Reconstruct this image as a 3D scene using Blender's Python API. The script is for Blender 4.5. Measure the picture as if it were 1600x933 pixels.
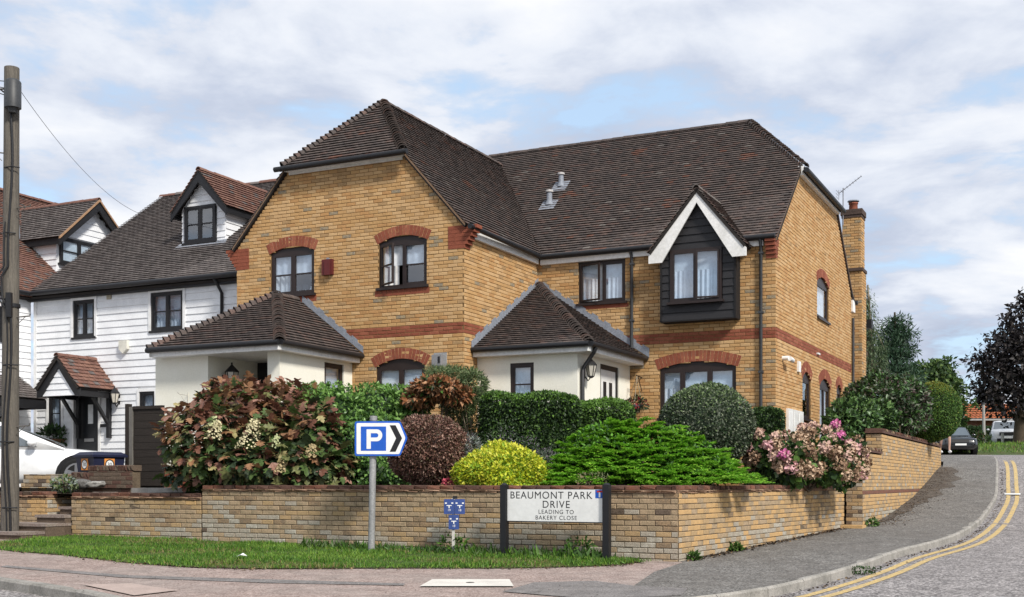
import bpy, bmesh, math, random
import numpy as np
from mathutils import Vector, Matrix
for _o in list(bpy.data.objects): bpy.data.objects.remove(_o)
SC = bpy.context.scene
COL = SC.collection
R = random.Random(7)
NP = np.random.default_rng(7)

# ------------------------------------------------------------------ camera
F, CX, HY = 1850.0, 800.0, 755.0          # focal length and horizon of the 1600 x 933 photograph
cam_d = bpy.data.cameras.new("camera")
cam = bpy.data.objects.new("camera", cam_d); COL.objects.link(cam)
cam.location = (0, 0, 0); cam.rotation_euler = (math.pi/2, 0, 0)   # eye level is z = 0
cam_d.sensor_fit = 'HORIZONTAL'; cam_d.sensor_width = 36; cam_d.lens = 36*F/1600
cam_d.shift_y = (HY-466.5)/1600; cam_d.clip_start = .1; cam_d.clip_end = 3000
SC.camera = cam

# ------------------------------------------------------------------ light
SUN_AZ, SUN_EL = math.radians(146), math.radians(42)   # azimuth from +Y (north) towards +X
sdir = Vector((math.sin(SUN_AZ)*math.cos(SUN_EL), math.cos(SUN_AZ)*math.cos(SUN_EL), math.sin(SUN_EL)))
sun_d = bpy.data.lights.new("sun", 'SUN'); sun_d.energy = 2.2; sun_d.angle = math.radians(9); sun_d.color = (1, .95, .87)
sun = bpy.data.objects.new("sun", sun_d); COL.objects.link(sun)
sun.rotation_euler = (-sdir).to_track_quat('-Z', 'Y').to_euler(); sun.location = (20, -20, 30)
SC.view_settings.view_transform = 'Standard'; SC.view_settings.look = 'None'
SC.view_settings.exposure = 1.0; SC.view_settings.gamma = 1
SC.cycles.max_bounces = 6; SC.cycles.transparent_max_bounces = 8

world = bpy.data.worlds.new("World"); SC.world = world; world.use_nodes = True
nt = world.node_tree; nt.nodes.clear()
def N_(t, **k):
    n = nt.nodes.new(t)
    for a, b in k.items(): setattr(n, a, b)
    return n
L_ = lambda a, b: nt.links.new(a, b)
def build_world():
    out = N_('ShaderNodeOutputWorld'); bg = N_('ShaderNodeBackground'); bg.inputs['Strength'].default_value = .1
    sky = N_('ShaderNodeTexSky', sky_type='NISHITA', sun_disc=False, sun_elevation=SUN_EL, sun_rotation=SUN_AZ)
    sky.air_density = 1.0; sky.dust_density = 1.0
    tc = N_('ShaderNodeTexCoord'); sep = N_('ShaderNodeSeparateXYZ'); L_(tc.outputs['Generated'], sep.inputs[0])
    def math_(op, a, b=None, clamp=False):
        m = N_('ShaderNodeMath', operation=op, use_clamp=clamp)
        for i, x in enumerate((a, b)):
            if x is None: continue
            if isinstance(x, (int, float)): m.inputs[i].default_value = x
            else: L_(x, m.inputs[i])
        return m.outputs[0]
    zc = math_('ADD', math_('MAXIMUM', sep.outputs[2], 0.0), .16)
    cmb = N_('ShaderNodeCombineXYZ')
    L_(math_('DIVIDE', sep.outputs[0], zc), cmb.inputs[0]); L_(math_('DIVIDE', sep.outputs[1], zc), cmb.inputs[1])
    def noise(scale, detail, rough, off, dist=0.0):
        mp = N_('ShaderNodeMapping'); mp.inputs['Location'].default_value = off
        L_(cmb.outputs[0], mp.inputs[0])
        n = N_('ShaderNodeTexNoise'); n.inputs['Scale'].default_value = scale; n.inputs['Detail'].default_value = detail
        n.inputs['Roughness'].default_value = rough; n.inputs['Distortion'].default_value = dist
        L_(mp.outputs[0], n.inputs['Vector']); return n.outputs[0]
    def ramp(x, stops):
        r = N_('ShaderNodeValToRGB'); e = r.color_ramp.elements
        while len(e) < len(stops): e.new(.5)
        for q, (p, c) in zip(e, stops): q.position = p; q.color = (*c, 1)
        L_(x, r.inputs[0]); return r.outputs[0]
    n1 = noise(2.3, 7, .56, (3.1, 1.7, 0), .3); n2 = noise(1.15, 3, .5, (7.3, 2.2, 4), .25); n3 = noise(6.0, 5, .6, (1.3, 9.2, 2), .15)
    # cloud body: white tops to lilac grey undersides
    body = math_('ADD', math_('MULTIPLY', n2, .5), math_('ADD', math_('MULTIPLY', n1, .4), math_('MULTIPLY', n3, .1)))
    k = 5.25
    ccol = ramp(body, [(.39, (.42*k, .48*k, .62*k)), (.47, (.58*k, .64*k, .77*k)), (.53, (.80*k, .84*k, .92*k)), (.60, (.96*k, .97*k, .99*k))])
    cover = ramp(math_('ADD', math_('MULTIPLY', n1, .65), math_('ADD', math_('MULTIPLY', n3, .22), math_('MULTIPLY', n2, .13))), [(.41, (0, 0, 0)), (.49, (1, 1, 1))])
    blue = N_('ShaderNodeMixRGB'); blue.inputs[0].default_value = .72; L_(sky.outputs[0], blue.inputs[1]); blue.inputs[2].default_value = (.56*k, .74*k, .95*k, 1)
    mx = N_('ShaderNodeMixRGB'); L_(cover, mx.inputs[0]); L_(blue.outputs[0], mx.inputs[1]); L_(ccol, mx.inputs[2])
    L_(mx.outputs[0], bg.inputs['Color']); L_(bg.outputs[0], out.inputs['Surface'])
build_world()

# ------------------------------------------------------------------ materials
MATS = {}
def pmat(name, col, rough=.8, var=.22, scale=5.0, fine=None, bump=0.0, spec=.25, metal=0.0, tint=None, trans=0.0, coat=0.0, stretch=None):
    """Principled with a world-space noise that varies the colour; tint = second colour mixed in by the coarse noise."""
    if name in MATS: return MATS[name]
    m = bpy.data.materials.new(name); m.use_nodes = True; t = m.node_tree; n = t.nodes; l = t.links
    b = n['Principled BSDF']; b.inputs['Roughness'].default_value = rough; b.inputs['Metallic'].default_value = metal
    b.inputs['Specular IOR Level'].default_value = spec; b.inputs['Coat Weight'].default_value = coat
    if var > 0 or tint:
        g = n.new('ShaderNodeNewGeometry'); vec = g.outputs['Position']
        if stretch:
            mp = n.new('ShaderNodeMapping'); mp.inputs['Scale'].default_value = stretch; l.new(vec, mp.inputs[0]); vec = mp.outputs[0]
        a = n.new('ShaderNodeTexNoise'); a.inputs['Scale'].default_value = scale; a.inputs['Detail'].default_value = 5; a.inputs['Roughness'].default_value = .65; l.new(vec, a.inputs['Vector'])
        f = n.new('ShaderNodeTexNoise'); f.inputs['Scale'].default_value = fine or scale*9; f.inputs['Detail'].default_value = 3; l.new(vec, f.inputs['Vector'])
        mr = n.new('ShaderNodeMapRange'); mr.inputs[1].default_value = .3; mr.inputs[2].default_value = .7; mr.inputs[3].default_value = 1-var; mr.inputs[4].default_value = 1+var; l.new(f.outputs[0], mr.inputs[0])
        mx = n.new('ShaderNodeMixRGB'); mx.inputs[1].default_value = (*col, 1); mx.inputs[2].default_value = (*(tint or [c*.8 for c in col]), 1)
        rp = n.new('ShaderNodeMapRange'); rp.inputs[1].default_value = .40; rp.inputs[2].default_value = .68; l.new(a.outputs[0], rp.inputs[0]); l.new(rp.outputs[0], mx.inputs[0])
        sc = n.new('ShaderNodeVectorMath'); sc.operation = 'SCALE'; l.new(mx.outputs[0], sc.inputs[0]); l.new(mr.outputs[0], sc.inputs['Scale']); l.new(sc.outputs[0], b.inputs['Base Color'])
        if bump:
            bp = n.new('ShaderNodeBump'); bp.inputs['Strength'].default_value = bump; bp.inputs['Distance'].default_value = .01; l.new(f.outputs[0], bp.inputs['Height']); l.new(bp.outputs[0], b.inputs['Normal'])
    else: b.inputs['Base Color'].default_value = (*col, 1)
    if trans:
        tr = n.new('ShaderNodeBsdfTranslucent'); ms = n.new('ShaderNodeMixShader'); ms.inputs[0].default_value = trans
        if var > 0: l.new(sc.outputs[0], tr.inputs[0])
        else: tr.inputs[0].default_value = (*col, 1)
        l.new(b.outputs[0], ms.inputs[1]); l.new(tr.outputs[0], ms.inputs[2]); l.new(ms.outputs[0], n['Material Output'].inputs[0])
    MATS[name] = m; return m
def glass_mat(name, refl=.1, tintc=(.9, .95, 1)):
    if name in MATS: return MATS[name]
    m = bpy.data.materials.new(name); m.use_nodes = True; t = m.node_tree; n = t.nodes; l = t.links
    n.remove(n['Principled BSDF'])
    g = n.new('ShaderNodeBsdfGlossy'); g.inputs['Roughness'].default_value = .02; tr = n.new('ShaderNodeBsdfTransparent'); tr.inputs[0].default_value = (*tintc, 1)
    fr = n.new('ShaderNodeFresnel'); fr.inputs[0].default_value = 1.5; ad = n.new('ShaderNodeMath'); ad.operation = 'ADD'; ad.inputs[1].default_value = refl; ad.use_clamp = True; l.new(fr.outputs[0], ad.inputs[0])
    ge = n.new('ShaderNodeNewGeometry'); iv = n.new('ShaderNodeMath'); iv.operation = 'SUBTRACT'; iv.inputs[0].default_value = 1; l.new(ge.outputs['Backfacing'], iv.inputs[1]); mu = n.new('ShaderNodeMath'); mu.operation = 'MULTIPLY'; l.new(ad.outputs[0], mu.inputs[0]); l.new(iv.outputs[0], mu.inputs[1])
    ms = n.new('ShaderNodeMixShader'); l.new(mu.outputs[0], ms.inputs[0]); l.new(tr.outputs[0], ms.inputs[1]); l.new(g.outputs[0], ms.inputs[2]); l.new(ms.outputs[0], n['Material Output'].inputs[0])
    MATS[name] = m; return m
def asphalt(name, c1, c2, grain, patch=.35, patchcol=None, crack=.55):
    if name in MATS: return MATS[name]
    m = bpy.data.materials.new(name); m.use_nodes = True; t = m.node_tree; n = t.nodes; l = t.links; b = n['Principled BSDF']; b.inputs['Roughness'].default_value = .9; b.inputs['Specular IOR Level'].default_value = .2
    g = n.new('ShaderNodeNewGeometry')
    v = n.new('ShaderNodeTexVoronoi'); v.inputs['Scale'].default_value = grain; l.new(g.outputs[0], v.inputs['Vector'])
    sp = n.new('ShaderNodeSeparateXYZ'); l.new(v.outputs['Color'], sp.inputs[0])
    pw = n.new('ShaderNodeMath'); pw.operation = 'POWER'; pw.inputs[1].default_value = 1.6; l.new(sp.outputs[0], pw.inputs[0])
    mx = n.new('ShaderNodeMixRGB'); mx.inputs[1].default_value = (*c1, 1); mx.inputs[2].default_value = (*c2, 1); l.new(pw.outputs[0], mx.inputs[0])
    a = n.new('ShaderNodeTexNoise'); a.inputs['Scale'].default_value = .8; a.inputs['Detail'].default_value = 6; a.inputs['Roughness'].default_value = .65; l.new(g.outputs[0], a.inputs['Vector'])
    rp = n.new('ShaderNodeMapRange'); rp.inputs[1].default_value = .4; rp.inputs[2].default_value = .65; rp.inputs[4].default_value = patch; l.new(a.outputs[0], rp.inputs[0])
    m2 = n.new('ShaderNodeMixRGB'); l.new(rp.outputs[0], m2.inputs[0]); l.new(mx.outputs[0], m2.inputs[1]); m2.inputs[2].default_value = (*(patchcol or [c*.6 for c in c1]), 1)
    ds = n.new('ShaderNodeTexNoise'); ds.inputs['Scale'].default_value = 2.2; ds.inputs['Detail'].default_value = 4; l.new(g.outputs[0], ds.inputs['Vector'])
    av = n.new('ShaderNodeVectorMath'); av.operation = 'MULTIPLY_ADD'; l.new(ds.outputs['Color'], av.inputs[0]); av.inputs[1].default_value = (.55, .55, 0); l.new(g.outputs[0], av.inputs[2])
    cv = n.new('ShaderNodeTexVoronoi'); cv.feature = 'DISTANCE_TO_EDGE'; cv.inputs['Scale'].default_value = crack; l.new(av.outputs[0], cv.inputs['Vector'])
    cr = n.new('ShaderNodeMapRange'); cr.inputs[1].default_value = .0; cr.inputs[2].default_value = .012; cr.inputs[3].default_value = .75; cr.inputs[4].default_value = 0; l.new(cv.outputs['Distance'], cr.inputs[0])
    cm = n.new('ShaderNodeMath'); cm.operation = 'MULTIPLY'; l.new(cr.outputs[0], cm.inputs[0]); l.new(rp.outputs[0], cm.inputs[1])
    st = n.new('ShaderNodeTexNoise'); st.inputs['Scale'].default_value = 3.5; st.inputs['Detail'].default_value = 7; st.inputs['Roughness'].default_value = .7; l.new(g.outputs[0], st.inputs['Vector'])
    sr = n.new('ShaderNodeMapRange'); sr.inputs[1].default_value = .35; sr.inputs[2].default_value = .7; sr.inputs[3].default_value = .78; sr.inputs[4].default_value = 1.22; l.new(st.outputs[0], sr.inputs[0])
    sv = n.new('ShaderNodeVectorMath'); sv.operation = 'SCALE'; l.new(m2.outputs[0], sv.inputs[0]); l.new(sr.outputs[0], sv.inputs['Scale'])
    m3 = n.new('ShaderNodeMixRGB'); l.new(cm.outputs[0], m3.inputs[0]); l.new(sv.outputs[0], m3.inputs[1]); m3.inputs[2].default_value = (.03, .027, .025, 1); l.new(m3.outputs[0], b.inputs['Base Color'])
    bp = n.new('ShaderNodeBump'); bp.inputs['Strength'].default_value = .5; bp.inputs['Distance'].default_value = .006; l.new(v.outputs['Distance'], bp.inputs['Height']); l.new(bp.outputs[0], b.inputs['Normal'])
    MATS[name] = m; return m

# ------------------------------------------------------------------ scene helpers
ORG = {}
def tag(o, label=None, cat=None, group=None, kind=None):
    if label: o['label'] = label
    if cat: o['category'] = cat
    if group: o['group'] = group
    if kind: o['kind'] = kind
    return o
def empty(name, loc, label=None, cat=None, group=None, kind=None):
    o = bpy.data.objects.new(name, None); COL.objects.link(o); o.location = loc; o.empty_display_size = .2
    ORG[o.name] = Vector(loc); return tag(o, label, cat, group, kind)
def link(name, me, parent=None, origin=None):
    o = bpy.data.objects.new(name, me); COL.objects.link(o)
    if parent is not None:
        o.parent = parent; ORG[o.name] = ORG[parent.name].copy()
    else:
        o.location = origin or (0, 0, 0); ORG[o.name] = Vector(origin or (0, 0, 0))
    return o
class MB:
    def __init__(s): s.v = []; s.f = []; s.m = []; s.sm = []
    def add(s, vs, fs, m=0, smooth=False):
        k = len(s.v); s.v += [tuple(x) for x in vs]
        for f in fs: s.f.append([k+i for i in f]); s.m.append(m); s.sm.append(smooth)
    def obox(s, O, a, b, c, m=0):           # oriented box, edge vectors a b c (right handed)
        O, a, b, c = map(Vector, (O, a, b, c))
        vs = [O, O+a, O+a+b, O+b, O+c, O+a+c, O+a+b+c, O+b+c]
        fs = [(0, 3, 2, 1), (4, 5, 6, 7), (0, 1, 5, 4), (1, 2, 6, 5), (2, 3, 7, 6), (3, 0, 4, 7)]
        if a.cross(b).dot(c) < 0: fs = [f[::-1] for f in fs]
        s.add(vs, fs, m)
    def fbox(s, fr, t0, t1, z0, z1, n0, n1, m=0):
        s.obox(fr.pt(t0, z0, n0), fr.T*(t1-t0), fr.N*(n1-n0), Vector((0, 0, z1-z0)), m)
    def box(s, x0, x1, y0, y1, z0, z1, m=0): s.obox((x0, y0, z0), (x1-x0, 0, 0), (0, y1-y0, 0), (0, 0, z1-z0), m)
    def prism(s, pts, vec, m=0):            # planar polygon extruded by vec
        pts = [Vector(p) for p in pts]; vec = Vector(vec); n = len(pts)
        nn = sum((pts[i].cross(pts[(i+1) % n]) for i in range(n)), Vector())
        if nn.dot(vec) > 0: pts = pts[::-1]
        s.add(pts+[p+vec for p in pts], [tuple(range(n)), tuple(range(2*n-1, n-1, -1))] + [(i, i+n, (i+1) % n+n, (i+1) % n) for i in range(n)], m)
    def tube(s, path, rad, k=8, m=0, smooth=True, cap=True):
        path = [Vector(p) for p in path]; rs = rad if isinstance(rad, (list, tuple)) else [rad]*len(path)
        up = None; base = len(s.v); n = len(path); vs = []
        for i, p in enumerate(path):
            d = (path[min(i+1, n-1)]-path[max(i-1, 0)]).normalized()
            if up is None: up = Vector((0, 0, 1)) if abs(d.z) < .9 else Vector((1, 0, 0))
            x = (up-d*up.dot(d)).normalized(); y = d.cross(x); up = x
            vs += [p+(x*math.cos(2*math.pi*j/k)+y*math.sin(2*math.pi*j/k))*rs[i] for j in range(k)]
        fs = [(i*k+j, i*k+(j+1) % k, (i+1)*k+(j+1) % k, (i+1)*k+j) for i in range(n-1) for j in range(k)]
        s.add(vs, fs, m, smooth)
        if cap: s.add(vs[:k], [tuple(range(k-1, -1, -1))], m); s.add(vs[-k:], [tuple(range(k))], m)
    def lathe(s, c, prof, k=12, m=0, smooth=True):
        c = Vector(c); vs = [c+Vector((r*math.cos(2*math.pi*j/k), r*math.sin(2*math.pi*j/k), z)) for r, z in prof for j in range(k)]
        s.add(vs, [(i*k+j, i*k+(j+1) % k, (i+1)*k+(j+1) % k, (i+1)*k+j) for i in range(len(prof)-1) for j in range(k)], m, smooth)
    def blob(s, c, r, seed=0, amp=.12, sub=2, m=0):
        bm = bmesh.new(); bmesh.ops.create_icosphere(bm, subdivisions=sub, radius=1)
        rr = random.Random(seed); ph = [(rr.uniform(2, 5), rr.uniform(0, 6), Vector((rr.gauss(0, 1), rr.gauss(0, 1), rr.gauss(0, 1))).normalized()) for _ in range(5)]
        c = Vector(c); vs = []
        for v in bm.verts:
            q = 1+amp*sum(math.sin(w*v.co.dot(d)*1.7+p) for w, p, d in ph)/2.2
            vs.append(c+Vector((v.co.x*r[0]*q, v.co.y*r[1]*q, v.co.z*r[2]*q)))
        s.add(vs, [[x.index for x in f.verts] for f in bm.faces], m, True); bm.free()
    def mesh(s, name, mats, org=Vector()):
        me = bpy.data.meshes.new(name)
        o = Vector(org); me.from_pydata([(x-o.x, y-o.y, z-o.z) for x, y, z in s.v], [], s.f)
        for mm in (mats if isinstance(mats, (list, tuple)) else [mats]): me.materials.append(mm)
        me.polygons.foreach_set('material_index', s.m); me.polygons.foreach_set('use_smooth', s.sm); me.update(); return me
    def build(s, name, mats, parent=None, label=None, kind=None, cat=None, group=None, origin=None):
        if parent is None and origin is None:
            a = np.array(s.v); origin = Vector(((a[:, 0].min()+a[:, 0].max())/2, (a[:, 1].min()+a[:, 1].max())/2, a[:, 2].min()))
        org = ORG[parent.name] if parent is not None else Vector(origin)
        return tag(link(name, s.mesh(name, mats, org), parent, origin), label, cat, group, kind)

class Fr:
    """A vertical wall plane: origin, horizontal direction T (to the right as seen), outward normal N."""
    def __init__(s, O, T, N): s.O = Vector(O); s.T = Vector(T); s.N = Vector(N)
    def pt(s, t, z, n=0): return s.O+s.T*t+s.N*n+Vector((0, 0, z))
    def t(s, px, n=0):
        k = (px-CX)/F; o = s.O+s.N*n; return (k*o.y-o.x)/(s.T.x-k*s.T.y)
    def z(s, px, py, n=0): p = s.pt(s.t(px, n), 0, n); return (HY-py)*p.y/F
def at(px, py, Y): return Vector(((px-CX)*Y/F, Y, (HY-py)*Y/F))
def proj(p): return (CX+F*p[0]/p[1], HY-F*p[2]/p[1])

# pieces: many alike boxes; the 300 that show largest become objects, the rest one 'stuff' part
def unit_brick(seed):
    r = random.Random(seed); j = lambda a: r.uniform(-a, a)
    A = [(0, 0, 0), (1, 0, 0), (1, 0, 1), (0, 0, 1)]
    B = [(0+j(.006), .75, 0+j(.03)), (1+j(.006), .75, 0+j(.03)), (1+j(.006), .75, 1+j(.03)), (0+j(.006), .75, 1+j(.03))]
    C = [(.022+abs(j(.01)), 1+j(.06), .08+abs(j(.03))), (.978-abs(j(.01)), 1+j(.06), .08+abs(j(.03))), (.978-abs(j(.01)), 1+j(.06), .92-abs(j(.03))), (.022+abs(j(.01)), 1+j(.06), .92-abs(j(.03)))]
    f = []
    for o in (0, 4):
        for i in range(4): f.append((o+i, o+(i+1) % 4, o+4+(i+1) % 4, o+4+i))
    f.append((8, 9, 10, 11)); f.append((0, 3, 2, 1))
    return np.array(A+B+C, float), [q[::-1] for q in f]
def unit_tile(seed):
    r = random.Random(seed); j = lambda a: r.uniform(-a, a)
    l, rt = 1+j(.10), 1+j(.10)
    v = [(0, 0, l-1), (1, 0, rt-1), (1, 1, -1), (0, 1, -1), (0, j(.03), l), (.5, j(.03), (l+rt)/2+.22), (1, j(.03), rt), (1, 1, 0), (0, 1, 0)]
    f = [(4, 5, 6, 7, 8), (0, 1, 6, 5, 4), (1, 2, 7, 6), (3, 0, 4, 8), (0, 3, 2, 1)]
    return np.array(v, float), f
def unit_box(seed):
    v = [(0, 0, 0), (1, 0, 0), (1, 1, 0), (0, 1, 0), (0, 0, 1), (1, 0, 1), (1, 1, 1), (0, 1, 1)]
    return np.array(v, float), [(0, 3, 2, 1), (4, 5, 6, 7), (0, 1, 5, 4), (1, 2, 6, 5), (2, 3, 7, 6), (3, 0, 4, 7)]
def unit_board(seed):       # lap board: y outward, thick at the bottom edge
    v = [(0, 0, 0), (1, 0, 0), (1, 1, 0), (0, 1, 0), (0, -.2, 1), (1, -.2, 1), (1, .25, 1), (0, .25, 1)]
    return np.array(v, float), [(0, 3, 2, 1), (4, 5, 6, 7), (0, 1, 5, 4), (1, 2, 6, 5), (2, 3, 7, 6), (3, 0, 4, 7)]
UNITS = {'brick': [unit_brick(i) for i in range(5)], 'tile': [unit_tile(i) for i in range(5)], 'box': [unit_box(0)], 'board': [unit_board(0)]}
UMESH = {}
class Pieces:
    def __init__(s, thing, name, unit, mats, pybelow=None): s.thing = thing; s.name = name; s.unit = unit; s.mats = mats; s.p = []; s.pyb = pybelow
    def add(s, O, a, b, c, m=0, parent=None, front=None, bias=1.0):
        O, a, b, c = map(Vector, (O, a, b, c))
        nrm = front if front is not None else c
        ctr = O+(a+b+c)*.5; d = -ctr; dist = d.length
        fa = max(a.cross(b).length if nrm is c else a.cross(c).length, 1e-9)
        sc = fa*max(0, nrm.normalized().dot(d/dist))/dist**2*bias
        x, y = proj(ctr)
        if not (0 < x < 1600 and 0 < y < 933): sc = 0
        if s.pyb and y > s.pyb: sc *= .01
        s.p.append((sc, O, a, b, c, m, parent, R.randrange(len(UNITS[s.unit]))))
    def finish(s, limit=300, parent=None, restname=None):
        ps = sorted(s.p, key=lambda q: -q[0]); n = len(ps) if len(ps) <= limit else limit
        for sc, O, a, b, c, m, par, u in ps[:n]:
            key = (s.unit, u, s.mats[m].name)
            if key not in UMESH:
                me = bpy.data.meshes.new(s.name); v, f = UNITS[s.unit][u]; me.from_pydata(v.tolist(), [], f); me.materials.append(s.mats[m]); me.update(); UMESH[key] = me
            o = bpy.data.objects.new(s.name, UMESH[key]); COL.objects.link(o)
            p = par or parent or s.thing; o.parent = p
            M = Matrix((a, b, c)).transposed().to_4x4(); M.translation = O-ORG[p.name]; o.matrix_basis = M
        rest = ps[n:]
        if rest:
            V = []; Fc = []; Mi = []; k = 0; org = np.array(ORG[s.thing.name])
            for sc, O, a, b, c, m, par, u in rest:
                v, f = UNITS[s.unit][u]
                V.append(v @ np.array((a, b, c)) + np.array(O) - org); Fc += [[k+i for i in q] for q in f]; Mi += [m]*len(f); k += len(v)
            me = bpy.data.meshes.new(s.name); me.from_pydata(np.concatenate(V).tolist(), [], Fc)
            for mm in s.mats: me.materials.append(mm)
            me.polygons.foreach_set('material_index', Mi); me.update()
            o = link(restname or s.name, me, s.thing); o['kind'] = 'stuff'

def cuts(poly, z):
    xs = []; n = len(poly)
    for i in range(n):
        (x0, z0), (x1, z1) = poly[i], poly[(i+1) % n]
        if (z0 <= z < z1) or (z1 <= z < z0): xs.append(x0+(x1-x0)*(z-z0)/(z1-z0))
    xs.sort(); return [(xs[i], xs[i+1]) for i in range(0, len(xs)-1, 2)]
def minus(iv, a, b):
    r = []
    for x, y in iv:
        if b <= x or a >= y: r.append((x, y)); continue
        if a > x: r.append((x, a))
        if b < y: r.append((b, y))
    return r
def hole_span(h, z):
    t0, t1, z0, z1, rise = h
    if z < z0 or z > z1+rise: return None
    if z <= z1 or rise <= 0: return (t0, t1)
    w = (t1-t0)/2; rad = (w*w+rise*rise)/(2*rise); dz = z-(z1+rise-rad); q = math.sqrt(max(rad*rad-dz*dz, 0)); c = (t0+t1)/2
    return (max(t0, c-q), min(t1, c+q))
def brick_wall(P, fr, poly, holes, zb, pal, zone=None, course=.075, blen=.225, joint=.01, proud=.007, thick=.2, backing=None, parent=None, deep=None, mid=0, skew=0.0):
    """bricks into P (Pieces), the mortar body into MB backing"""
    zt = max(p[1] for p in poly); k = 0
    while zb+k*course < zt:
        z = zb+k*course; zm = min(z+course/2, zt-.001); iv = cuts(poly, zm)
        for h in holes:
            s = hole_span(h, zm)
            if s: iv = minus(iv, *s)
        off = (k % 2)*blen/2+R.uniform(-.012, .012)
        for a, b in iv:
            if b-a < .01: continue
            if backing is not None: backing.fbox(fr, a, b, z, min(z+course, zt), -thick, 0, mid)
            i = math.floor((a-off)/blen); 
            while off+i*blen < b:
                x0 = max(a, off+i*blen+joint/2); x1 = min(b, off+(i+1)*blen-joint/2); i += 1
                if x1-x0 < .03: continue
                tc = (x0+x1)/2
                m = zone(tc, zm) if zone else None
                if m is None: m = R.choice(pal(tc, zm) if callable(pal) else pal)
                pr = proud+R.uniform(-.003, .003); h = course-joint
                if R.random() < .12 and deep: pr += R.uniform(-deep, 0)
                P.add(fr.pt(x0, z+joint/2+R.uniform(-.001, .001), -.012), fr.T*(x1-x0), fr.N*(.012+pr), Vector((0, 0, min(h, zt-z-.004))), m, parent, front=fr.N)
        k += 1
def roof_tiles(P, pts, gauge=.112, width=.168, thick=.016, lift=.019, pal=(0,), parent=None, backing=None, bthick=.06, mid=0, slop=.0025, bm=None):
    """plain tiles over a planar polygon given by 3D points (first edge = eave)"""
    pts = [Vector(p) for p in pts]; n = len(pts)
    N = sum((pts[i].cross(pts[(i+1) % n]) for i in range(n)), Vector()).normalized()
    if N.z < 0: N = -N
    A = Vector((N.y, -N.x, 0)).normalized()
    if A.length < .5: A = Vector((1, 0, 0))
    B = N.cross(A); 
    if B.z < 0: A = -A; B = N.cross(A)
    O = pts[0]; q = [((p-O).dot(A), (p-O).dot(B)) for p in pts]
    if backing is not None: backing.prism([p-N*.005 for p in pts], -N*bthick, mid)
    b0 = min(y for x, y in q); b1 = max(y for x, y in q); k = 0
    while b0+k*gauge < b1-.01:
        y = b0+k*gauge; off = (k % 2)*width/2+R.uniform(-.01, .01)
        for a, b in cuts(q, min(y+gauge*.5, b1-.002)):
            i = math.floor((a-off)/width)
            while off+i*width < b:
                x0 = max(a, off+i*width+.002); x1 = min(b, off+(i+1)*width-.002); i += 1
                if x1-x0 < .02: continue
                l = lift+R.uniform(0, slop); h = min(gauge*1.25, b1-y+.02)
                xa, xb = R.uniform(-.012, .012)*width, R.uniform(-.015, .015)
                Bt = (B*h-N*l).normalized()*h
                P.add(O+A*x0+B*(y-.012+R.uniform(-.002, .002))+N*(l+thick*.9), A*(x1-x0), Bt+A*xa, N*thick, R.choice(pal(x0, y) if callable(pal) else pal), parent, front=None)
        k += 1
    return N
RT = {}
def ridge_tiles(parent, P0, P1, mats, rad=.085, step=.3, bonnet=False, name='ridge_tile', drop=.03):
    """half-round tiles along a line, one object each"""
    P0, P1 = Vector(P0), Vector(P1); d = P1-P0; n = max(1, round(d.length/step)); X = d.normalized(); Y = Vector((0, 0, 1)).cross(X).normalized(); Z = X.cross(Y)
    for i in range(n):
        mat = R.choice(mats); v = R.randrange(3); key = (mat.name, bonnet, v)
        if key not in RT:
            mb = MB(); k = 7; r0, r1 = (1.18, .70) if bonnet else (1.0, .94); vs = []
            for x, r in ((0, r0), (1, r1)):
                for j in range(k):
                    a = math.pi*(.02+.96*j/(k-1)); vs.append((x, r*math.cos(a), r*math.sin(a)*(1+.06*v)))
            for j in range(k): vs.append((0, .82*vs[j][1], .82*vs[j][2]-.02))
            mb.add(vs, [(j, j+1, k+j+1, k+j) for j in range(k-1)]+[(j+1, j, 2*k+j, 2*k+j+1) for j in range(k-1)], 0, False)
            RT[key] = mb.mesh(name, mat)
        o = bpy.data.objects.new(name, RT[key]); COL.objects.link(o); o.parent = parent
        ln = d.length/n*(1.25 if bonnet else .985); tz = X+Z*(R.uniform(-.02, .02)-(.16 if bonnet else 0)); tz.normalize(); yy = Y+Z*R.uniform(-.04, .04)
        M = Matrix((tz*ln, yy*rad, Z*rad)).transposed().to_4x4(); M.translation = P0+X*(i*d.length/n)-Z*drop+Z*(.02 if bonnet else 0)-ORG[parent.name]; o.matrix_basis = M

def text(parent, s, fr, t, z, n, size, mat, name='lettering', align='CENTER', bold=0.0, sx=1.0, spacing=1.0, label=None):
    c = bpy.data.curves.new(name, 'FONT'); c.body = s; c.size = size; c.align_x = align; c.offset = bold; c.extrude = .0012; c.space_character = spacing
    tmp = bpy.data.objects.new(name+'_tmp', c); COL.objects.link(tmp)
    dg = bpy.context.evaluated_depsgraph_get(); me = bpy.data.meshes.new_from_object(tmp.evaluated_get(dg)); bpy.data.objects.remove(tmp)
    org = ORG[parent.name]
    for v in me.vertices: v.co = fr.pt(t+v.co.x*sx, z+v.co.y, n+v.co.z)-org
    me.materials.clear(); me.materials.append(mat); me.update()
    return tag(link(name, me, parent), label)

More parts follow.
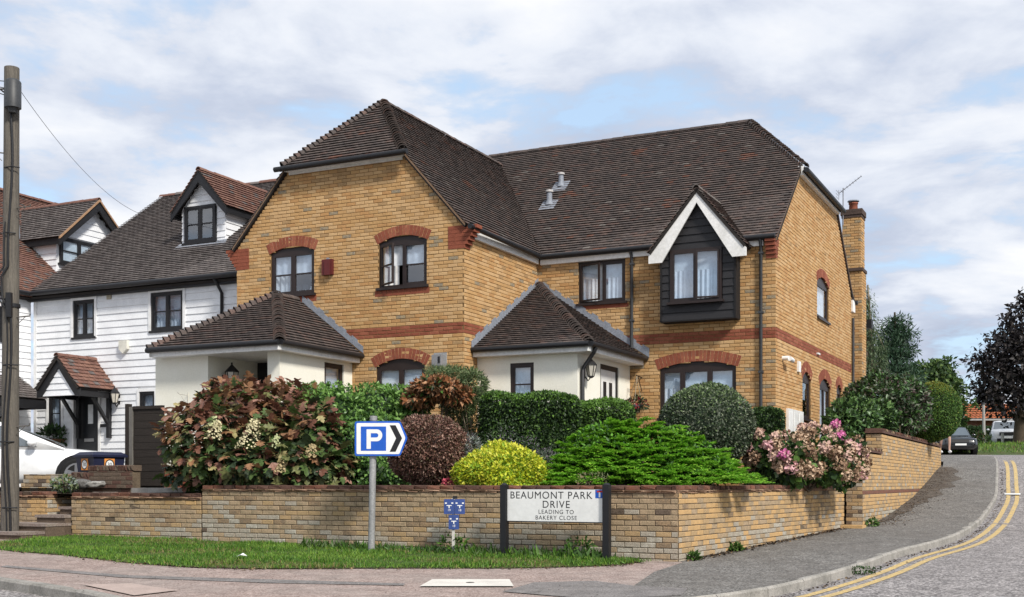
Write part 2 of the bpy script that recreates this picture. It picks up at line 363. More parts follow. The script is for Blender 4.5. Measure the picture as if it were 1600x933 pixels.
# leaves: thousands of small faces made at once
LEAF = {
 'leaf': ([(0, 0, 0), (.26, .42, .07), (0, 1, -.08), (-.26, .42, .07)], [(0, 1, 2), (0, 2, 3)]),
 'blade': ([(-.05, 0, 0), (.05, 0, 0), (0, 1, .0)], [(0, 1, 2)]),
 'needle': ([(0, 0, 0), (.09, .45, .03), (0, 1, 0), (-.09, .45, .03)], [(0, 1, 2), (0, 2, 3)]),
 'round': ([(0, 0, 0), (.3, .25, .05), (.34, .6, .06), (0, 1, -.06), (-.34, .6, .06), (-.3, .25, .05)], [(0, 1, 2, 3), (0, 3, 4, 5)]),
 'oak': ([(0, 0, 0), (.22, .12, .03), (.46, .26, .02), (.24, .38, .06), (.52, .58, .0), (.2, .62, .05), (.22, .82, .0), (0, 1, -.1), (-.22, .82, 0), (-.2, .62, .05), (-.52, .58, 0), (-.24, .38, .06), (-.46, .26, .02), (-.22, .12, .03), (0, .5, -.03)],
         [(0, 1, 2, 3, 14), (14, 3, 4, 5), (14, 5, 6, 7), (14, 7, 8, 9), (14, 9, 10, 11), (14, 11, 12, 13, 0)]),
}
def norm(a): return a/np.maximum(np.linalg.norm(a, axis=1, keepdims=True), 1e-9)
def leaf_axes(nrm, tip):
    y = norm(tip); z = nrm-y*np.sum(nrm*y, 1, keepdims=True); z = norm(z+1e-6); x = np.cross(y, z); return x, y, z
def leaf_mesh(name, pts, nrm, tip, size, midx, mats, tmpl='leaf', org=(0, 0, 0)):
    v, f = LEAF[tmpl]; v = np.array(v, float); n = len(pts); m = len(v)
    x, y, z = leaf_axes(nrm, tip)
    V = pts[:, None, :]+size[:, None, None]*(x[:, None, :]*v[None, :, 0:1]+y[:, None, :]*v[None, :, 1:2]+z[:, None, :]*v[None, :, 2:3])
    V = (V-np.array(org)).reshape(-1, 3)
    ln = [len(q) for q in f]; loops = np.concatenate([np.array(q) for q in f]); nl = len(loops)
    LP = (np.arange(n)[:, None]*m+loops[None, :]).reshape(-1)
    st = np.concatenate([[0], np.cumsum(ln)[:-1]]); ST = (np.arange(n)[:, None]*nl+st[None, :]).reshape(-1)
    me = bpy.data.meshes.new(name); me.vertices.add(len(V)); me.vertices.foreach_set('co', V.reshape(-1).astype(np.float32))
    me.loops.add(len(LP)); me.loops.foreach_set('vertex_index', LP.astype(np.int32))
    me.polygons.add(len(ST)); me.polygons.foreach_set('loop_start', ST.astype(np.int32))
    for q in mats: me.materials.append(q)
    me.polygons.foreach_set('material_index', np.repeat(midx, len(f)).astype(np.int32)); me.update(calc_edges=True); me.validate(); return me
def blob_pts(n, blobs, shell=.3, lump=.12, top=None, seed=0, flat=0.0):
    """points in the outer shell of a union of ellipsoids (cx,cy,cz,rx,ry,rz); returns pts, outward normals, depth 0..1"""
    g = np.random.default_rng(seed); B = np.array(blobs, float); ar = (B[:, 3]*B[:, 4]*B[:, 5])**(2/3); pr = ar/ar.sum()
    P = []; Q = []; tot = 0; ph = g.uniform(0, 6.3, (6, 1)); dv = g.normal(size=(6, 3)); dv /= np.linalg.norm(dv, axis=1, keepdims=True); fq = g.uniform(3, 8, (6, 1))
    while tot < n:
        k = g.choice(len(B), size=n*2, p=pr); d = norm(g.normal(size=(n*2, 3))); 
        lum = 1+lump*np.sin(fq*(dv @ d.T)+ph+k[None, :]).sum(0)/2.5
        r = lum*(1-shell*g.random(n*2)**1.5)
        p = B[k, :3]+B[k, 3:]*d*r[:, None]; ok = np.ones(len(p), bool)
        for j in range(len(B)):
            e = (((p-B[j, :3])/B[j, 3:])**2).sum(1); ok &= (k == j) | (e > (1-shell)**2)
        nn = norm(d/B[k, 3:]); P.append(p[ok]); Q.append(nn[ok]); tot += ok.sum()
    P = np.concatenate(P)[:n]; Q = np.concatenate(Q)[:n]; return P, Q
def rnd(n, s, g): return g.normal(size=(n, 3))*s
# ------------------------------------------------------------------ terrain and setting
TY = [-60, 0, 12, 16, 20, 23.3, 25.4, 27.1, 29.8, 31.7, 34.2, 36, 38, 42, 50, 58, 66, 100, 400, 3000]
TZ = [-3, -1.49, -1.165, -1.064, -.96, -.87, -.77, -.63, -.36, -.08, .32, .6, .83, 1.05, 1.30, 1.5, 1.75, 2.2, 3, 3]
def gr(y): return float(np.interp(y, TY, TZ))
U = Vector((.8992, -.4375, 0)); V = Vector((.4375, .8992, 0)); S = 8/7
CORNER = Vector((2.249, 16, 0))
M_road = asphalt('road_asphalt', (.10, .092, .092), (.48, .445, .43), 40, .35, (.17, .155, .148))
M_grey = asphalt('grey_asphalt', (.08, .074, .068), (.30, .285, .265), 48, .5, (.135, .122, .11))
M_red = asphalt('red_asphalt', (.21, .15, .13), (.46, .37, .33), 60, .6, (.30, .255, .23))
M_patch = asphalt('patch_asphalt', (.14, .13, .125), (.27, .25, .24), 60, .4, (.20, .18, .17))
M_soil = pmat('soil', (.05, .036, .025), .95, .4, 3, 40, .5)
M_lawn = pmat('turf', (.05, .085, .02), .95, .3, 2, 30, .4, tint=(.08, .075, .03))
M_conc = pmat('concrete', (.36, .34, .31), .9, .18, 4, 60, .3, tint=(.24, .22, .20))
M_kerb = pmat('kerb_concrete', (.33, .31, .28), .9, .22, 3, 50, .3, tint=(.20, .19, .17))
M_slabw = pmat('cover_slab', (.66, .62, .56), .85, .08, 3, 60, .1)
M_slabp = pmat('pink_slab', (.42, .33, .29), .88, .12, 4, 60, .2)
M_yel = pmat('yellow_paint', (.58, .41, .15), .75, .25, 16, 60, .2, tint=(.30, .25, .18))
M_white = pmat('white_paint', (.78, .78, .76), .55, .05, 3)

def ground_z(x, y):
    w = min(max((x-1.5)/5, 0), 1); w = w*w*(3-2*w); zl = gr(min(y, 23.3)) if y < 60 else gr(y)-2.5*max(0, min(1, (140-y)/80))
    return zl*(1-w)+gr(y)*w
def grid_sheet(name, xs, ys, zf, mat, label=None):
    mb = MB(); nx = len(xs)
    mb.add([(x, y, zf(x, y)) for y in ys for x in xs], [(j*nx+i, j*nx+i+1, (j+1)*nx+i+1, (j+1)*nx+i) for j in range(len(ys)-1) for i in range(nx-1)], 0, True)
    return mb.build(name, mat, kind='structure', label=label, origin=(0, 0, 0))
def lin(a, b, n): return [a+(b-a)*i/(n-1) for i in range(n)]
grid_sheet('ground', [-1200, -400, -150, -60]+lin(-30, 40, 40)+[60, 120, 400, 1200], [-300, -100, -40]+lin(-10, 80, 70)+[100, 140, 250, 500, 1500, 2500], lambda x, y: ground_z(x, y)-.30, pmat('earth', (.07, .075, .03), .95, .3, 1.0, 12))

KERB = [(-30, 31.5), (-14, 20.6), (-5.97, 13.8), (-4.85, 12.85), (-4.2, 12.15), (-3.4, 11.55), (-2.2, 11.2), (-.6, 11.1), (.8, 11.45), (1.89, 12.08), (2.8, 12.95), (3.71, 14.25), (4.75, 15.95), (5.89, 17.99), (7.73, 20.86), (9.72, 24.72), (11.39, 28.14), (12.5, 30.5), (13.44, 32.75), (14.5, 35.3), (15.4, 37.6), (15.75, 38.9), (15.3, 39.9), (13.9, 40.3), (9, 40.6), (0, 41)]
def smooth_line(pts, step=.45):
    out = []; P = [Vector((*p, 0)) for p in pts]
    for i in range(len(P)-1):
        p0, p1, p2, p3 = P[max(i-1, 0)], P[i], P[i+1], P[min(i+2, len(P)-1)]; n = max(1, int((p2-p1).length/step))
        for j in range(n):
            t = j/n; out.append(.5*((2*p1)+(-p0+p2)*t+(2*p0-5*p1+4*p2-p3)*t*t+(-p0+3*p1-3*p2+p3)*t**3))
    out.append(P[-1]); return out
KL = smooth_line(KERB)
def side(line, i):
    d = (line[min(i+1, len(line)-1)]-line[max(i-1, 0)]).normalized(); return Vector((d.y, -d.x, 0))   # to the right of travel = road side
def offs(line, d): return [p+side(line, i)*d for i, p in enumerate(line)]
def strip(name, la, lb, zf, mat, dz=0.0, kind='structure', label=None, m=None):
    mb = MB(); n = len(la)
    mb.add([(p.x, p.y, zf(p)+dz) for p in la]+[(p.x, p.y, zf(p)+dz) for p in lb], [(i, n+i, n+i+1, i+1) for i in range(n-1)], 0, True)
    return mb.build(name, mat, kind=kind, label=label, origin=(0, 0, 0))
kz = lambda p: gr(p.y)
# road surface: a sheet under everything outside the kerb, 0.11 m below the pavement
grid_sheet('road', lin(-36, 60, 97), lin(-30, 39, 70)+lin(39.3, 66, 30), lambda x, y: ground_z(x, y)-.115 if x < 4 else gr(y)-.115, M_road)
# pavement: fills between the kerb line and the walls
def tri_fill(name, pts, zf, mat, dz, step=.6):
    bm = bmesh.new(); vs = [bm.verts.new((p[0], p[1], 0)) for p in pts]; es = [bm.edges.new((vs[i], vs[(i+1) % len(vs)])) for i in range(len(vs))]
    bmesh.ops.triangle_fill(bm, use_beauty=True, edges=es)
    for ax in (0, 1):
        lo = min(v.co[ax] for v in bm.verts); hi = max(v.co[ax] for v in bm.verts); q = lo+step
        while q < hi:
            no = Vector((0, 0, 0)); no[ax] = 1; co = Vector((0, 0, 0)); co[ax] = q
            bmesh.ops.bisect_plane(bm, geom=bm.verts[:]+bm.edges[:]+bm.faces[:], plane_co=co, plane_no=no); q += step
    for v in bm.verts: v.co.z = zf(v.co.x, v.co.y)+dz
    bmesh.ops.recalc_face_normals(bm, faces=bm.faces[:])
    if sum(f.normal.z for f in bm.faces) < 0: bmesh.ops.reverse_faces(bm, faces=bm.faces[:])
    me = bpy.data.meshes.new(name); bm.to_mesh(me); bm.free(); me.materials.append(mat)
    return tag(link(name, me), kind='structure')
gyy = lambda x, y: gr(y)
ki = [i for i, p in enumerate(KL) if -12 < p.x and p.y < 40.5]
KP = [KL[i] for i in ki]; KP = [p for p in KP if p.x > -12]
kin = offs(KP, -.06)
inner = [(p.x, p.y) for p in kin]
tri_fill('pavement', inner+[(8.5, 40.3), (13.3, 36.5), (12.2, 33.6), (7.0, 23.4), (6.0, 23.5), (2.0, 16.6), (-7.7, 21.4), (-12, 24)], gyy, M_red, 0.0)
# grey tarmac laid over the side road pavement
gi = [i for i, p in enumerate(KP) if p.x > 1.0]
gline = [(kin[i].x, kin[i].y) for i in gi]
tri_fill('side_pavement', [(1.45, 12.6), (1.35, 13.1), (1.75, 14.6), (2.3, 15.9), (2.25, 16.3), (6.9, 23.6), (12.2, 33.6), (13.3, 36.5), (9, 40.2)]+gline[::-1], gyy, M_grey, .005)
tri_fill('tarmac_patch', [(-.1, 12.5), (.25, 13.4), (.95, 13.55), (1.35, 13.05), (1.9, 12.8), (1.75, 12.2), (.9, 11.8)], gyy, M_patch, .009)
tri_fill('tarmac_trench', [(-6.6, 15.25), (-4.6, 13.95), (-2.7, 13.35), (-1.2, 13.1), (-1.2, 13.3), (-2.7, 13.7), (-4.6, 14.2), (-6.6, 15.45)], gyy, M_patch, .0065)
tri_fill('cover_slab', [(-1.01, 12.95), (.02, 12.95), (-.03, 13.66), (-.92, 13.66)], gyy, M_slabw, .016, 5)
tri_fill('paving_slab', [(-4.76, 13.13), (-4.27, 13.26), (-3.55, 12.59), (-3.87, 12.13)], gyy, M_slabp, .013, 5)
hb = MB(); hb.lathe((-.47, 13.3, gr(13.3)+.017), [(.0, .003), (.045, .003), (.05, 0)], 12); hb.build('cover_plug', pmat('dark_iron', (.08, .075, .07), .6, .2, 20), kind='structure')

# kerb stones: one root, each stone a part
kerb = empty('kerb', (KERB[5][0], KERB[5][1], gr(11.5)), kind='structure')
def kerb_stones():
    line = smooth_line(KERB, .1); acc = 0; start = 0; units = []
    for i in range(1, len(line)):
        acc += (line[i]-line[i-1]).length
        if acc >= .915: units.append((line[start], line[i])); start = i; acc = 0
    far = MB()
    for a, b in units:
        if not (-13 < a.x and a.y < 41.5): continue
        d = (b-a).normalized(); nr = Vector((d.y, -d.x, 0)); g = .006; a2 = a+d*g; b2 = b-d*g; za, zb = gr(a.y)+.004+R.uniform(-.004, .004), gr(b.y)+.004+R.uniform(-.004, .004); dz = -.3
        w = .125; ins = nr*-w; mb = MB()
        v = [a2+ins+Vector((0, 0, za+dz)), b2+ins+Vector((0, 0, zb+dz)), b2+Vector((0, 0, zb+dz)), a2+Vector((0, 0, za+dz)),
             a2+ins+Vector((0, 0, za)), b2+ins+Vector((0, 0, zb)), b2-nr*.02+Vector((0, 0, zb)), a2-nr*.02+Vector((0, 0, za)), b2+Vector((0, 0, zb-.025)), a2+Vector((0, 0, za-.025))]
        fs = [(4, 7, 6, 5), (7, 9, 8, 6), (9, 3, 2, 8), (0, 4, 5, 1), (0, 3, 9, 7, 4), (1, 5, 6, 8, 2)]
        mb.add(v, fs); mb.build('kerb_stone', M_kerb, kerb)
kerb_stones()
# double yellow lines (with their end bars) on the side road
yi = [i for i, p in enumerate(KL) if p.x > .2 and p.y < 38.4 and p.y > 11]
YL = [KL[i] for i in yi]
for a, b in ((.21, .31), (.42, .52)):
    strip('yellow_line', offs(YL, a), offs(YL, b), lambda p: gr(p.y)-.115, M_yel, .006)
mbb = MB(); q = [p for p in YL if p.y > 30.6][0]; i = YL.index(q); nn = side(YL, i); dd = Vector((-nn.y, nn.x, 0)); z = gr(q.y)-.105
mbb.add([tuple(q+nn*.16+Vector((0, 0, z))), tuple(q+nn*.55+Vector((0, 0, z))), tuple(q+nn*.55+dd*.22+Vector((0, 0, gr(q.y+.2)-.105))), tuple(q+nn*.16+dd*.22+Vector((0, 0, gr(q.y+.2)-.105)))], [(0, 1, 2, 3)]); mbb.build('white_line', M_white, kind='structure')
# verge
VG = [(-8.3, 18.55), (-7.44, 17.65), (-6.43, 16.99), (-5.13, 15.81), (-4.08, 15.15), (-3.23, 14.96), (-1.63, 15.05), (0, 15.05), (1.2, 15.35), (1.75, 15.9), (1.7, 16.35), (-7.76, 20.95), (-8.2, 20.1)]
tri_fill('verge', VG, gyy, M_lawn, .014)
# garden soil, higher than the pavement, and the terrace behind the tall side wall
def gz(x, y):
    p = Vector((x, y, 0))-CORNER; c = p.dot(U); v = p.dot(V)
    w = min(max((v-6.5)/5, 0), 1)*min(max((c+.4)/.8, 0), 1); left = min(max((-c-8)/3, 0), 1)
    return -.14+w*.95-left*.05
grid_sheet_pts = [(2.1, 16.35), (5.95, 23.25), (6.7, 23.6), (12.8, 36.4), (6, 40), (-16, 40), (-16, 24.5), (-7.9, 21.2)]
tri_fill('garden_soil', grid_sheet_pts, gz, M_soil, 0, 1.0)
tri_fill('driveway', [(-8.9, 22.6), (-7, 21.7), (-4.9, 24.6), (-5, 27.5), (-18, 33), (-24, 30)], lambda x, y: -.09, M_grey, 0, 3)
tri_fill('soil_drift', [(p.x, p.y) for p in [Fr((6.87, 23.2, 0), V, U).pt(t, 0, -.02) for t in (.6, 3, 6, 9, 11.5, 13.4)]]+[(p.x, p.y) for p in [Fr((6.87, 23.2, 0), V, U).pt(t, 0, w) for t, w in ((13.4, .35), (12.6, .62), (11.9, .5), (11.2, .85), (10.4, .6), (9.7, .8), (8.9, .45), (8.1, .66), (7.2, .36), (6.4, .5), (5.5, .28), (4.4, .36), (3.3, .2), (2.2, .24), (1.2, .1))]], gyy, pmat('soil_drift', (.075, .06, .048), .95, .4, 4, 30, .5, tint=(.13, .115, .10)), .011)
tri_fill('grass_bank', [(18.2, 58.6), (24, 57.5), (60, 55), (60, 90), (21, 90), (19.5, 66)], lambda x, y: gr(y)-.2+min(max((y-57.2)/1.2, 0), 1)*.2+min(max((y-58)/7, 0), 1)*.42, M_lawn, .0, 1.0)

# ------------------------------------------------------------------ garden walls
BW = [pmat('brick_tan', (.39, .285, .18), .9, .25, 9, 70, .5, tint=(.28, .215, .135)), pmat('brick_umber', (.30, .205, .12), .9, .3, 9, 70, .5, tint=(.19, .145, .10)), pmat('brick_greige', (.35, .30, .235), .9, .3, 9, 70, .5, tint=(.37, .335, .27)),
      pmat('brick_lichen', (.44, .405, .335), .9, .25, 14, 70, .5, tint=(.27, .235, .18)), pmat('brick_amber', (.41, .28, .15), .9, .2, 9, 70, .5, tint=(.36, .25, .13)), pmat('brick_sooty', (.13, .095, .07), .9, .35, 12, 70, .5),
      pmat('brick_cap_red', (.20, .085, .055), .85, .3, 9, 70, .4, tint=(.13, .075, .055)), pmat('brick_cap_dark', (.11, .06, .045), .85, .3, 9, 70, .4), pmat('tile_crease', (.40, .26, .17), .85, .25, 9, 60, .3, tint=(.24, .13, .085)), pmat('brick_gold', (.52, .33, .15), .9, .16, 9, 70, .4, tint=(.44, .29, .14))]
M_mort = pmat('wall_mortar', (.15, .115, .078), .95, .35, 3, 60, .4, tint=(.085, .062, .045))
def old_pal(lo, hi, warm=0.0):
    def f(t, z):
        h = (z-lo)/(hi-lo)+.18*math.sin(t*1.1+1)+R.uniform(-.15, .15)
        if R.random() < .03: return [5, 1]
        if h < .38: return [2, 2, 3, 0, 2, 0] if R.random() > warm else [0, 2, 9]
        if h < .7: return [0, 2, 0, 1, 4, 0] if R.random() > warm else [4, 9, 9, 0]
        return [0, 4, 0, 1, 0, 0] if R.random() > warm else [4, 9, 9, 4]
    return f
def gold_pal(t, z):
    if R.random() < .05: return [2, 0, 3]
    return [9, 9, 9, 4, 9, 4, 0] if z > -.55 else [9, 4, 0, 9, 3, 2]
def coping(P, fr, t0, t1, top, th, red=True, cap=(6, 7, 6)):
    """flat bricks over two courses of projecting tiles"""
    t = t0
    while t < t1-.02:
        w = min(.225, t1-t); dz = R.uniform(-.004, .004)
        P.add(fr.pt(t+.005, top-.066+dz, -th+.005), fr.T*(w-.01), fr.N*(th+R.uniform(-.008, .004)), Vector((0, 0, .064)), R.choice(cap), None, front=fr.N); t += w
    for k, pr in ((0, .035), (1, .022)):
        t = t0-.1*k
        while t < t1-.02:
            a = max(t, t0); w = min(t+.265, t1)-a; t += .265
            if w > .02: P.add(fr.pt(a+.002, top-.086-.02*k+R.uniform(-.002, .002), -th-.0), fr.T*(w-.004), fr.N*(th+pr+R.uniform(-.005, .005)), Vector((0, 0, .017)), 8, None, front=fr.N)
fw = Fr(CORNER-U*11.13, U, -V)
tj = fw.t(315.5)
g1 = empty('garden_wall', fw.pt((tj+11.13)/2, -1.1), 'long weathered brick garden wall behind the street name sign and parking sign', 'wall', 'brick garden walls')
P1 = Pieces(g1, 'brick', 'brick', BW); mb = MB()
brick_wall(P1, fw, [(tj+.012, -1.185), (11.118, -1.185), (11.118, -.135), (tj+.012, -.135)], [], -1.185, old_pal(-1.1, -.135), backing=mb, deep=.006, proud=.009, thick=.205)
mb.fbox(fw, tj+.012, 11.11, -.135, -.09, -.2, -.004); mb.build('wall_core', M_mort, g1)
coping(P1, fw, tj+.01, 11.10, -.03, .215); P1.finish(300, restname='bricks')
g2 = empty('garden_wall', fw.pt(tj/2, -1.1), 'lower mossy brick wall section beside the garden steps, left of the joint', 'wall', 'brick garden walls')
P2 = Pieces(g2, 'brick', 'brick', BW); mb = MB()
brick_wall(P2, fw, [(0, -1.19), (tj-.014, -1.19), (tj-.014, -.29), (0, -.29)], [], -1.19, lambda t, z: [4, 4, 0, 9] if z > -.37 else old_pal(-1.1, -.29)(t, z), backing=mb, deep=.01, proud=.009, thick=.205)
mb.fbox(fw, 0.01, tj-.02, -.29, -.22, -.2, -.004); mb.build('wall_core', M_mort, g2)
coping(P2, fw, 0, tj-.014, -.165, .215, cap=(7, 7, 6)); P2.finish(300, restname='bricks')
sdv = Vector((.5075, .8617, 0)); sw = Fr(CORNER, sdv, Vector((.8617, -.5075, 0)))
g3 = empty('garden_wall', sw.pt(4.2, -1.0), 'golden brick side wall running up the side road below the pink hydrangea', 'wall', 'brick garden walls')
P3 = Pieces(g3, 'brick', 'brick', BW); mb = MB()
brick_wall(P3, sw, [(.01, -1.185), (8.4, -1.185), (8.4, -.135), (.01, -.135)], [], -1.185, lambda t, z: old_pal(-1.1, -.135, .75)(t, z) if z < -.3-.05*t*0 and R.random() < .55 else gold_pal(t, z), backing=mb, deep=.008, proud=.008, thick=.19)
mb.fbox(sw, .02, 8.39, -.135, -.09, -.19, -.004); mb.build('wall_core', M_mort, g3)
coping(P3, sw, .012, 8.4, -.03, .205); P3.finish(300, restname='bricks')
uw = Fr((6.87, 23.2, 0), V, U)
g4 = empty('retaining_wall', uw.pt(6.8, -.8), 'tall stepped golden brick retaining wall rising up the side road hill', 'wall')
P4 = Pieces(g4, 'brick', 'brick', BW); mb = MB()
up = lambda t, z: 6 if abs(z-(-.2-.0*t)) < .04 else None
brick_wall(P4, uw, [(0, -1.2), (13.7, -1.2), (13.7, 1.05), (2.33, 1.05), (2.33, .6), (0, .6)], [], -1.2, gold_pal, zone=up, backing=mb, proud=.006, thick=.3)
ue = Fr(uw.pt(0, 0, -.32), U, -V)
brick_wall(P4, ue, [(0, -1.2), (.315, -1.2), (.315, .6), (0, .6)], [], -1.2, lambda t, z: [1, 5, 0, 2, 4], zone=None, backing=None, proud=.006)
ue2 = Fr(uw.pt(2.33, 0, -.32), U, -V)
brick_wall(P4, ue2, [(0, .6), (.315, .6), (.315, 1.05), (0, 1.05)], [], .6, [9, 4, 0], backing=None, proud=.006)
mb.build('wall_core', M_mort, g4)
def cope2(t0, t1, top):
    t = t0
    while t < t1-.02:
        w = min(.225, t1-t); P4.add(uw.pt(t+.004, top-.066, -.33), V*(w-.008), U*(.35+R.uniform(-.004, .004)), Vector((0, 0, .064)), R.choice((6, 7, 1)), None, front=U); t += w
    mb2 = MB(); mb2.fbox(uw, t0-.03, t1, top-.105, -.068+top, -.34, .035); mb2.build('creasing', BW[7], g4)
cope2(-.02, 2.30, .73); cope2(2.31, 13.7, 1.18)
P4.finish(300, restname='bricks')
mb = MB(); mb.fbox(uw, -.4, .05, gr(23)-.3, gr(23)+.06, -.35, .06); mb.build('stone_step', BW[9], g4)

# steps, pier and low walls at the left end
st = empty('garden_steps', fw.pt(-.7, -1.0), 'short flight of worn brick and slab steps at the left wall end', 'steps')
M_tread = pmat('tread_slab', (.20, .155, .135), .9, .3, 6, 50, .4, tint=(.27, .23, .20)); M_riser = BW[5]
zs = gr(20)-.02
for k, (t0, t1, n0, z) in enumerate(((-2.05, -.05, 1.05, -.83), (-1.30, -.02, .55, -.70), (-.74, -.02, .12, -.56), (-.60, -.02, -.28, -.42), (-.58, -.02, -.68, -.28), (-.58, -.02, -1.08, -.16))):
    mb = MB(); mb.fbox(fw, t0, t1, z-.05, z, n0-.62, n0+.03); mb.build('tread', M_tread, st)
    mb = MB(); mb.fbox(fw, t0+.02, t1-.01, z-.4, z-.052, n0-.55, n0); mb.build('riser', M_riser, st)
pf = Fr(fw.pt(-2.9, 0, -.1), U, -V)
g5 = empty('garden_wall', pf.pt(1.1, -1.0), 'short brick wall and golden pier behind the wooden telegraph pole', 'wall', 'brick garden walls')
P5 = Pieces(g5, 'brick', 'brick', BW); mb = MB()
brick_wall(P5, pf, [(0, -1.2), (2.2, -1.2), (2.2, -.27), (0, -.27)], [], -1.2, lambda t, z: [4, 9, 9] if t > 1.75 and z > -.62 else old_pal(-1.1, -.2)(t, z), backing=mb, deep=.01, proud=.009, thick=.2)
pe = Fr(pf.pt(2.2, 0, 0), V, U)
brick_wall(P5, pe, [(0, -.9), (.9, -.9), (.9, -.27), (0, -.27)], [], -.9, [9, 4, 0, 3], backing=mb, proud=.008, thick=.2)
mb.build('wall_core', M_mort, g5); coping(P5, pf, 0, 2.21, -.15, .22, cap=(7, 6, 5))
pf2 = Fr(pf.pt(.25, 0, -1.15), U, -V)
mb = MB(); brick_wall(P5, pf2, [(0, -.45), (1.75, -.45), (1.75, .17), (.06, .17), (.06, .0), (0, .0)], [], -.45, [0, 1, 4, 2, 5, 0, 4], backing=mb, proud=.012, deep=.02, thick=.22); mb.build('wall_core', M_mort, g5); P5.finish(300, restname='bricks')
# low dark wall with upright brick coping in front of the bin
lf = Fr(at(112, 755, 22.4), U, -V)
g6 = empty('low_wall', lf.pt(.8, -.1), 'low dark brick wall with upright coping bricks below the wheelie bin', 'wall')
P6 = Pieces(g6, 'brick', 'brick', BW); mb = MB(); l1 = lf.t(207)
brick_wall(P6, lf, [(0, -.4), (l1, -.4), (l1, .225), (.42, .225), (.42, .1), (0, .1)], [], -.4, [5, 7, 5, 7], backing=mb, proud=.008, thick=.2)
for a, b, z in ((0, .42, .1), (.42, l1, .225)):
    t = a
    while t < b-.03: P6.add(lf.pt(t+.006, z, -.21), U*.063, -V*.225, Vector((0, 0, .105+R.uniform(-.004, .004))), R.choice((5, 7, 7)), None, front=-V); t += .075
mb.build('wall_core', M_mort, g6); P6.finish(300, restname='bricks')
pth = MB(); pth.fbox(fw, .9, tj+.1, -.2, -.085, -1.2, -.5); pth.fbox(fw, -.75, .3, -.6, -.125, -4.2, -1.6); pth.build('path', M_conc, kind='structure')
M_rock = pmat('rockery_stone', (.30, .29, .27), .95, .4, 8, 40, .8, tint=(.12, .115, .105))
for i, (px, py, Y, r, lab) in enumerate(((126, 756, 21.9, .19, 'dark grey rockery stone at the head of the garden steps, left of the pale one'), (149, 757, 21.7, .17, 'pale pitted rockery stone beside the concrete path behind the low wall'))):
    mb = MB(); c = at(px, py, Y); mb.blob(c, (r*1.15, r*.8, r*.42), i+3, .16, 3); mb.build('rock', M_rock if i else pmat('rock_dark', (.13, .125, .12), .95, .4, 9, 40, .8), label=lab, cat='rock')
# ------------------------------------------------------------------ the brick house
A0 = Vector((-.851*S, 21*S, 0))
def W(u, v, z): return A0+U*u+V*v+Vector((0, 0, z))
WA = 5.05*S; RV = 3.12*S; WB = 4.805*S; DC = 7.7*S; EV = 5.14
B0 = A0+V*RV; C0 = B0+U*WB
fA = Fr(A0-U*WA, U, -V); fR = Fr(A0, V, U); fB = Fr(B0, U, -V); fC = Fr(C0, V, U)
ZB = -.105                                            # bottom brick course
house = empty('brick_house', W(0, 2, 0), 'two storey yellow brick house with brown tiled roofs and red brick bands', 'house')
BH = [pmat('house_yellow', (.50, .30, .13), .9, .11, 2.2, 60, .35, tint=(.43, .255, .11)), pmat('house_buff', (.55, .355, .175), .9, .10, 2.2, 60, .35, tint=(.48, .30, .145)), pmat('house_orange', (.48, .265, .11), .9, .12, 7, 60, .35),
      pmat('house_brown', (.40, .25, .12), .9, .2, 9, 60, .35), pmat('house_grey', (.24, .20, .15), .9, .3, 14, 60, .4, tint=(.36, .27, .15)), pmat('house_red', (.25, .075, .043), .88, .2, 9, 60, .35), pmat('house_red_light', (.31, .105, .06), .88, .2, 9, 60, .35), pmat('house_dark', (.08, .055, .045), .88, .25, 9, 60, .35)]
M_hm = pmat('house_mortar', (.20, .12, .052), .95, .2, 6, 50, .3)
hpal = [0]*18+[1]*18+[2]*6+[3]*2+[4]
M_frame = pmat('brown_frame', (.026, .016, .014), .45, .15, 3, spec=.4); M_black = pmat('black_paint', (.014, .014, .016), .5, .2, 4, spec=.4); M_pipe = pmat('grey_pipe', (.052, .054, .058), .45, .2, 4, spec=.4)
M_fascia = pmat('fascia_white', (.82, .81, .79), .6, .08, 3, 20, tint=(.70, .69, .66)); M_net = pmat('net_curtain', (.86, .87, .89), .95, .04, 6, trans=.12); M_drape = pmat('drape', (.70, .68, .66), .95, .1, 8)
M_glass = glass_mat('window_glass', .19); M_lead = pmat('lead', (.24, .26, .30), .6, .25, 8, 40, .2, spec=.4); M_blind = pmat('blind', (.84, .86, .87), .8, .05, 5)
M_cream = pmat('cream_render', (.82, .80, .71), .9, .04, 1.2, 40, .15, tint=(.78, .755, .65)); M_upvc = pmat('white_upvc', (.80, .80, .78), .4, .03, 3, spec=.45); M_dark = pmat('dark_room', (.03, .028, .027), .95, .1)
BP = Pieces(house, 'brick', 'brick', BH, 640)
HO = {'A': [], 'R': [], 'B': [], 'C': []}

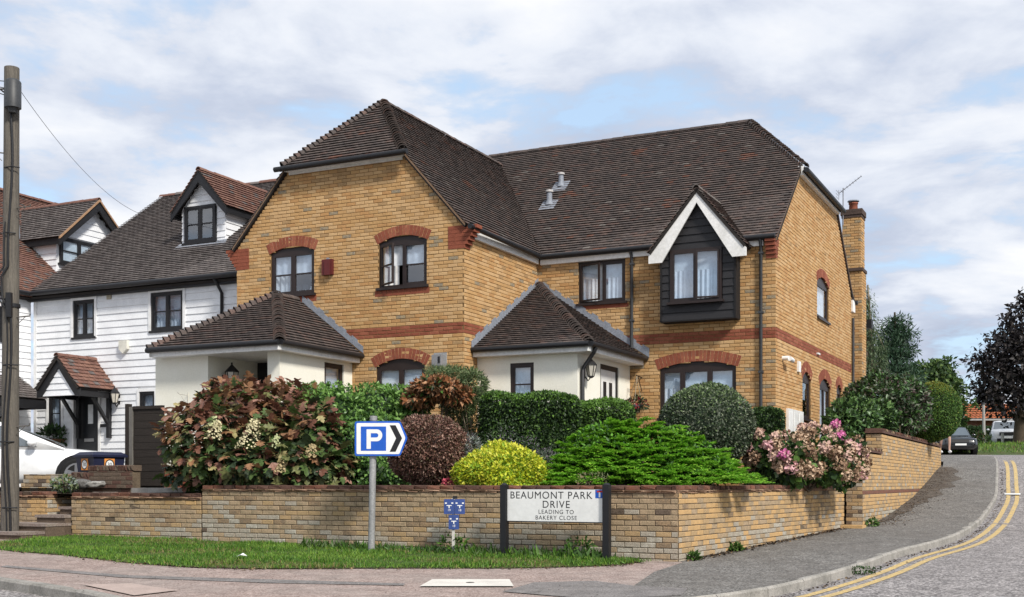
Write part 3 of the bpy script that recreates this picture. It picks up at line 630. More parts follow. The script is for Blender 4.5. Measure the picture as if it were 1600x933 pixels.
def curtain(parent, fr, t0, t1, z0, z1, n, mat, waves=7, amp=.018, name='curtain'):
    mb = MB(); k = waves*6; vs = []
    for z in (z0, z1):
        for i in range(k+1): vs.append(fr.pt(t0+(t1-t0)*i/k, z, n+amp*math.sin(i*math.pi/3)*(1.0 if z == z0 else .6)+amp*.4*math.sin(i*.9)))
    mb.add(vs, [(i, i+1, k+2+i, k+1+i) for i in range(k)], 0, True); return mb.build(name, mat, parent)
def window(thing, fr, t0, t1, z0, z1, rise=0, lights=(1, 1), transom=None, opened=None, style='net', fw_=.055, n0=-.085, n1=-.03, sill=True, mat=None, ang=38, name='window', hinge='L', glass=None, curt=True, back=True):
    mat = mat or M_frame; glass = glass or M_glass
    mb = MB(); ztop = z1
    mb.fbox(fr, t0, t0+fw_, z0, z1, n0, n1); mb.fbox(fr, t1-fw_, t1, z0, z1, n0, n1); mb.fbox(fr, t0+fw_, t1-fw_, z0, z0+fw_, n0+.002, n1-.002)
    mb.fbox(fr, t0+fw_, t1-fw_, z1-fw_*1.1, z1, n0+.002, n1-.002)
    if rise > 0:
        w = (t1-t0)/2; rad = (w*w+rise*rise)/(2*rise); c = (t0+t1)/2; K = 12; arc = []
        for i in range(K+1):
            x = -w+2*w*i/K; arc.append((c+x, z1+rise-rad+math.sqrt(max(rad*rad-x*x, 0))+.004))
        mb.prism([fr.pt(t1, z1, n0)]+[fr.pt(a, b, n0) for a, b in arc[::-1]]+[fr.pt(t0, z1, n0)], fr.N*(n1-n0-.008))
    tot = sum(lights); x = t0+fw_; ti = t1-t0-2*fw_; cells = []
    for i, l in enumerate(lights):
        w = ti*l/tot; a = x; b = x+w; x = b
        if i > 0: a += .022
        if i < len(lights)-1: b -= .022; mb.fbox(fr, b, b+.044, z0+fw_, z1-fw_*1.1, n0+.004, n1-.004)
        cells.append((a, b))
    fo = mb.build(name, mat, thing)
    zz0, zz1 = z0+fw_, z1-fw_*1.1
    for i, (a, b) in enumerate(cells):
        rows = [(zz0, zz1)] if not transom else [(zz0, zz0+(zz1-zz0)*transom-.014), (zz0+(zz1-zz0)*transom+.014, zz1)]
        f2 = fr; aa, bb = a, b; nn = (n0+n1)/2
        sb = MB(); e = .034
        if opened == i:
            an = math.radians(ang)
            if hinge == 'L': f2 = Fr(fr.pt(a, 0, n1), fr.T*math.cos(an)+fr.N*math.sin(an), fr.N*math.cos(an)-fr.T*math.sin(an)); aa, bb = 0, b-a
            else: f2 = Fr(fr.pt(b, 0, n1), fr.T*math.cos(an)-fr.N*math.sin(an), fr.N*math.cos(an)+fr.T*math.sin(an)); aa, bb = -(b-a), 0
            nn = 0.0
        sb.fbox(f2, aa, aa+e, zz0, zz1, nn-.02, nn+.026); sb.fbox(f2, bb-e, bb, zz0, zz1, nn-.02, nn+.026); sb.fbox(f2, aa+e, bb-e, zz0, zz0+e, nn-.019, nn+.025); sb.fbox(f2, aa+e, bb-e, zz1-e, zz1, nn-.019, nn+.025)
        if transom: sb.fbox(f2, aa+e, bb-e, rows[0][1], rows[1][0], nn-.018, nn+.024)
        sb.build('sash', mat, fo)
        for r0, r1 in rows:
            pb = MB(); pb.fbox(f2, aa+e, bb-e, max(r0, zz0+e), min(r1, zz1-e), nn-.003, nn+.003); pb.build('pane', glass, fo)
    if curt:
        h = z1-z0
        if style == 'net': curtain(fo, fr, t0+.06, t1-.06, z0+.05, z0+h*.60, -.115, M_net, max(4, int((t1-t0)*9))); curtain(fo, fr, t0+.05, t1-.05, z0+h*.602, z1, -.135, M_blind, 2, .004, 'blind')
        elif style == 'full': curtain(fo, fr, t0+.05, t1-.05, z0+.05, z1, -.12, M_net, max(4, int((t1-t0)*8)))
        elif style == 'blind': curtain(fo, fr, t0+.05, t1-.05, z0+h*.45, z1, -.12, M_blind, 2, .004, 'blind')
        elif style == 'mixed':
            curtain(fo, fr, t0+.05, t1-.05, z0+h*.5, z1, -.12, M_net, 6, .012); curtain(fo, fr, t0+.04, t0+(t1-t0)*.36, z0+.04, z0+h*.5, -.13, M_drape, 3, .022)
    if back:
        bk = MB(); bk.fbox(fr, t0-.15, t1+.15, z0-.2, z1+rise+.15, -1.1, -1.06); bk.build('dark_backing', M_dark, fo)  # panel behind the window, the unlit room's darkness put into its colour
    if sill:
        s = MB(); s.fbox(fr, t0-.05, t1+.05, z0-.045, z0+.004, n0, .055); s.build('sill', mat, fo)
    return fo
M_vj = pmat('arch_mortar', (.42, .27, .19), .95, .15, 8)
def arch(fr, t0, t1, z1, rise, depth, thick=.006, fan=.55):
    """brick arch over an opening: each voussoir its own box in one part"""
    w = (t1-t0)/2; rad = (w*w+rise*rise)/(2*rise); c = (t0+t1)/2; zc = z1+rise-rad; a0 = math.asin(w/rad)
    mb = MB(); n = max(5, int(2*a0*(rad+depth/2)/.078)); ext = 1.06
    pa = lambda a, r: (c+r*math.sin(a), zc+r*math.cos(a))
    K = 16
    mb.prism([fr.pt(*pa(-a0*ext+2*a0*ext*i/K, rad-.003), -.02) for i in range(K+1)]+[fr.pt(*pa(a0*ext-2*a0*ext*i/K, rad+depth), -.02) for i in range(K+1)], fr.N*(.02+thick), 1)
    for i in range(n):
        x0 = -a0*ext+2*a0*ext*(i+.06)/n; x1 = -a0*ext+2*a0*ext*(i+.94)/n; q = [pa(x0, rad-.006), pa(x1, rad-.006), pa(x1, rad+depth-R.uniform(0, .004)), pa(x0, rad+depth-R.uniform(0, .004))]
        mb.prism([fr.pt(x, y, -.09) for x, y in q], fr.N*(.09+thick+.005+R.uniform(-.002, .002)), R.choice((0, 0, 2)))
    return mb.build('brick_arch', [BH[5], M_vj, BH[6]], house)
def opening(fr, key, pl, pr, ybot, yspring, ycrown=None, **kw):
    t0, t1 = fr.t(pl), fr.t(pr); pc = (pl+pr)/2; z0 = fr.z(pc, ybot); z1 = fr.z(pc, yspring); rise = fr.z(pc, ycrown)-z1 if ycrown else 0
    HO[key].append((t0, t1, z0, z1, rise)); ad = kw.pop('archd', .22)
    if rise: arch(fr, t0, t1, z1, rise, ad)
    return window(house, fr, t0, t1, z0, z1, rise, **kw), (t0, t1, z0, z1, rise)
# windows of the gable front
wa1, q1 = opening(fA, 'A', 423, 491, 461, 393, 384.5, transom=.48, style='mixed')
wa2, q2 = opening(fA, 'A', 592, 667, 448, 377, 367, transom=.48, opened=0, style='mixed', ang=30, archd=.2)
wa3, q3 = opening(fA, 'A', 588, 664, 640, 571, 560, transom=None, style='blind')
for q in (q1, q2):     # red brick sub-sills
    mb = MB(); n = 9
    for i in range(n):
        a = q[0]-.09+(q[1]-q[0]+.16)*i/n; b = q[0]-.09+(q[1]-q[0]+.16)*(i+.94)/n; mb.fbox(fA, a, b, q[2]-.17, q[2]-.048, -.05, .012)
    mb.build('sill_bricks', BH[5], house)
wb1, q4 = opening(fB, 'B', 904, 977, 473, 407, transom=None, opened=0, style='net', ang=14, lights=(1.05, .0001+.95))
wb2, q5 = opening(fB, 'B', 1031, 1150, 652, 574, 564, lights=(.85, 1.15, 1), style='net', archd=.23)
mb = MB(); mb.fbox(fB, q4[0]-.09, q4[1]+.08, q4[2]-.13, q4[2]-.048, -.05, .012); mb.build('sill_bricks', BH[5], house)
wc1, q6 = opening(fC, 'C', 1276.5, 1294.5, 500, 444, 434, lights=(1,), style='full', archd=.2)
wc2, q7 = opening(fC, 'C', 1253.5, 1266.5, 655, 592, 581, lights=(1,), style='mixed', archd=.24)
wc3, q8 = opening(fC, 'C', 1280.5, 1297, 716, 604, 592, lights=(1, 1), style='full', archd=.24, sill=False, name='french_door')
wc4, q9 = opening(fC, 'C', 1307, 1314.5, 655, 610, 601, lights=(1,), style='full', archd=.22)
# walls
def band(t, z): return R.choice((5, 5, 6)) if 3.045 < z < 3.27 else None
gA = 1.12; hA = 1.42; EVA = 5.22
zh = EVA+gA*hA
polyA = [(0, ZB), (WA, ZB), (WA, EVA), (WA-hA, zh), (hA, zh), (0, EVA)]
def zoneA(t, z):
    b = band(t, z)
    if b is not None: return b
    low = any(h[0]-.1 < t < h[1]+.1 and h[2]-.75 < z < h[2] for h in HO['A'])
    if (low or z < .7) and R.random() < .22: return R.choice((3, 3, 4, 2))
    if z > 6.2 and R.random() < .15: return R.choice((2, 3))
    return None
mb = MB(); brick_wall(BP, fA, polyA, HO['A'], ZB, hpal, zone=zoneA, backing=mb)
wallA = mb.build('front_wall', M_hm, house)
def reparent(start, wall):
    for i in range(start, len(BP.p)): q = BP.p[i]; BP.p[i] = q[:6]+(wall,)+q[7:]
reparent(0, wallA)
k = len(BP.p); mb = MB(); brick_wall(BP, fR, [(0.008, ZB), (RV, ZB), (RV, EV-.02), (.008, EV-.02)], [], ZB, hpal, zone=band, backing=mb); reparent(k, mb.build('return_wall', M_hm, house))
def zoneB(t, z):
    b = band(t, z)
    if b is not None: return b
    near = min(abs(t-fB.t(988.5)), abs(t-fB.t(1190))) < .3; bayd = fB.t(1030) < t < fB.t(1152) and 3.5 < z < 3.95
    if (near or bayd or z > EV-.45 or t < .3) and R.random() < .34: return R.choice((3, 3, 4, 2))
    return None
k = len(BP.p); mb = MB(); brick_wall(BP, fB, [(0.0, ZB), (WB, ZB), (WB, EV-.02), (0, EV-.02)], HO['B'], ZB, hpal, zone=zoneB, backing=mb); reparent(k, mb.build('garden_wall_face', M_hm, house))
gB = .86; hB = 2.03*S; zhB = 5.10+gB*hB
polyC = [(0.008, ZB), (DC, ZB), (DC, 5.10), (DC-hB, zhB), (hB, zhB), (.008, 5.10)]
k = len(BP.p); mb = MB(); brick_wall(BP, fC, polyC, HO['C'], ZB, [0]*18+[1]*16+[2]*9+[3], zone=band, backing=mb); reparent(k, mb.build('side_wall', M_hm, house))
mb = MB(); fBk = Fr(W(WB, RV+DC, 0), -U, V); mb.fbox(fBk, 0, WA+WB, ZB, 5.1, -.2, 0); fL = Fr(W(-WA, RV+DC, 0), -V, -U); mb.prism([fL.pt(x, z, 0) for x, z in ((0, ZB), (RV+DC, ZB), (RV+DC, 5.1), (DC, 5.1), (DC/2, 8.6), (0, 5.1))], U*.2); mb.build('rear_wall', BH[0], house)
# red corbels at the eaves
def corbel(o, T, N, steps, z, w, out):
    for i in range(steps):
        zt = z-i*.078
        for j, (a, b) in enumerate(((0, .5), (.5, 1))):
            BP.add(o+T*(w*a)+Vector((0, 0, zt-.068)), T*(w*(b-a)-.008), N*(out-.055*i), Vector((0, 0, .068)), R.choice((5, 6)), None, front=N)
for sd_ in (0, 1):
    mb = MB()
    for i in range(6):
        e = .30-.055*i; zt = EV+.09-.079*i
        if sd_: mb.fbox(fA, WA-.36, WA+e, zt-.070, zt, -.22, .014+.001*(i % 2))
        else: mb.fbox(fA, -e, .34, zt-.070, zt, -.22, .014+.001*(i % 2))
    mb.fbox(fA, WA-.355 if sd_ else .02, WA-.02 if sd_ else .33, EV-.37, EV+.08, -.1, .011); mb.build('corbel', BH[5], house)
mb = MB()
for i in range(5):
    zt = 5.13-.085*i; e = .26-.055*i; mb.fbox(fB, WB-.2, WB+.012, zt-.07, zt, -.1, max(e*.6, .012)); mb.fbox(fC, .0, .24-.03*i, zt-.07, zt, -.1, .012)
mb.build('corbel', BH[5], house)

# things standing on the sill behind the left upper window
def sill_thing(name, label, cat, px, py0, py1, w, kind):
    t_ = fA.t(px, -.11); z0_ = q1[2]+.06; h = fA.z(px, py1, -.11)-z0_; b_ = fA.pt(t_, z0_, -.105); e_ = empty(name, b_, label, cat)
    if kind == 'mirror':
        mb = MB(); mb.fbox(fA, t_-w*.4, t_+w*.4, z0_, z0_+.02, -.13, -.085); mb.tube([fA.pt(t_, z0_+.01, -.105), fA.pt(t_, z0_+h*.3, -.105)], .012, 6); mb.build('stand', M_upvc, e_)
        pts = [fA.pt(t_+w*.5*math.cos(a), z0_+h*.58+h*.42*math.sin(a), -.112) for a in np.linspace(0, 2*math.pi, 17)[:-1]]; mb = MB(); mb.prism(pts, fA.N*.014); mb.build('disc', M_black, e_)
    else: mb = MB(); mb.lathe(b_, [(0, 0), (w*.5, 0), (w*.5, h*.55), (w*.18, h*.75), (w*.18, h), (0, h)], 10); mb.build('body', M_upvc, e_); mb = MB(); mb.lathe(b_+Vector((0, 0, h)), [(w*.2, 0), (w*.2, h*.12), (0, h*.12)], 8); mb.build('cap', M_upvc, e_)
sill_thing('table_mirror', 'dark table mirror on the sill behind the upper left gable window, left of the other', 'mirror', 467, 460, 445.5, .13, 'mirror')
sill_thing('table_mirror', 'dark round table mirror on the sill behind the upper left gable window, beside the bottle', 'mirror', 478, 460, 444.5, .15, 'mirror')
sill_thing('bottle', 'small white bottle on the window sill at the upper left gable window', 'bottle', 486.5, 460, 448, .06, 'bottle')
# ---------------- roofs
RT_M = [pmat('roof_brown', (.108, .084, .076), .88, .3, 5, 50, .4, tint=(.05, .042, .04)), pmat('roof_umber', (.122, .094, .083), .88, .3, 5, 50, .4, tint=(.06, .05, .045)), pmat('roof_black', (.082, .068, .063), .88, .3, 6, 50, .4), pmat('roof_plum', (.130, .088, .074), .88, .3, 5, 50, .4, tint=(.08, .055, .05)), pmat('roof_rust', (.16, .08, .058), .88, .25, 5, 50, .4), pmat('roof_lichen', (.17, .15, .135), .9, .3, 9, 50, .4)]
rpal = [0]*10+[1]*8+[2]*4+[3]*3
def rp2(x, y):
    return [4, 4, 3, 1] if math.sin(x*1.3+y*.7)*math.sin(y*1.9-x*.4+2) > .93 else (rpal if R.random() < .985 else [4, 5])
TP = Pieces(house, 'roof_tile', 'tile', RT_M)
M_under = pmat('roof_underlay', (.03, .026, .024), .95, .1)
zA = lambda u: EVA+.10+gA*(-u) if u > -WA/2 else EVA+.10+gA*(u+WA)
oe = .09; mid = -WA/2; wA = 1.55; fo = -.14
zAm = zA(mid+1e-6); vj = RV+(zAm-5.20)/gB
def roof(name, pts, parent=house, pal=rp2, P=None, mats=None, **kw):
    mb = MB()
    P = P or TP; k = len(P.p); roof_tiles(P, pts, backing=mb, pal=pal, **kw); ob = mb.build(name, M_under, parent)
    for i in range(k, len(P.p)): q = P.p[i]; P.p[i] = q[:6]+(ob,)+q[7:]
    return ob
rA = roof('gable_roof_slope', [W(oe, fo+.06, zA(oe)), W(oe, RV-oe, zA(oe)), W(mid, vj, zAm), W(mid, wA, zAm), W(-hA, fo+.06, zA(-hA))])
roof('gable_roof_slope', [W(-WA-oe, fo+.06, zA(-WA-oe)), W(-WA-oe, RV, zA(-WA-oe)), W(mid, vj, zAm), W(mid, wA, zAm), W(-WA+hA, fo+.06, zA(-hA))])
zhe = zA(-hA)-.02
rH = roof('gable_hip', [W(-WA+hA-.12, fo-.06, zhe-.06), W(-hA+.12, fo-.06, zhe-.06), W(mid+.04, wA, zAm), W(mid-.04, wA, zAm)])
zBf = lambda v: 5.20+gB*(v-RV)
vr = RV+DC/2; zBr = zBf(vr); ur = 3.3*S; ue_ = WB+.05
rB = roof('main_roof_slope', [W(oe, RV-oe, zBf(RV-oe)), W(ue_, RV-oe, zBf(RV-oe)), W(ue_, RV+hB, zBf(RV+hB)), W(ur, vr, zBr), W(mid-.8, vr, zBr), W(mid, vj, zBf(vj))])
roof('main_hip', [W(ue_+.1, RV+hB-.14, zBf(RV+hB)-.13), W(ue_+.1, RV+DC-hB+.14, zBf(RV+hB)-.13), W(ur, vr+.03, zBr), W(ur, vr-.03, zBr)])
mb = MB(); mb.prism([W(ue_, RV+DC+.1, 5.12), W(ue_, RV+DC-hB, zBf(RV+hB)), W(ur, vr, zBr-.01), W(-WA, vr, zBr-.01), W(-WA, RV+DC+.1, 5.12)], (0, 0, -.08)); mb.prism([W(mid, vr, zBr-.02), W(-WA-.05, vr, zBr-.02), W(-WA-.05, RV, 5.2), W(mid, vj, zAm-.03)], (0, 0, -.06)); mb.build('rear_roof', RT_M[0], house)
RM = [RT_M[0], RT_M[3], RT_M[2], RT_M[1]]
ridge_tiles(rA, W(mid, wA-.05, zAm+.03), W(mid, vj, zAm+.03), RM)
ridge_tiles(rB, W(mid-.6, vr, zBr+.03), W(ur+.03, vr, zBr+.03), [RT_M[2], RT_M[0]])
ridge_tiles(rH, W(-hA+.06, fo, zhe+.0), W(mid, wA, zAm+.02), RM, .105, .125, True, 'hip_tile')
ridge_tiles(rH, W(-WA+hA-.06, fo, zhe+.0), W(mid, wA, zAm+.02), RM, .105, .125, True, 'hip_tile')
ridge_tiles(rB, W(ue_+.06, RV+hB-.05, zBf(RV+hB)-.05), W(ur, vr, zBr+.02), RM, .105, .125, True, 'hip_tile')
# verges: mortar and undercloak along the rakes, white boards and gutters under the hips and eaves
M_verge = pmat('verge_mortar', (.20, .13, .085), .95, .3, 9, 50, .4)
for (u0, z0), (u1, z1) in (((.06, zA(.06)), (-hA, zA(-hA))), ((-WA-.06, zA(-WA-.06)), (-WA+hA, zA(-hA)))):
    mb = MB(); a, b = W(u0, fo+.05, z0-.05), W(u1, fo+.05, z1-.05); mb.obox(a, b-a, V*.12, Vector((0, 0, .045))); mb.build('verge', M_verge, house)
for (v0, z0), (v1, z1) in (((RV-oe, zBf(RV-oe)), (RV+hB, zBf(RV+hB))), ((RV+DC+oe, zBf(RV-oe)), (RV+DC-hB, zBf(RV+hB)))):
    mb = MB(); a, b = W(WB-.02, v0, z0-.05), W(WB-.02, v1, z1-.05); mb.obox(a, b-a, U*.065, Vector((0, 0, .045))); mb.build('verge', M_verge, house)
mb = MB()
mb.fbox(fA, hA-.05, WA-hA+.05, zh-.02, zh+.13, -.02, .09); mb.fbox(fA, hA+.02, WA-hA-.02, zh-.08, zh-.018, -.02, .03); mb.build('fascia', M_fascia, house)
for a_ in ((fR, .24, RV-.1, EV-.13, EV+.045, -.05, oe-.015), (fB, .1, WB-.25, EV-.15, EV+.035, -.05, oe-.015)): mb = MB(); mb.fbox(*a_); mb.build('fascia', M_fascia, house)
mb = MB()
fh = Fr(W(WB, RV+hB-.1, 0), V, U); mb.fbox(fh, 0, DC-2*hB+.2, zhB-.13, zhB+.02+.06, -.02, .10)
mb.build('fascia', M_fascia, house)
for a_, b_ in ((W(-WA+hA-.2, fo-.1, zhe-.07), W(-hA+.22, fo-.1, zhe-.07)), (W(.12+oe, .06-.2, EV+.03), W(.05+oe, RV-.1, EV+.02)), (W(.15, RV-oe-.05, EV+.02), W(WB+.02, RV-oe-.05, EV+.02)), (W(ue_+.14, RV+hB-.2, zBf(RV+hB)-.14), W(ue_+.14, RV+DC-hB+.2, zBf(RV+hB)-.14))):
    mb = MB(); mb.tube([a_, b_], .058, 8); mb.build('gutter', M_black, house)
def downpipe(px, fr, ztop, zbot, n=.06):
    t = fr.t(px); mb = MB(); mb.tube([fr.pt(t, ztop+.03, oe+.05), fr.pt(t, ztop-.06, oe+.03), fr.pt(t, ztop-.16, n), fr.pt(t, zbot, n)], .036, 8)
    z = ztop-.3
    while z > zbot: mb.fbox(fr, t-.05, t+.05, z-.02, z+.02, -.005, n+.04); z -= 1.25
    mb.build('downpipe', M_pipe, house)
downpipe(988.5, fB, EV, 2.75); downpipe(1190, fB, EV, 0)
mb = MB(); t = DC-.05; mb.tube([fC.pt(t, 4.55, .06), fC.pt(t, 0, .06)], .036, 8); mb.build('downpipe', M_pipe, house)

# ---------------- bay with black boards and white bargeboard
nb = .32; b0, b1 = fB.t(1032, nb), fB.t(1150, nb); bc = (b0+b1)/2; zb0 = fB.z(1091, 500, nb); zap = fB.z(1086, 300, .5); zft = fB.z(1090, 388, .5)
bay = MB(); wz0, wz1 = fB.z(1090, 471, nb), fB.z(1090, 388, nb); w0, w1 = fB.t(1047.5, nb), fB.t(1128, nb)
bay.fbox(fB, b0+.03, w0, zb0+.02, wz1, 0, nb-.025); bay.fbox(fB, w1, b1-.03, zb0+.02, wz1, 0, nb-.025); bay.fbox(fB, w0, w1, zb0+.02, wz0, 0, nb-.025)
bay.prism([fB.pt(b0+.03, wz1, 0), fB.pt(b1-.03, wz1, 0), fB.pt(b1-.03, zft+.1, 0), fB.pt(bc, zap-.05, 0), fB.pt(b0+.03, zft+.1, 0)], fB.N*(nb-.026))
bay.fbox(fB, b0, b1, zb0-.01, zb0+.02, 0, nb+.02); bay.fbox(fB, b0-.005, b0+.035, zb0, zft+.15, 0, nb+.02); bay.fbox(fB, b1-.035, b1+.005, zb0, zft+.15, 0, nb+.02)
bayo = bay.build('bay', pmat('bay_carcass', (.016, .015, .016), .7, .2, 4), house)
M_bb = pmat('black_board', (.022, .021, .023), .55, .35, 3, 40, .3, spec=.35, stretch=(1, 1, 6))
frb = Fr(fB.pt(0, 0, nb-.025), fB.T, fB.N)
bz = zb0+.02; slope = (zap-zft)/((b1-b0)/2+.28)
while bz < zap-.12:
    h = min(.165, zap-bz-.05); zt = bz+h; iv = [(b0+.03, b1-.03)]
    if bz+h*.5 > zft+.12: hw = max(.05, (zap-.02-bz-h*.5)/slope); iv = [(max(bc-hw, b0+.03), min(bc+hw, b1-.03))]
    if bz+h*.6 > wz0 and bz+h*.4 < wz1: iv = minus(iv, w0-.015, w1+.015)
    for a, b in iv:
        if b-a > .03: mb = MB(); mb.add([frb.pt(a, bz, 0), frb.pt(b, bz, 0), frb.pt(b, bz, .034), frb.pt(a, bz, .034), frb.pt(a, zt+.012, 0), frb.pt(b, zt+.012, 0), frb.pt(b, zt+.012, .012), frb.pt(a, zt+.012, .012)], [(0, 3, 2, 1), (4, 5, 6, 7), (0, 1, 5, 4), (1, 2, 6, 5), (2, 3, 7, 6), (3, 0, 4, 7)]); mb.v = [tuple(Vector(x)) for x in mb.v]; mb.build('board', M_bb, bayo)
    bz += .165
window(house, Fr(fB.pt(0, 0, nb+.06), fB.T, fB.N), w0, w1, wz0, wz1, 0, (1, .98), None, 1, 'net', ang=9, hinge='R')
# bay gable roof and bargeboards
hw = (fB.t(1165, .5)-fB.t(1012, .5))/2; gc = (fB.t(1165, .5)+fB.t(1012, .5))/2; nf = .47
zr = zap+.10; ze = zft+.0; sl = (zr-ze)/hw
vb = lambda z: (z-5.20)/gB           # how far back the main slope reaches height z
for sgn in (-1, 1):
    fpts = [fB.pt(gc+sgn*hw, ze, nf), fB.pt(gc+sgn*hw, ze, .02), fB.pt(gc+sgn*(hw-.25), ze+sl*.25, -vb(ze+sl*.25)), fB.pt(gc, zr, -vb(zr)), fB.pt(gc, zr, nf)]
    roof('bay_roof_slope', fpts, pal=[5, 1, 3, 0], gauge=.1)
    mb = MB(); a = fB.pt(gc, zr-.06, nf-.02); b = fB.pt(gc+sgn*hw, ze-.06, nf-.02); wv = Vector((0, 0, -.25))
    mb.prism([a, b, b+Vector((0, 0, -.17)), b+Vector((0, 0, -.17))-U*sgn*.30, a+Vector((0, 0, -.25))], -fB.N*.035); mb.build('bargeboard', M_fascia, house)
ridge_tiles(rB, fB.pt(gc, zr+.01, nf+.02), fB.pt(gc, zr+.01, -vb(zr)), [RT_M[5], RT_M[3]], .08, .3)

# ---------------- left porch (in front of the gable)
def cream(mb, *a): mb.fbox(*a)
pe_ = 2.29*S; pv = -2.475*S; puR = -2.152*S; puL = -5.02*S; pm = (puR+puL)/2; pzr = 3.41*S; pvh = -.655*S
fP = Fr(W(0, -2.2*S, 0), U, -V)
uc = fP.t(437); ud = fP.t(418); ub = fP.t(325); ua = fP.t(243)
mb = MB(); zc = pe_-.02
mb.fbox(fP, ua, ub, .32, zc, -1.75, 0); mb.fbox(fP, ud, uc, .32, zc, -.22, 0)
fPr = Fr(W(uc, -2.2*S, 0), V, U); p0, p1 = fPr.t(507), fPr.t(537); pz0, pz1 = fPr.z(522, 640), fPr.z(522, 568)
mb.fbox(fPr, .22, p0, .32, zc, -.2, 0); mb.fbox(fPr, p1, 2.2*S, .32, zc, -.2, 0); mb.fbox(fPr, p0, p1, .32, pz0, -.2, 0); mb.fbox(fPr, p0, p1, pz1, zc, -.2, 0)
mb.fbox(fP, ub, uc-.2, .32, zc, -1.75, -1.62)
mb.build('porch_wall', M_cream, house)
window(house, fPr, p0, p1, pz0, pz1, 0, (1,), None, None, 'net', mat=M_frame)
mb = MB(); mb.fbox(fP, ua+.02, ub-.02, -.2, .318, -1.7, -.02); mb.fbox(fP, ud+.02, uc-.02, -.2, .318, -.2, -.02); mb.fbox(fPr, .22, 2.19*S, -.2, .318, -.18, -.02); mb.build('porch_plinth', BH[5], house)
d0, d1 = fP.t(386, -1.6), fP.t(416, -1.6); mb = MB(); mb.fbox(fP, d0, max(d1, d0+.85), .3, fP.z(400, 561, -1.6), -1.615, -1.57); dr = mb.build('porch_door', M_black, house)
TPp = TP
prs = lambda pts, nm: roof(nm, pts, pal=rpal)
zpe = pe_+.08
r1 = prs([W(puL, pv, zpe), W(puR, pv, zpe), W(pm, pvh, pzr+.08)], 'porch_roof')
r2 = prs([W(puR, pv, zpe), W(puR, -.01, zpe), W(pm, -.01, pzr+.08), W(pm, pvh, pzr+.08)], 'porch_roof')
r3 = prs([W(puL, pv, zpe), W(puL, -.01, zpe), W(pm, -.01, pzr+.08), W(pm, pvh, pzr+.08)], 'porch_roof')
ridge_tiles(r1, W(puR, pv, zpe+.0), W(pm, pvh, pzr+.1), RM, .11, .125, True, 'hip_tile'); ridge_tiles(r1, W(puL, pv, zpe+.0), W(pm, pvh, pzr+.1), RM, .11, .125, True, 'hip_tile')
ridge_tiles(r1, W(pm, pvh, pzr+.11), W(pm, -.02, pzr+.11), RM, .08, .3)
mb = MB(); t0, t1 = fA.t(467), fA.t(568); a, b = W(pm+.12, -.012, pzr+.04), W(puR+.05, -.012, zpe+.05); n = 11
for i in range(n):
    p = a+(b-a)*(i/n); q = a+(b-a)*((i+1)/n); mb.obox(p, q-p, -V*.012, Vector((0, 0, .14+.045*(i % 2))))
mb.build('flashing', M_lead, house)
def eaves(path, z, inset=.10, soff=None):
    mb = MB(); mg = MB()
    for i in range(len(path)-1):
        a, b = path[i], path[i+1]; d = (b-a).normalized(); nrm = Vector((d.y, -d.x, 0)); 
        mb = MB(); mg = MB(); mb.obox(a-nrm*.03+Vector((0, 0, z-.15)), b-a, -nrm*.025, Vector((0, 0, .145))); mg.tube([a+nrm*.035+Vector((0, 0, z-.01)), b+nrm*.035+Vector((0, 0, z-.01))], .055, 8); mb.build('fascia', M_fascia, house); mg.build('gutter', M_black, house)
    if soff: mb = MB(); mb.prism([p+Vector((0, 0, z-.15)) for p in soff], (0, 0, .02)); mb.build('soffit', M_fascia, house)
eaves([W(puL, -.05, 0), W(puL, pv, 0), W(puR, pv, 0), W(puR, -.02, 0)], zpe, soff=[W(puL+.06, pv+.06, 0), W(puR-.06, pv+.06, 0), W(puR-.06, -.05, 0), W(puL+.06, -.05, 0)])
# ---------------- right porch (in the inner corner)
qe = 2.33*S; qu = 2.28*S; qv = .30*S; qz = 3.90*S
fQ = Fr(W(0, .5*S, 0), U, -V); fQ2 = Fr(W(1.97*S, .5*S, 0), V, U); x0, x1 = fQ.t(797), fQ.t(834); y0, y1 = fQ.z(815, 640), fQ.z(815, 567)
mb = MB(); zc = qe+.02; LQ = 1.97*S
mb.fbox(fQ, 0, x0, 0, zc, -.2, 0); mb.fbox(fQ, x1, LQ, 0, zc, -.2, 0); mb.fbox(fQ, x0, x1, 0, y0, -.2, 0); mb.fbox(fQ, x0, x1, y1, zc, -.2, 0)
e0, e1 = fQ2.t(938), fQ2.t(966.5); dz1 = fQ2.z(950, 571); LV = RV-.5*S
mb.fbox(fQ2, .2, e0, 0, zc, -.2, 0); mb.fbox(fQ2, e1, LV, 0, zc, -.2, 0); mb.fbox(fQ2, e0, e1, dz1, zc, -.2, 0); mb.build('porch_wall', M_cream, house)
window(house, fQ, x0, x1, y0, y1, 0, (1,), .55, None, 'net', n0=-.09, n1=-.02)
mb = MB(); mb.fbox(fQ2, e0, e0+.08, .1, dz1, -.12, -.02); mb.fbox(fQ2, e1-.09, e1, .1, dz1, -.12, -.02); mb.fbox(fQ2, e0+.08, e1-.09, dz1-.1, dz1, -.119, -.021); dfr = mb.build('door_frame', M_black, house)
mb = MB(); mb.fbox(fQ2, e0+.08, e1-.09, .1, dz1-.1, -.1, -.04); dor = mb.build('front_door', M_upvc, house)
wdt = e1-e0-.17; mb = MB()
for a in (.20, .58): mb.fbox(fQ2, e0+.08+wdt*a, e0+.08+wdt*(a+.2), .7, dz1-.35, -.042, -.036)
mb.build('pane', M_black, dor)
mb = MB(); mb.fbox(fQ2, e0+.1, e0+.13, 1.1, 1.3, -.04, .0); mb.build('handle', pmat('steel', (.5, .5, .5), .3, 0, metal=1), dor)
zqe = qe+.08
s1 = prs([W(-.0, qv, zqe), W(qu, qv, zqe), W(.03, RV-.03, qz+.06), W(0, RV-.05, qz+.04)], 'porch_roof')
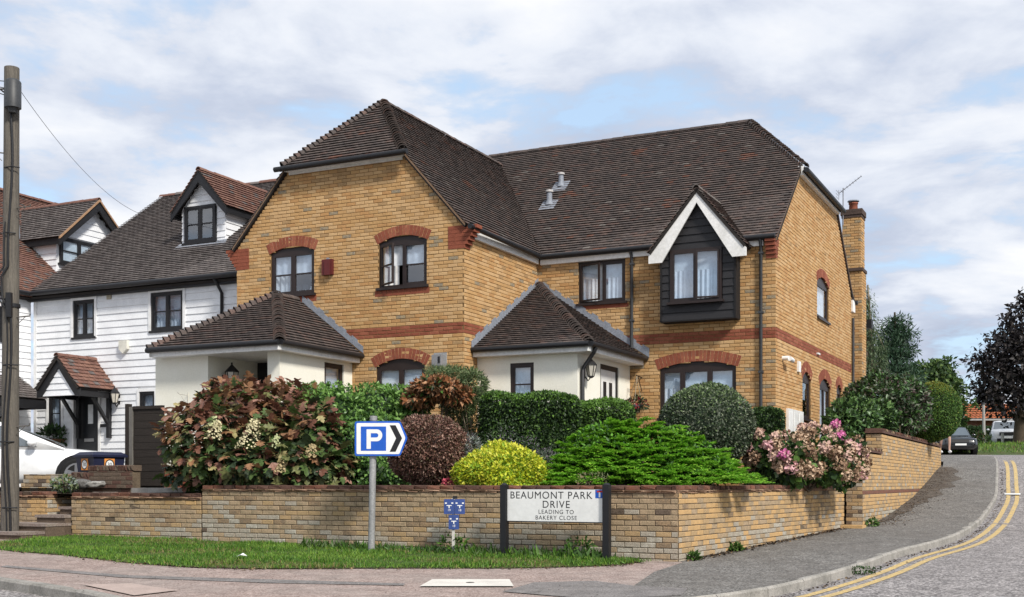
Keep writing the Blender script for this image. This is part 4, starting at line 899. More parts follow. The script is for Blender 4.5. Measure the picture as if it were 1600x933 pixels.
s2 = prs([W(qu, qv, zqe), W(qu, RV-.01, zqe), W(.03, RV-.01, qz+.06)], 'porch_roof')
ridge_tiles(s1, W(qu-.02, qv+.02, zqe), W(.03, RV-.03, qz+.08), RM, .11, .125, True, 'hip_tile')
eaves([W(.0, qv, 0), W(qu, qv, 0), W(qu, RV-.02, 0)], zqe, soff=[W(.02, qv+.06, 0), W(qu-.06, qv+.06, 0), W(qu-.06, RV-.03, 0), W(.02, RV-.03, 0)])
mb = MB(); n = 18
for (a, b, off) in ((W(.012, qv-.05, zqe+.02), W(.012, RV, qz+.05), U*.012), (W(.0, RV-.012, qz+.05), W(qu+.1, RV-.012, zqe+.02), -V*.012)):
    for i in range(n):
        p = a+(b-a)*(i/n); q = a+(b-a)*((i+1)/n); mb.obox(p, q-p, off, Vector((0, 0, .15+.05*(i % 2))))
mb.build('flashing', M_lead, house)
t = .12; mb = MB(); mb.tube([W(qu+.03, qv+.25, zqe-.06), W(qu+.0, qv+.22, zqe-.16), fQ2.pt(t+.05, zqe-.42, .07), fQ2.pt(t, zqe-.5, .06), fQ2.pt(t, 0, .06)], .04, 8); mb.build('downpipe', M_black, house)

# ---------------- fittings
def lantern(parent, fr, t, z, n, s=1.0, hang=True, name='wall_lamp', mat=None):
    mb = MB(); mat = mat or M_black; c = fr.pt(t, z, n)
    mb.fbox(fr, t-.03*s, t+.03*s, z-.12*s, z+.06*s, 0, .02); mb.tube([fr.pt(t, z-.08*s, .02), fr.pt(t, z-.16*s, n*.6), fr.pt(t, z-.1*s, n)], .012*s, 6)
    mb.lathe(c, [(.02*s, -.12*s), (.05*s, -.1*s), (.05*s, -.085*s)], 6, 0, False); mb.lathe(c, [(.1*s, .09*s), (.095*s, .10*s), (.05*s, .15*s), (.012*s, .19*s), (.012*s, .22*s)], 6, 0, False)
    for j in range(6):
        a = 2*math.pi*j/6; mb.tube([c+Vector((.05*s*math.cos(a), .05*s*math.sin(a), -.09*s)), c+Vector((.09*s*math.cos(a), .09*s*math.sin(a), .09*s))], .006*s, 4)
    o = mb.build(name, mat, parent); g = MB(); g.lathe(c, [(.045*s, -.085*s), (.085*s, .088*s)], 6, 0, False); g.build('lamp_glass', pmat('lamp_glass', (.62, .58, .50), .25, .1, 5, spec=.5), o); return o
lantern(house, fQ2, fQ2.t(922, .14), fQ2.z(925, 580, .14), .16, 1.25)
fI = Fr(W(ub, -2.2*S, 0), V, U); ti = fI.t(345, .02); lantern(house, fI, ti+.1, fI.z(352, 592, .1), .22, 1.5)
mb = MB(); ta = fA.t(514); za = fA.z(514, 420); mb.prism([fA.pt(ta-.13, za-.14, 0), fA.pt(ta+.13, za-.14, 0), fA.pt(ta+.13, za+.19, 0), fA.pt(ta-.13, za+.19, 0)], fA.N*.09); mb.prism([fA.pt(ta-.05, za-.15, .09), fA.pt(ta+.1, za-.15, .09), fA.pt(ta+.1, za+.17, .09), fA.pt(ta-.05, za+.17, .09)], fA.N*.025); mb.fbox(fA, ta-.02, ta+.03, za+.19, za+.225, .02, .07, 1); mb.build('alarm_box', [pmat('alarm_red', (.11, .022, .022), .5, .1, 4), M_lead], house)
mb = MB(); ta = fA.t(690); za = fA.z(690, 562); mb.fbox(fA, ta-.17, ta+.13, za-.17, za+.14, 0, .03, 0); mb.fbox(fA, ta-.15, ta+.07, za-.14, za+.09, .03, .15, 1); mb.fbox(fA, ta+.0, ta+.045, za-.08, za+.05, .15, .16, 2); mb.build('flue_vent', [pmat('flue_grey', (.33, .33, .33), .6, .1), pmat('flue_mid', (.24, .24, .25), .5, .1), M_black], house)
mb = MB(); t = fC.t(1222); z = fC.z(1222, 560); mb.tube([fC.pt(t, z, 0), fC.pt(t, z, .14)], .05, 8); mb.tube([fC.pt(t-.02, z-.01, .16), fC.pt(t+.28, z-.03, .16)], .055, 10); mb.build('security_camera', M_upvc, house)
mb = MB(); t = fC.t(1246.5); z = fC.z(1246, 573); mb.fbox(fC, t-.11, t+.11, z-.12, z+.12, 0, .05); t2 = fC.t(1277); z2 = fC.z(1277, 553); mb.fbox(fC, t2-.12, t2+.12, z2-.02, z2+.02, 0, .05); mb.build('wall_vent', M_upvc, house)
for k in range(3):
    mb = MB(); t0 = fC.t(1228+k*8.1); t1 = fC.t(1228+k*8.1+7.4); mb.fbox(fC, t0, t1, .5, fC.z(1240, 641), 0, .06); mb.fbox(fC, t0+.05, t1-.05, .6, fC.z(1240, 641)-.07, .06, .07); mb.build('meter_box', M_upvc, house)
def roofpipe(px, py0, py1, u_, r=.085):
    mb = MB(); z0 = None
    # the point of the main slope under the pixel
    k = (px-CX)/F; m = (HY-py0)/F
    # P = W(u,v,zBf(v)); solve px, py
    best = None
    for i in range(600):
        v = RV+i*.01; z = zBf(v); y = z/m
        u = ((A0+V*v).y-y)/.4375; x = (A0+V*v+U*u).x
        e = abs(x-k*y)
        if best is None or e < best[0]: best = (e, u, v)
    _, u, v = best; c = W(u, v, zBf(v)); h = (py0-py1)*c.y/F
    mb.prism([c+U*-.2+V*-.22+Vector((0, 0, -.22*gB+.035)), c+U*.2+V*-.22+Vector((0, 0, -.22*gB+.035)), c+U*.2+V*.12+Vector((0, 0, .12*gB+.04)), c+U*-.2+V*.12+Vector((0, 0, .12*gB+.04))], (0, 0, .02), 0)
    mb.lathe(c, [(r*1.7, 0), (r*1.15, h*.25), (r, h*.3), (r, h*.85)], 10, 0); mb.lathe(c, [(r*1.35, h*.85), (r*1.4, h*.98), (r*.3, h*1.04)], 10, 1); mb.build('roof_vent', [M_lead, pmat('vent_cap', (.45, .43, .42), .6, .2)], house)
roofpipe(857, 321, 297, 0, .07); roofpipe(876, 292, 270, 0, .065)

# ---------------- chimney and rear addition
k = len(BP.p); mb = MB(); cs = 8.55*S-RV*0; cu0 = WB-.52; cu1 = WB+.10
cv = RV+8.5*S-0.0
def chim(u0, u1, v0, v1, z0, z1):
    f1 = Fr(W(u0, v0, 0), U, -V); f2 = Fr(W(u1, v0, 0), V, U)
    cp = lambda t, z: [0, 3, 3, 4, 2] if R.random() < .3 else hpal
    brick_wall(BP, f1, [(0, z0), (u1-u0, z0), (u1-u0, z1), (0, z1)], [], z0, cp, backing=mb, thick=.12)
    brick_wall(BP, f2, [(.01, z0), (v1-v0, z0), (v1-v0, z1), (.01, z1)], [], z0, cp, backing=mb, thick=.12)
    mb.fbox(f1, .02, u1-u0-.02, z0, z1, -(v1-v0), -.1)
fCh = Fr(W(0, RV+DC+.75, 0), U, -V)
c0, c1 = fCh.t(1316), fCh.t(1345); zt = fCh.z(1330, 340); zm = fCh.z(1330, 424); v0 = RV+DC+.75
chim(c0, c1, v0, v0+.6, zm+.08, zt); chim(c0+.0, c1+.03, v0-.0, v0+.68, -.1, zm)
ch = mb.build('chimney', M_hm, house); reparent(k, ch)
mb = MB(); mb.fbox(fCh, c0-.04, c1+.06, zm, zm+.085, -.7, .05); mb.build('chimney_band', BH[7], ch); mb = MB()
for i in range(3): mb.fbox(fCh, c0-.02-.025*(i > 0), c1+.02+.025*(i > 0), zt+i*.078, zt+i*.078+.074, -.64, .025+.02*(i > 0))
mb.build('chimney_cap', BH[7], ch)
mb = MB(); cc = fCh.pt((c0+c1)/2, zt+.23, -.3); mb.lathe(cc, [(.13, 0), (.12, .2), (.14, .21), (.14, .24), (.10, .24)], 10); mb.lathe(cc+Vector((0, 0, .28)), [(.17, 0), (.16, .03), (.02, .05)], 10, 1); mb.build('chimney_pot', [pmat('terracotta', (.30, .10, .06), .8, .2), M_lead], ch)
mb = MB(); zt2 = zt+.2; base = fCh.pt(c0+.03, zt2-.4, .03); top = base+Vector((0, 0, 1.05)); mb.tube([base, top], .016, 6)
boom0 = top+U*-.12+Vector((0, 0, -.14)); boom1 = top+U*.50+Vector((0, 0, .28)); mb.tube([boom0, boom1], .011, 5)
for i in range(9): c = boom0+(boom1-boom0)*(i/8); L = .16-.008*i; mb.tube([c-V*L, c+V*L], .006, 4)
mb.tube([boom0+Vector((0, 0, -.2)), boom0+Vector((0, 0, .1))], .008, 4)
for i in range(4): q = boom0+Vector((0, 0, -.2+.09*i)); mb.tube([q-V*.14-U*.05, q+V*.14-U*.05], .007, 4)
mb.build('tv_aerial', pmat('aerial', (.33, .33, .35), .4, .1, metal=.6), house)
# boxed rear eaves and the lean-to beyond
mb = MB(); fE = Fr(W(0, RV+DC, 0), U, -V); mb.fbox(fE, WB-.3, WB+.05, 4.74, 5.06, -.33, .02, 0); mb.tube([W(WB-.3, RV+DC+.33, 5.02), W(WB+.12, RV+DC+.33, 5.02)], .06, 8, 1); mb.prism([W(WB-.3, RV+DC-.2, 5.22), W(WB+.06, RV+DC-.2, 5.22), W(WB+.06, RV+DC+.35, 4.98), W(WB-.3, RV+DC+.35, 4.98)], (0, 0, .05), 1); mb.build('box_eaves', [M_fascia, M_black], house)
mb = MB(); mb.fbox(fCh, c1-.35, c1+.12, 4.5, 4.75, -1.4, -1.1, 1); mb.build('rear_eaves', [M_fascia, M_black], house); mb = MB(); mb.prism([fCh.pt(c0-.2, 2.35, .0), fCh.pt(c0+.45, 1.75, 0), fCh.pt(c0+.45, 1.68, 0), fCh.pt(c0-.2, 2.28, 0)], -V*.4, 1); mb.build('rear_verge', [M_fascia, M_black], house)
for px, py in ((243, 640), (286, 618)):
    mb = MB(); n_ = 0 if px < 250 else .0; fF = fP; t_ = fF.t(px+8); z_ = fF.z(px+8, py); mb.tube([fF.pt(t_, z_-.22, .01), fF.pt(t_, z_+.06, .01)], .008, 4); mb.tube([fF.pt(t_, z_, .01), fF.pt(t_-.02, z_+.02, .26), fF.pt(t_-.02, z_+.06, .29)], .008, 4); mb.tube([fF.pt(t_, z_-.2, .01), fF.pt(t_-.01, z_-.1, .12), fF.pt(t_-.02, z_, .2)], .006, 4); mb.build('basket_bracket', pmat('bracket_white', (.62, .60, .54), .6, .1), house)
BP.finish(300, restname='bricks'); TP.finish(300, restname='roof_tiles')
# hanging basket by the right porch
hf = Fr(B0, U, -V); th = hf.t(1003); zh_ = hf.z(1003, 590)
hb_ = empty('hanging_basket', hf.pt(th-.05, zh_-.7, .3), 'hanging basket of dark red flowers on a bracket beside the right porch', 'hanging basket')
mb = MB(); mb.tube([hf.pt(th, zh_, .01), hf.pt(th, zh_+.02, .35)], .012, 5); mb.tube([hf.pt(th, zh_-.3, .01), hf.pt(th, zh_, .25)], .009, 5); mb.build('bracket', M_black, hb_)
hc = hf.pt(th-.05, zh_-.62, .33); mb = MB(); mb.lathe(hc, [(.02, -.16), (.12, -.12), (.19, 0), (.17, 0), (.0, -.02)], 12); mb.build('basket', M_black, hb_)
mb = MB()
for j in range(3): a = 2.1*j+.4; mb.tube([hc+Vector((.18*math.cos(a), .18*math.sin(a), 0)), hf.pt(th, zh_+.0, .33)], .006, 4)
mb.build('chain', pmat('rope', (.40, .36, .28), .9, .1), hb_)
def tuft(parent, name, c, r, n, size, mats, w, seed, tmpl='leaf', up=.3, droop=.2, kind='stuff'):
    g = np.random.default_rng(seed); P, Q = blob_pts(n, [(*c, *r)], .5, .15, seed=seed); tip = Q+rnd(n, .5, g)+np.array([0, 0, up-droop]); nr = Q+rnd(n, .5, g)+np.array([0, 0, .5])
    me = leaf_mesh(name, P, nr, tip, g.uniform(size[0], size[1], n), g.choice(len(mats), n, p=w), mats, tmpl, ORG[parent.name]); o = link(name, me, parent); o['kind'] = kind; return o
M_dg = pmat('leaf_dark', (.022, .045, .016), .6, .3, 6, trans=.15); M_fr = pmat('flower_red', (.22, .02, .03), .7, .2, 9)
tuft(hb_, 'foliage', hc+Vector((0, 0, .02)), (.26, .26, .13), 260, (.06, .10), [M_dg, M_fr], [.7, .3], 3)
# ------------------------------------------------------------------ white weatherboarded cottages
M_wb = pmat('weatherboard', (.80, .81, .83), .6, .05, 2.5, 30, .1, tint=(.70, .71, .73)); M_trim = pmat('white_trim', (.82, .82, .82), .5, .04, 3)
TC = [pmat('cottage_tile', (.150, .130, .124), .88, .28, 5, 50, .4, tint=(.09, .075, .07)), pmat('cottage_tile_light', (.175, .152, .143), .88, .28, 5, 50, .4), pmat('cottage_tile_dark', (.12, .105, .10), .88, .28, 5, 50, .4), pmat('cottage_tile_red', (.19, .10, .078), .88, .25, 5, 50, .4), pmat('cottage_tile_rose', (.165, .085, .066), .88, .25, 5, 50, .4), pmat('cottage_tile_brick', (.22, .118, .088), .88, .25, 5, 50, .4)]
cpal = [0]*9+[1]*7+[2]*5
rpal3 = [3, 4, 5, 3, 5, 4, 0]
def boards(fr, t0, t1, z0, z1, holes, parent, h=.165, top=None, mat=None):
    z = z0
    while z < z1-.02:
        zt = min(z+h, z1); iv = [(t0, t1)] if top is None else top((z+zt)/2)
        for hl in holes:
            if hl[2] < (z+zt)/2 < hl[3]: iv = minus(iv, hl[0], hl[1])
        for a, b in iv:
            if b-a < .03: continue
            o = .018+R.uniform(-.003, .003); mb = MB()
            mb.add([fr.pt(a, z, 0), fr.pt(b, z, 0), fr.pt(b, z, o+.012), fr.pt(a, z, o+.012), fr.pt(a, zt+.01, 0), fr.pt(b, zt+.01, 0), fr.pt(b, zt+.01, .008), fr.pt(a, zt+.01, .008)], [(0, 3, 2, 1), (4, 5, 6, 7), (0, 1, 5, 4), (1, 2, 6, 5), (2, 3, 7, 6), (3, 0, 4, 7)])
            mb.build('board', mat or M_wb, parent)
        z += h
dv = .6*S; DL = -11.2*S
fD = Fr(W(0, dv, 0), U, -V); ed = 4.17*S; tL, tR = DL, -WA+.12
cot = empty('white_cottage', W((tL+tR)/2, dv+2, -.1), 'white weatherboarded cottage with black trim attached to the left of the brick house', 'house')
def cw(fr, thing, pl, pr, pb, pt, lights=(1, 1), style='net', n=0, sill=True, transom=.5, **kw):
    t0, t1 = fr.t(pl, n), fr.t(pr, n); pc = (pl+pr)/2; z0, z1 = fr.z(pc, pb, n), fr.z(pc, pt, n); f2 = Fr(fr.pt(0, 0, n), fr.T, fr.N)
    mb = MB(); mb.fbox(f2, t0-.075, t0-.002, z0-.03, z1+.07, -.05, .045); mb.fbox(f2, t1+.002, t1+.075, z0-.03, z1+.07, -.05, .045); mb.fbox(f2, t0-.002, t1+.002, z1+.002, z1+.07, -.05, .044)
    w = window(thing, f2, t0, t1, z0, z1, 0, lights, transom, None, style, n0=-.06, n1=.02, mat=M_black, sill=sill, **kw); mb.build('window_surround', M_trim, w); return (t0-.07, t1+.07, z0-.04, z1+.07)
ch_ = [cw(fD, cot, 115.5, 149, 527, 469), cw(fD, cot, 237, 287, 516, 456), cw(fD, cot, 77, 97, 676, 616, (1,)), cw(fD, cot, 219, 243, 668, 612, (1,), 'full')]
dt0, dt1 = fD.t(117), fD.t(155); dtop = fD.z(136, 604)
ch_.append((dt0-.08, dt1+.08, -.4, dtop+.08))
mb = MB(); mb.fbox(fD, tL, tR, -.4, ed+.05, -.25, 0)
for hl in ch_[:4]: pass
mbw = MB(); z0 = -.4
# wall body with openings
ev = sorted({-.4, ed+.05}|{h[2] for h in ch_ if h[2] > -.4}|{h[3] for h in ch_})
for a, b in zip(ev[:-1], ev[1:]):
    iv = [(tL, tR)]
    for h in ch_:
        if h[2] <= (a+b)/2 <= h[3]: iv = minus(iv, h[0]+.05, h[1]-.05)
    for x, y in iv: mbw.fbox(fD, x, y, a, b, -.25, 0)
mbw.fbox(fD, tL, tL+.1, -.3, ed, 0, .035); cwall = mbw.build('front_wall', M_trim, cot)
boards(fD, tL+.1, tR, -.3, ed-.02, ch_, cwall)
mb = MB(); mb.fbox(fD, dt0, dt1, -.1, dtop, -.12, -.06); cdoor = mb.build('door', pmat('door_black', (.018, .02, .024), .4, .1, 3, spec=.5), cot)
mb = MB(); w = dt1-dt0; mb.fbox(fD, dt0+w*.48, dt0+w*.68, fD.z(140, 662), fD.z(140, 632), -.062, -.05); mb.build('pane', M_blind, cdoor)
mb = MB(); mb.fbox(fD, dt0+w*.33, dt0+w*.72, fD.z(137, 690), fD.z(137, 685), -.062, -.045); mb.build('letter_box', pmat('steel', (.5, .5, .5), .3, 0, metal=1), cdoor)
mb = MB(); mb.fbox(fD, dt0-.07, dt0-.002, -.1, dtop+.07, -.05, .045); mb.fbox(fD, dt1+.002, dt1+.07, -.1, dtop+.07, -.05, .045); mb.build('door_frame', M_trim, cot)
CP = Pieces(cot, 'roof_tile', 'tile', TC)
def croof(name, pts, thing, P, pal, **kw):
    mb = MB(); k = len(P.p); roof_tiles(P, pts, backing=mb, pal=pal, **kw); ob = mb.build(name, M_under, thing)
    for i in range(k, len(P.p)): q = P.p[i]; P.p[i] = q[:6]+(ob,)+q[7:]
    return ob
zl = lambda v: ed+.10+.725*(v-dv); vrc = dv+4.2*S
cr = croof('roof_slope', [W(DL-.2, dv-.22, zl(dv-.22)), W(-WA-.02, dv-.22, zl(dv-.22)), W(-WA-.02, vrc, zl(vrc)), W(DL-.2, vrc, zl(vrc))], cot, CP, cpal, gauge=.115)
mb = MB(); mb.prism([W(DL-.2, vrc+4.9, ed), W(-WA, vrc+4.9, ed), W(-WA, vrc, zl(vrc)-.02), W(DL-.2, vrc, zl(vrc)-.02)], (0, 0, -.08)); mb.build('rear_roof', TC[0], cot)
mb = MB(); mb.prism([W(DL+.02, dv+.05, -.4), W(DL+.02, dv+9.4, -.4), W(DL+.02, dv+9.4, ed), W(DL+.02, vrc, zl(vrc)-.1), W(DL+.02, dv+.05, ed)], U*.2); mb.build('end_wall', M_wb, cot)
ridge_tiles(cr, W(DL-.2, vrc, zl(vrc)+.03), W(-WA, vrc, zl(vrc)+.03), [TC[3], TC[1]], .09, .3)
mb = MB(); mb.fbox(fD, DL-.2, tR+.02, ed-.14, ed+.03, .10, .16); mb.tube([W(DL-.2, dv-.28, ed+.02), W(-WA-.05, dv-.28, ed+.02)], .06, 8); mb.fbox(fD, DL-.18, tR, ed-.15, ed-.12, 0, .12); mb.build('gutter', M_black, cot)
mb = MB(); t = fD.t(349); mb.tube([fD.pt(t-.1, ed, .24), fD.pt(t-.02, ed-.15, .2), fD.pt(t, ed-.35, .06), fD.pt(t, 0, .06)], .038, 8); mb.build('downpipe', M_black, cot)
# dormer on the cottage roof
nd = -(1.42*S); fd = Fr(fD.pt(0, 0, nd), U, -V); a0, a1 = fd.t(282), fd.t(349); a0 += .07; a1 += .07; am = (a0+a1)/2; zb_ = fd.z(315, 381); zw = fd.z(315, 318); za_ = fd.z(315, 272); ho = .20
zee = fd.z(315, 323)
mb = MB(); zs_ = zb_-.3
mb.prism([fd.pt(a0, zs_, 0), fd.pt(a1, zs_, 0), fd.pt(a1, zee, 0), fd.pt(am, za_-.12, 0), fd.pt(a0, zee, 0)], V*2.6); dm = mb.build('dormer', M_wb, cot)
dw0, dw1 = fd.t(291), fd.t(339); dz0, dz1 = fd.z(315, 379), fd.z(315, 322)
boards(fd, a0, a1, zb_-.05, za_-.15, [(dw0-.02, dw1+.02, dz0-.05, dz1+.02)], dm, .16, lambda z: [(a0, a1)] if z < zee else [(am-(za_-.1-z)/(za_-zee)*(am-a0), am+(za_-.1-z)/(za_-zee)*(am-a0))])
fds = Fr(fd.pt(a1, 0, 0), V, U); boards(fds, 0, 2.4, zb_-.0, zee-.02, [], dm, .16)
window(cot, Fr(fd.pt(0, 0, .06), U, -V), dw0, dw1, dz0, dz1, 0, (1, 1), .5, None, 'none', n0=-.05, n1=.02, mat=M_black, back=False)
mb = MB(); mb.fbox(fd, dw0+.04, dw1-.04, dz0+.03, dz1-.03, .012, .018); mb.build('dark_backing', pmat('dormer_dark', (.05, .05, .055), .9, .2, 3), cot)  # dark sheet close behind the glass, painted to stand for the room's shade
zrd = za_+.05; nfd = .22; hwd = (a1-a0)/2+ho; zed = zee-.12; sld = (zrd-zed)/hwd; vbk = lambda z: (z-ed-.10)/.725-1.42*S
for sg in (-1, 1):
    croof('dormer_roof_slope', [W(am+sg*hwd, 0, zed)+V*(dv+1.42*S-nfd), W(am+sg*hwd, 0, zed)+V*(dv+1.42*S+vbk(zed)), W(am, 0, zrd)+V*(dv+1.42*S+vbk(zrd)), W(am, 0, zrd)+V*(dv+1.42*S-nfd)], cot, CP, rpal3, gauge=.11)
    mb = MB(); a = fd.pt(am, zrd-.03, nfd); b = fd.pt(am+sg*hwd, zed-.03, nfd); mb.prism([a, b, b+Vector((0, 0, -.2)), a+Vector((0, 0, -.28))], V*.04); mb.build('bargeboard', M_black, cot)
    mb = MB(); mb.obox(fd.pt(am+sg*(hwd-.02), zed-.15, nfd-.05), V*2.6, U*(-sg*.05), Vector((0, 0, .14))); mb.build('fascia', M_black, cot)
ridge_tiles(cr, fd.pt(am, zrd+.02, nfd), fd.pt(am, zrd+.02, -vbk(zrd)), [TC[3], TC[5]], .085, .3)
mb = MB(); mb.prism([fd.pt(a0-.2, zb_-.2, .28), fd.pt(a1+.2, zb_-.2, .28), fd.pt(a1+.05, zb_+.04, .04), fd.pt(a0-.05, zb_+.04, .04)], V*.03); mb.build('lead_apron', M_lead, cot)
# entrance canopy
npz = 1.05*S; fN = Fr(fD.pt(0, 0, npz), U, -V); k0, k1 = fN.t(55), fN.t(122); km = fN.t(90.5); zf = fN.z(90, 607); zp = fN.z(90, 556); hwk = (k1-k0)/2; slk = (zp-zf)/hwk
for sg in (-1, 1):
    croof('canopy_slope', [fN.pt(km+sg*hwk, zf, .05), fD.pt(km+sg*hwk, zf, 0), fD.pt(km, zp, 0), fN.pt(km, zp, .05)], cot, CP, rpal3 if sg > 0 else cpal, gauge=.12)
    mb = MB(); mb.prism([fN.pt(km, zp-.04, 0), fN.pt(km+sg*hwk, zf-.02, 0), fN.pt(km+sg*hwk, zf-.2, 0), fN.pt(km+sg*(hwk-.14), zf-.2, 0), fN.pt(km, zp-.28, 0)], V*.05); mb.obox(fD.pt(km+sg*(hwk-.05), zf-.19, 0), -V*(npz-.06), U*(-sg*.05), Vector((0, 0, .14))); mb.build('bargeboard', M_black, cot)
    tb = km+sg*(hwk-.2); mb = MB(); mb.fbox(fD, tb-.045, tb+.045, zf-1.15, zf-.15, .02, .12)
    a, b = fD.pt(tb, zf-.85, .1), fD.pt(tb, zf-.2, .62); d = b-a; mb.obox(a-U*.04, U*.08, d, Vector((0, 0, .1))); mb.build('bracket', M_black, cot)
mb = MB(); mb.prism([fN.pt(km, zp-.2, -.06), fN.pt(km-hwk+.1, zf-.17, -.06), fN.pt(km+hwk-.1, zf-.17, -.06)], V*.06); can = mb.build('canopy_gable', M_wb, cot)
boards(Fr(fN.pt(0, 0, -.06), U, -V), 0, 0, zf-.17, zp-.3, [], can, .15, lambda z: [(km-(zp-.24-z)/slk, km+(zp-.24-z)/slk)])
ridge_tiles(cr, fN.pt(km, zp+.02, .06), fD.pt(km, zp+.02, 0), [TC[3]], .085, .3)
lantern(cot, fD, fD.t(180, .14), fD.z(180, 622, .14), .16, 1.3)
mb = MB(); t = fD.t(197); z = fD.z(197, 543); mb.prism([fD.pt(t-.13, z-.05, .02), fD.pt(t, z-.16, .02), fD.pt(t+.13, z-.05, .02), fD.pt(t+.13, z+.16, .02), fD.pt(t-.13, z+.16, .02)], fD.N*.1); mb.build('alarm_box', pmat('alarm_cream', (.70, .68, .60), .5, .05), cot)
mb = MB(); t = fD.t(172); z = fD.z(172, 463); mb.fbox(fD, t-.07, t+.07, z-.08, z+.08, 0, .05); mb.build('wall_vent', pmat('vent_brown', (.35, .31, .24), .7, .1), cot)
mb = MB(); t = fD.t(165); z = fD.z(165, 665); mb.fbox(fD, t-.13, t+.13, z-.04, z+.04, .02, .05); mb.build('name_plate', M_black, cot)
tb = fD.t(80, .25); zb2 = fD.z(82, 690, .25); pb_ = empty('flower_trough', fD.pt(tb, zb2-.1, .25), 'half basket of ferns on the wall left of the cottage door', 'planter')
mb = MB(); c = fD.pt(tb, zb2, .22); mb.lathe(c, [(.08, -.2), (.24, -.12), (.33, .06), (.29, .06), (.0, .0)], 14); mb.build('basket', pmat('wicker', (.14, .07, .035), .9, .3, 20, 60, .5), pb_)
tuft(pb_, 'foliage', c+Vector((0, 0, .14)), (.38, .3, .2), 260, (.1, .2), [M_dg, pmat('leaf_mid', (.05, .10, .03), .6, .3, 6, trans=.2)], [.5, .5], 5)

# left cottage, at right angles
eu = -11.3*S
fE_ = Fr(W(eu, 0, 0), V, U)
far = empty('white_cottage', W(eu-2, -2, -.1), 'red roofed white cottage behind the wooden pole at the far left', 'house')
eh = [cw(fE_, far, -14, 4, 531, 478)]
mbw = MB(); ev = [-.4, eh[0][2], eh[0][3], ed+.02]
for a, b in zip(ev[:-1], ev[1:]):
    iv = [(-7, dv-.02)]
    if a == eh[0][2]: iv = minus(iv, eh[0][0]+.05, eh[0][1]-.05)
    for x, y in iv: mbw.fbox(fE_, x, y, a, b, -.25, 0)
ew = mbw.build('side_wall', M_trim, far); boards(fE_, -7, dv-.04, -.3, ed-.05, eh, ew)
FP = Pieces(far, 'roof_tile', 'tile', TC)
ru = eu-4.0*S; rz = 7.53*S; sle = (rz-ed-.1)/(4.0*S+.0); ze_ = lambda u: ed+.1+(eu-u)*sle
fr_ = croof('roof_slope', [W(eu+.22, -7, ze_(eu+.22)), W(eu+.22, dv+1.0, ze_(eu+.22)), W(ru, 7.2, ze_(ru)), W(ru, -7, ze_(ru))], far, FP, rpal3, gauge=.115)
mb = MB(); mb.prism([W(ru, -7, rz-.03), W(ru, 7.2, rz-.03), W(ru-4.5, 7.2, ed), W(ru-4.5, -7, ed)], (0, 0, -.1)); mb.prism([W(eu-.02, -7, -.4), W(ru-4.5, -7, -.4), W(ru-4.5, -7, ed), W(ru, -7, rz-.1), W(eu-.02, -7, ed)], V*.2); mb.build('rear_roof', TC[4], far)
ridge_tiles(fr_, W(ru, -3, rz+.05), W(ru, 7.2, rz+.05), [TC[3], TC[4]], .09, .3)
mb = MB(); mb.fbox(fE_, -7, dv-.15, ed-.14, ed+.03, .10, .16); mb.tube([W(eu+.27, -7, ed+.02), W(eu+.27, dv-.2, ed+.02)], .06, 8); mb.build('gutter', M_black, far)
# its dormer, gable facing right
gu = -12.2*S; fG = Fr(W(gu, 0, 0), V, U); g0, g1 = fG.t(80), fG.t(80)+2*(fG.t(143)-fG.t(80)); gm = fG.t(143); gze = fG.z(80, 369); gza = fG.z(143, 318)
mb = MB(); mb.prism([fG.pt(g0+.2, gze-1.3, 0), fG.pt(g1-.2, gze-1.3, 0), fG.pt(g1-.2, gze+.1, 0), fG.pt(gm, gza-.15, 0), fG.pt(g0+.2, gze+.1, 0)], -U*2.4); gd = mb.build('dormer', M_wb, far)
gw0, gw1 = fG.t(92), fG.t(150); gz0, gz1 = fG.z(115, 416), fG.z(115, 375)
boards(fG, g0+.2, g1-.2, gze-1.1, gza-.2, [(gw0-.05, gw1+.05, gz0-.05, gz1+.05)], gd, .17, lambda z: [(g0+.2, g1-.2)] if z < gze+.1 else [(gm-(gza-.12-z)/(gza-gze-.22)*(gm-g0-.2)*.98, gm+(gza-.12-z)/(gza-gze-.22)*(gm-g0-.2)*.98)])
window(far, Fr(fG.pt(0, 0, .06), V, U), gw0, gw1, gz0, gz1, 0, (1, 1), .5, None, 'none', n0=-.05, n1=.02, mat=M_black, back=False)
mb = MB(); mb.fbox(fG, gw0+.04, gw1-.04, gz0+.03, gz1-.03, .020, .028); mb.build('blind', M_upvc, far)
fGs = Fr(fG.pt(g0+.2, 0, 0), U, -V); boards(fGs, -2.2, 0, gze-1.1, gze, [], gd, .17)
hg = gm-g0; zrg = gza+.06; bk = lambda z: (z-ed-.1)/sle-(eu-gu)
for sg in (-1, 1):
    croof('dormer_roof_slope', [fG.pt(gm+sg*hg, gze-.05, .3), fG.pt(gm+sg*hg, gze-.05, -bk(gze)), fG.pt(gm, zrg, -bk(zrg)), fG.pt(gm, zrg, .3)], far, FP, cpal, gauge=.115)
    mb = MB(); a = fG.pt(gm, zrg-.03, .3); b = fG.pt(gm+sg*hg, gze-.08, .3); mb.prism([a, b, b+Vector((0, 0, -.2)), a+Vector((0, 0, -.27))], -U*.04); mb.obox(fG.pt(gm+sg*(hg-.02), gze-.22, .26), -U*2.5, V*(-sg*.05), Vector((0, 0, .16))); mb.build('bargeboard', M_black, far)
    mb = MB(); a = fG.pt(gm, zrg+.02, .33); b = fG.pt(gm+sg*hg, gze-.03, .33); mb.prism([a, b, b+Vector((0, 0, -.06)), a+Vector((0, 0, -.06))], -U*.05); mb.build('verge', pmat('verge_tan', (.36, .22, .13), .9, .2, 9), far)
ridge_tiles(fr_, fG.pt(gm, zrg+.02, .3), fG.pt(gm, zrg+.02, -bk(zrg)), [TC[3]], .085, .3)
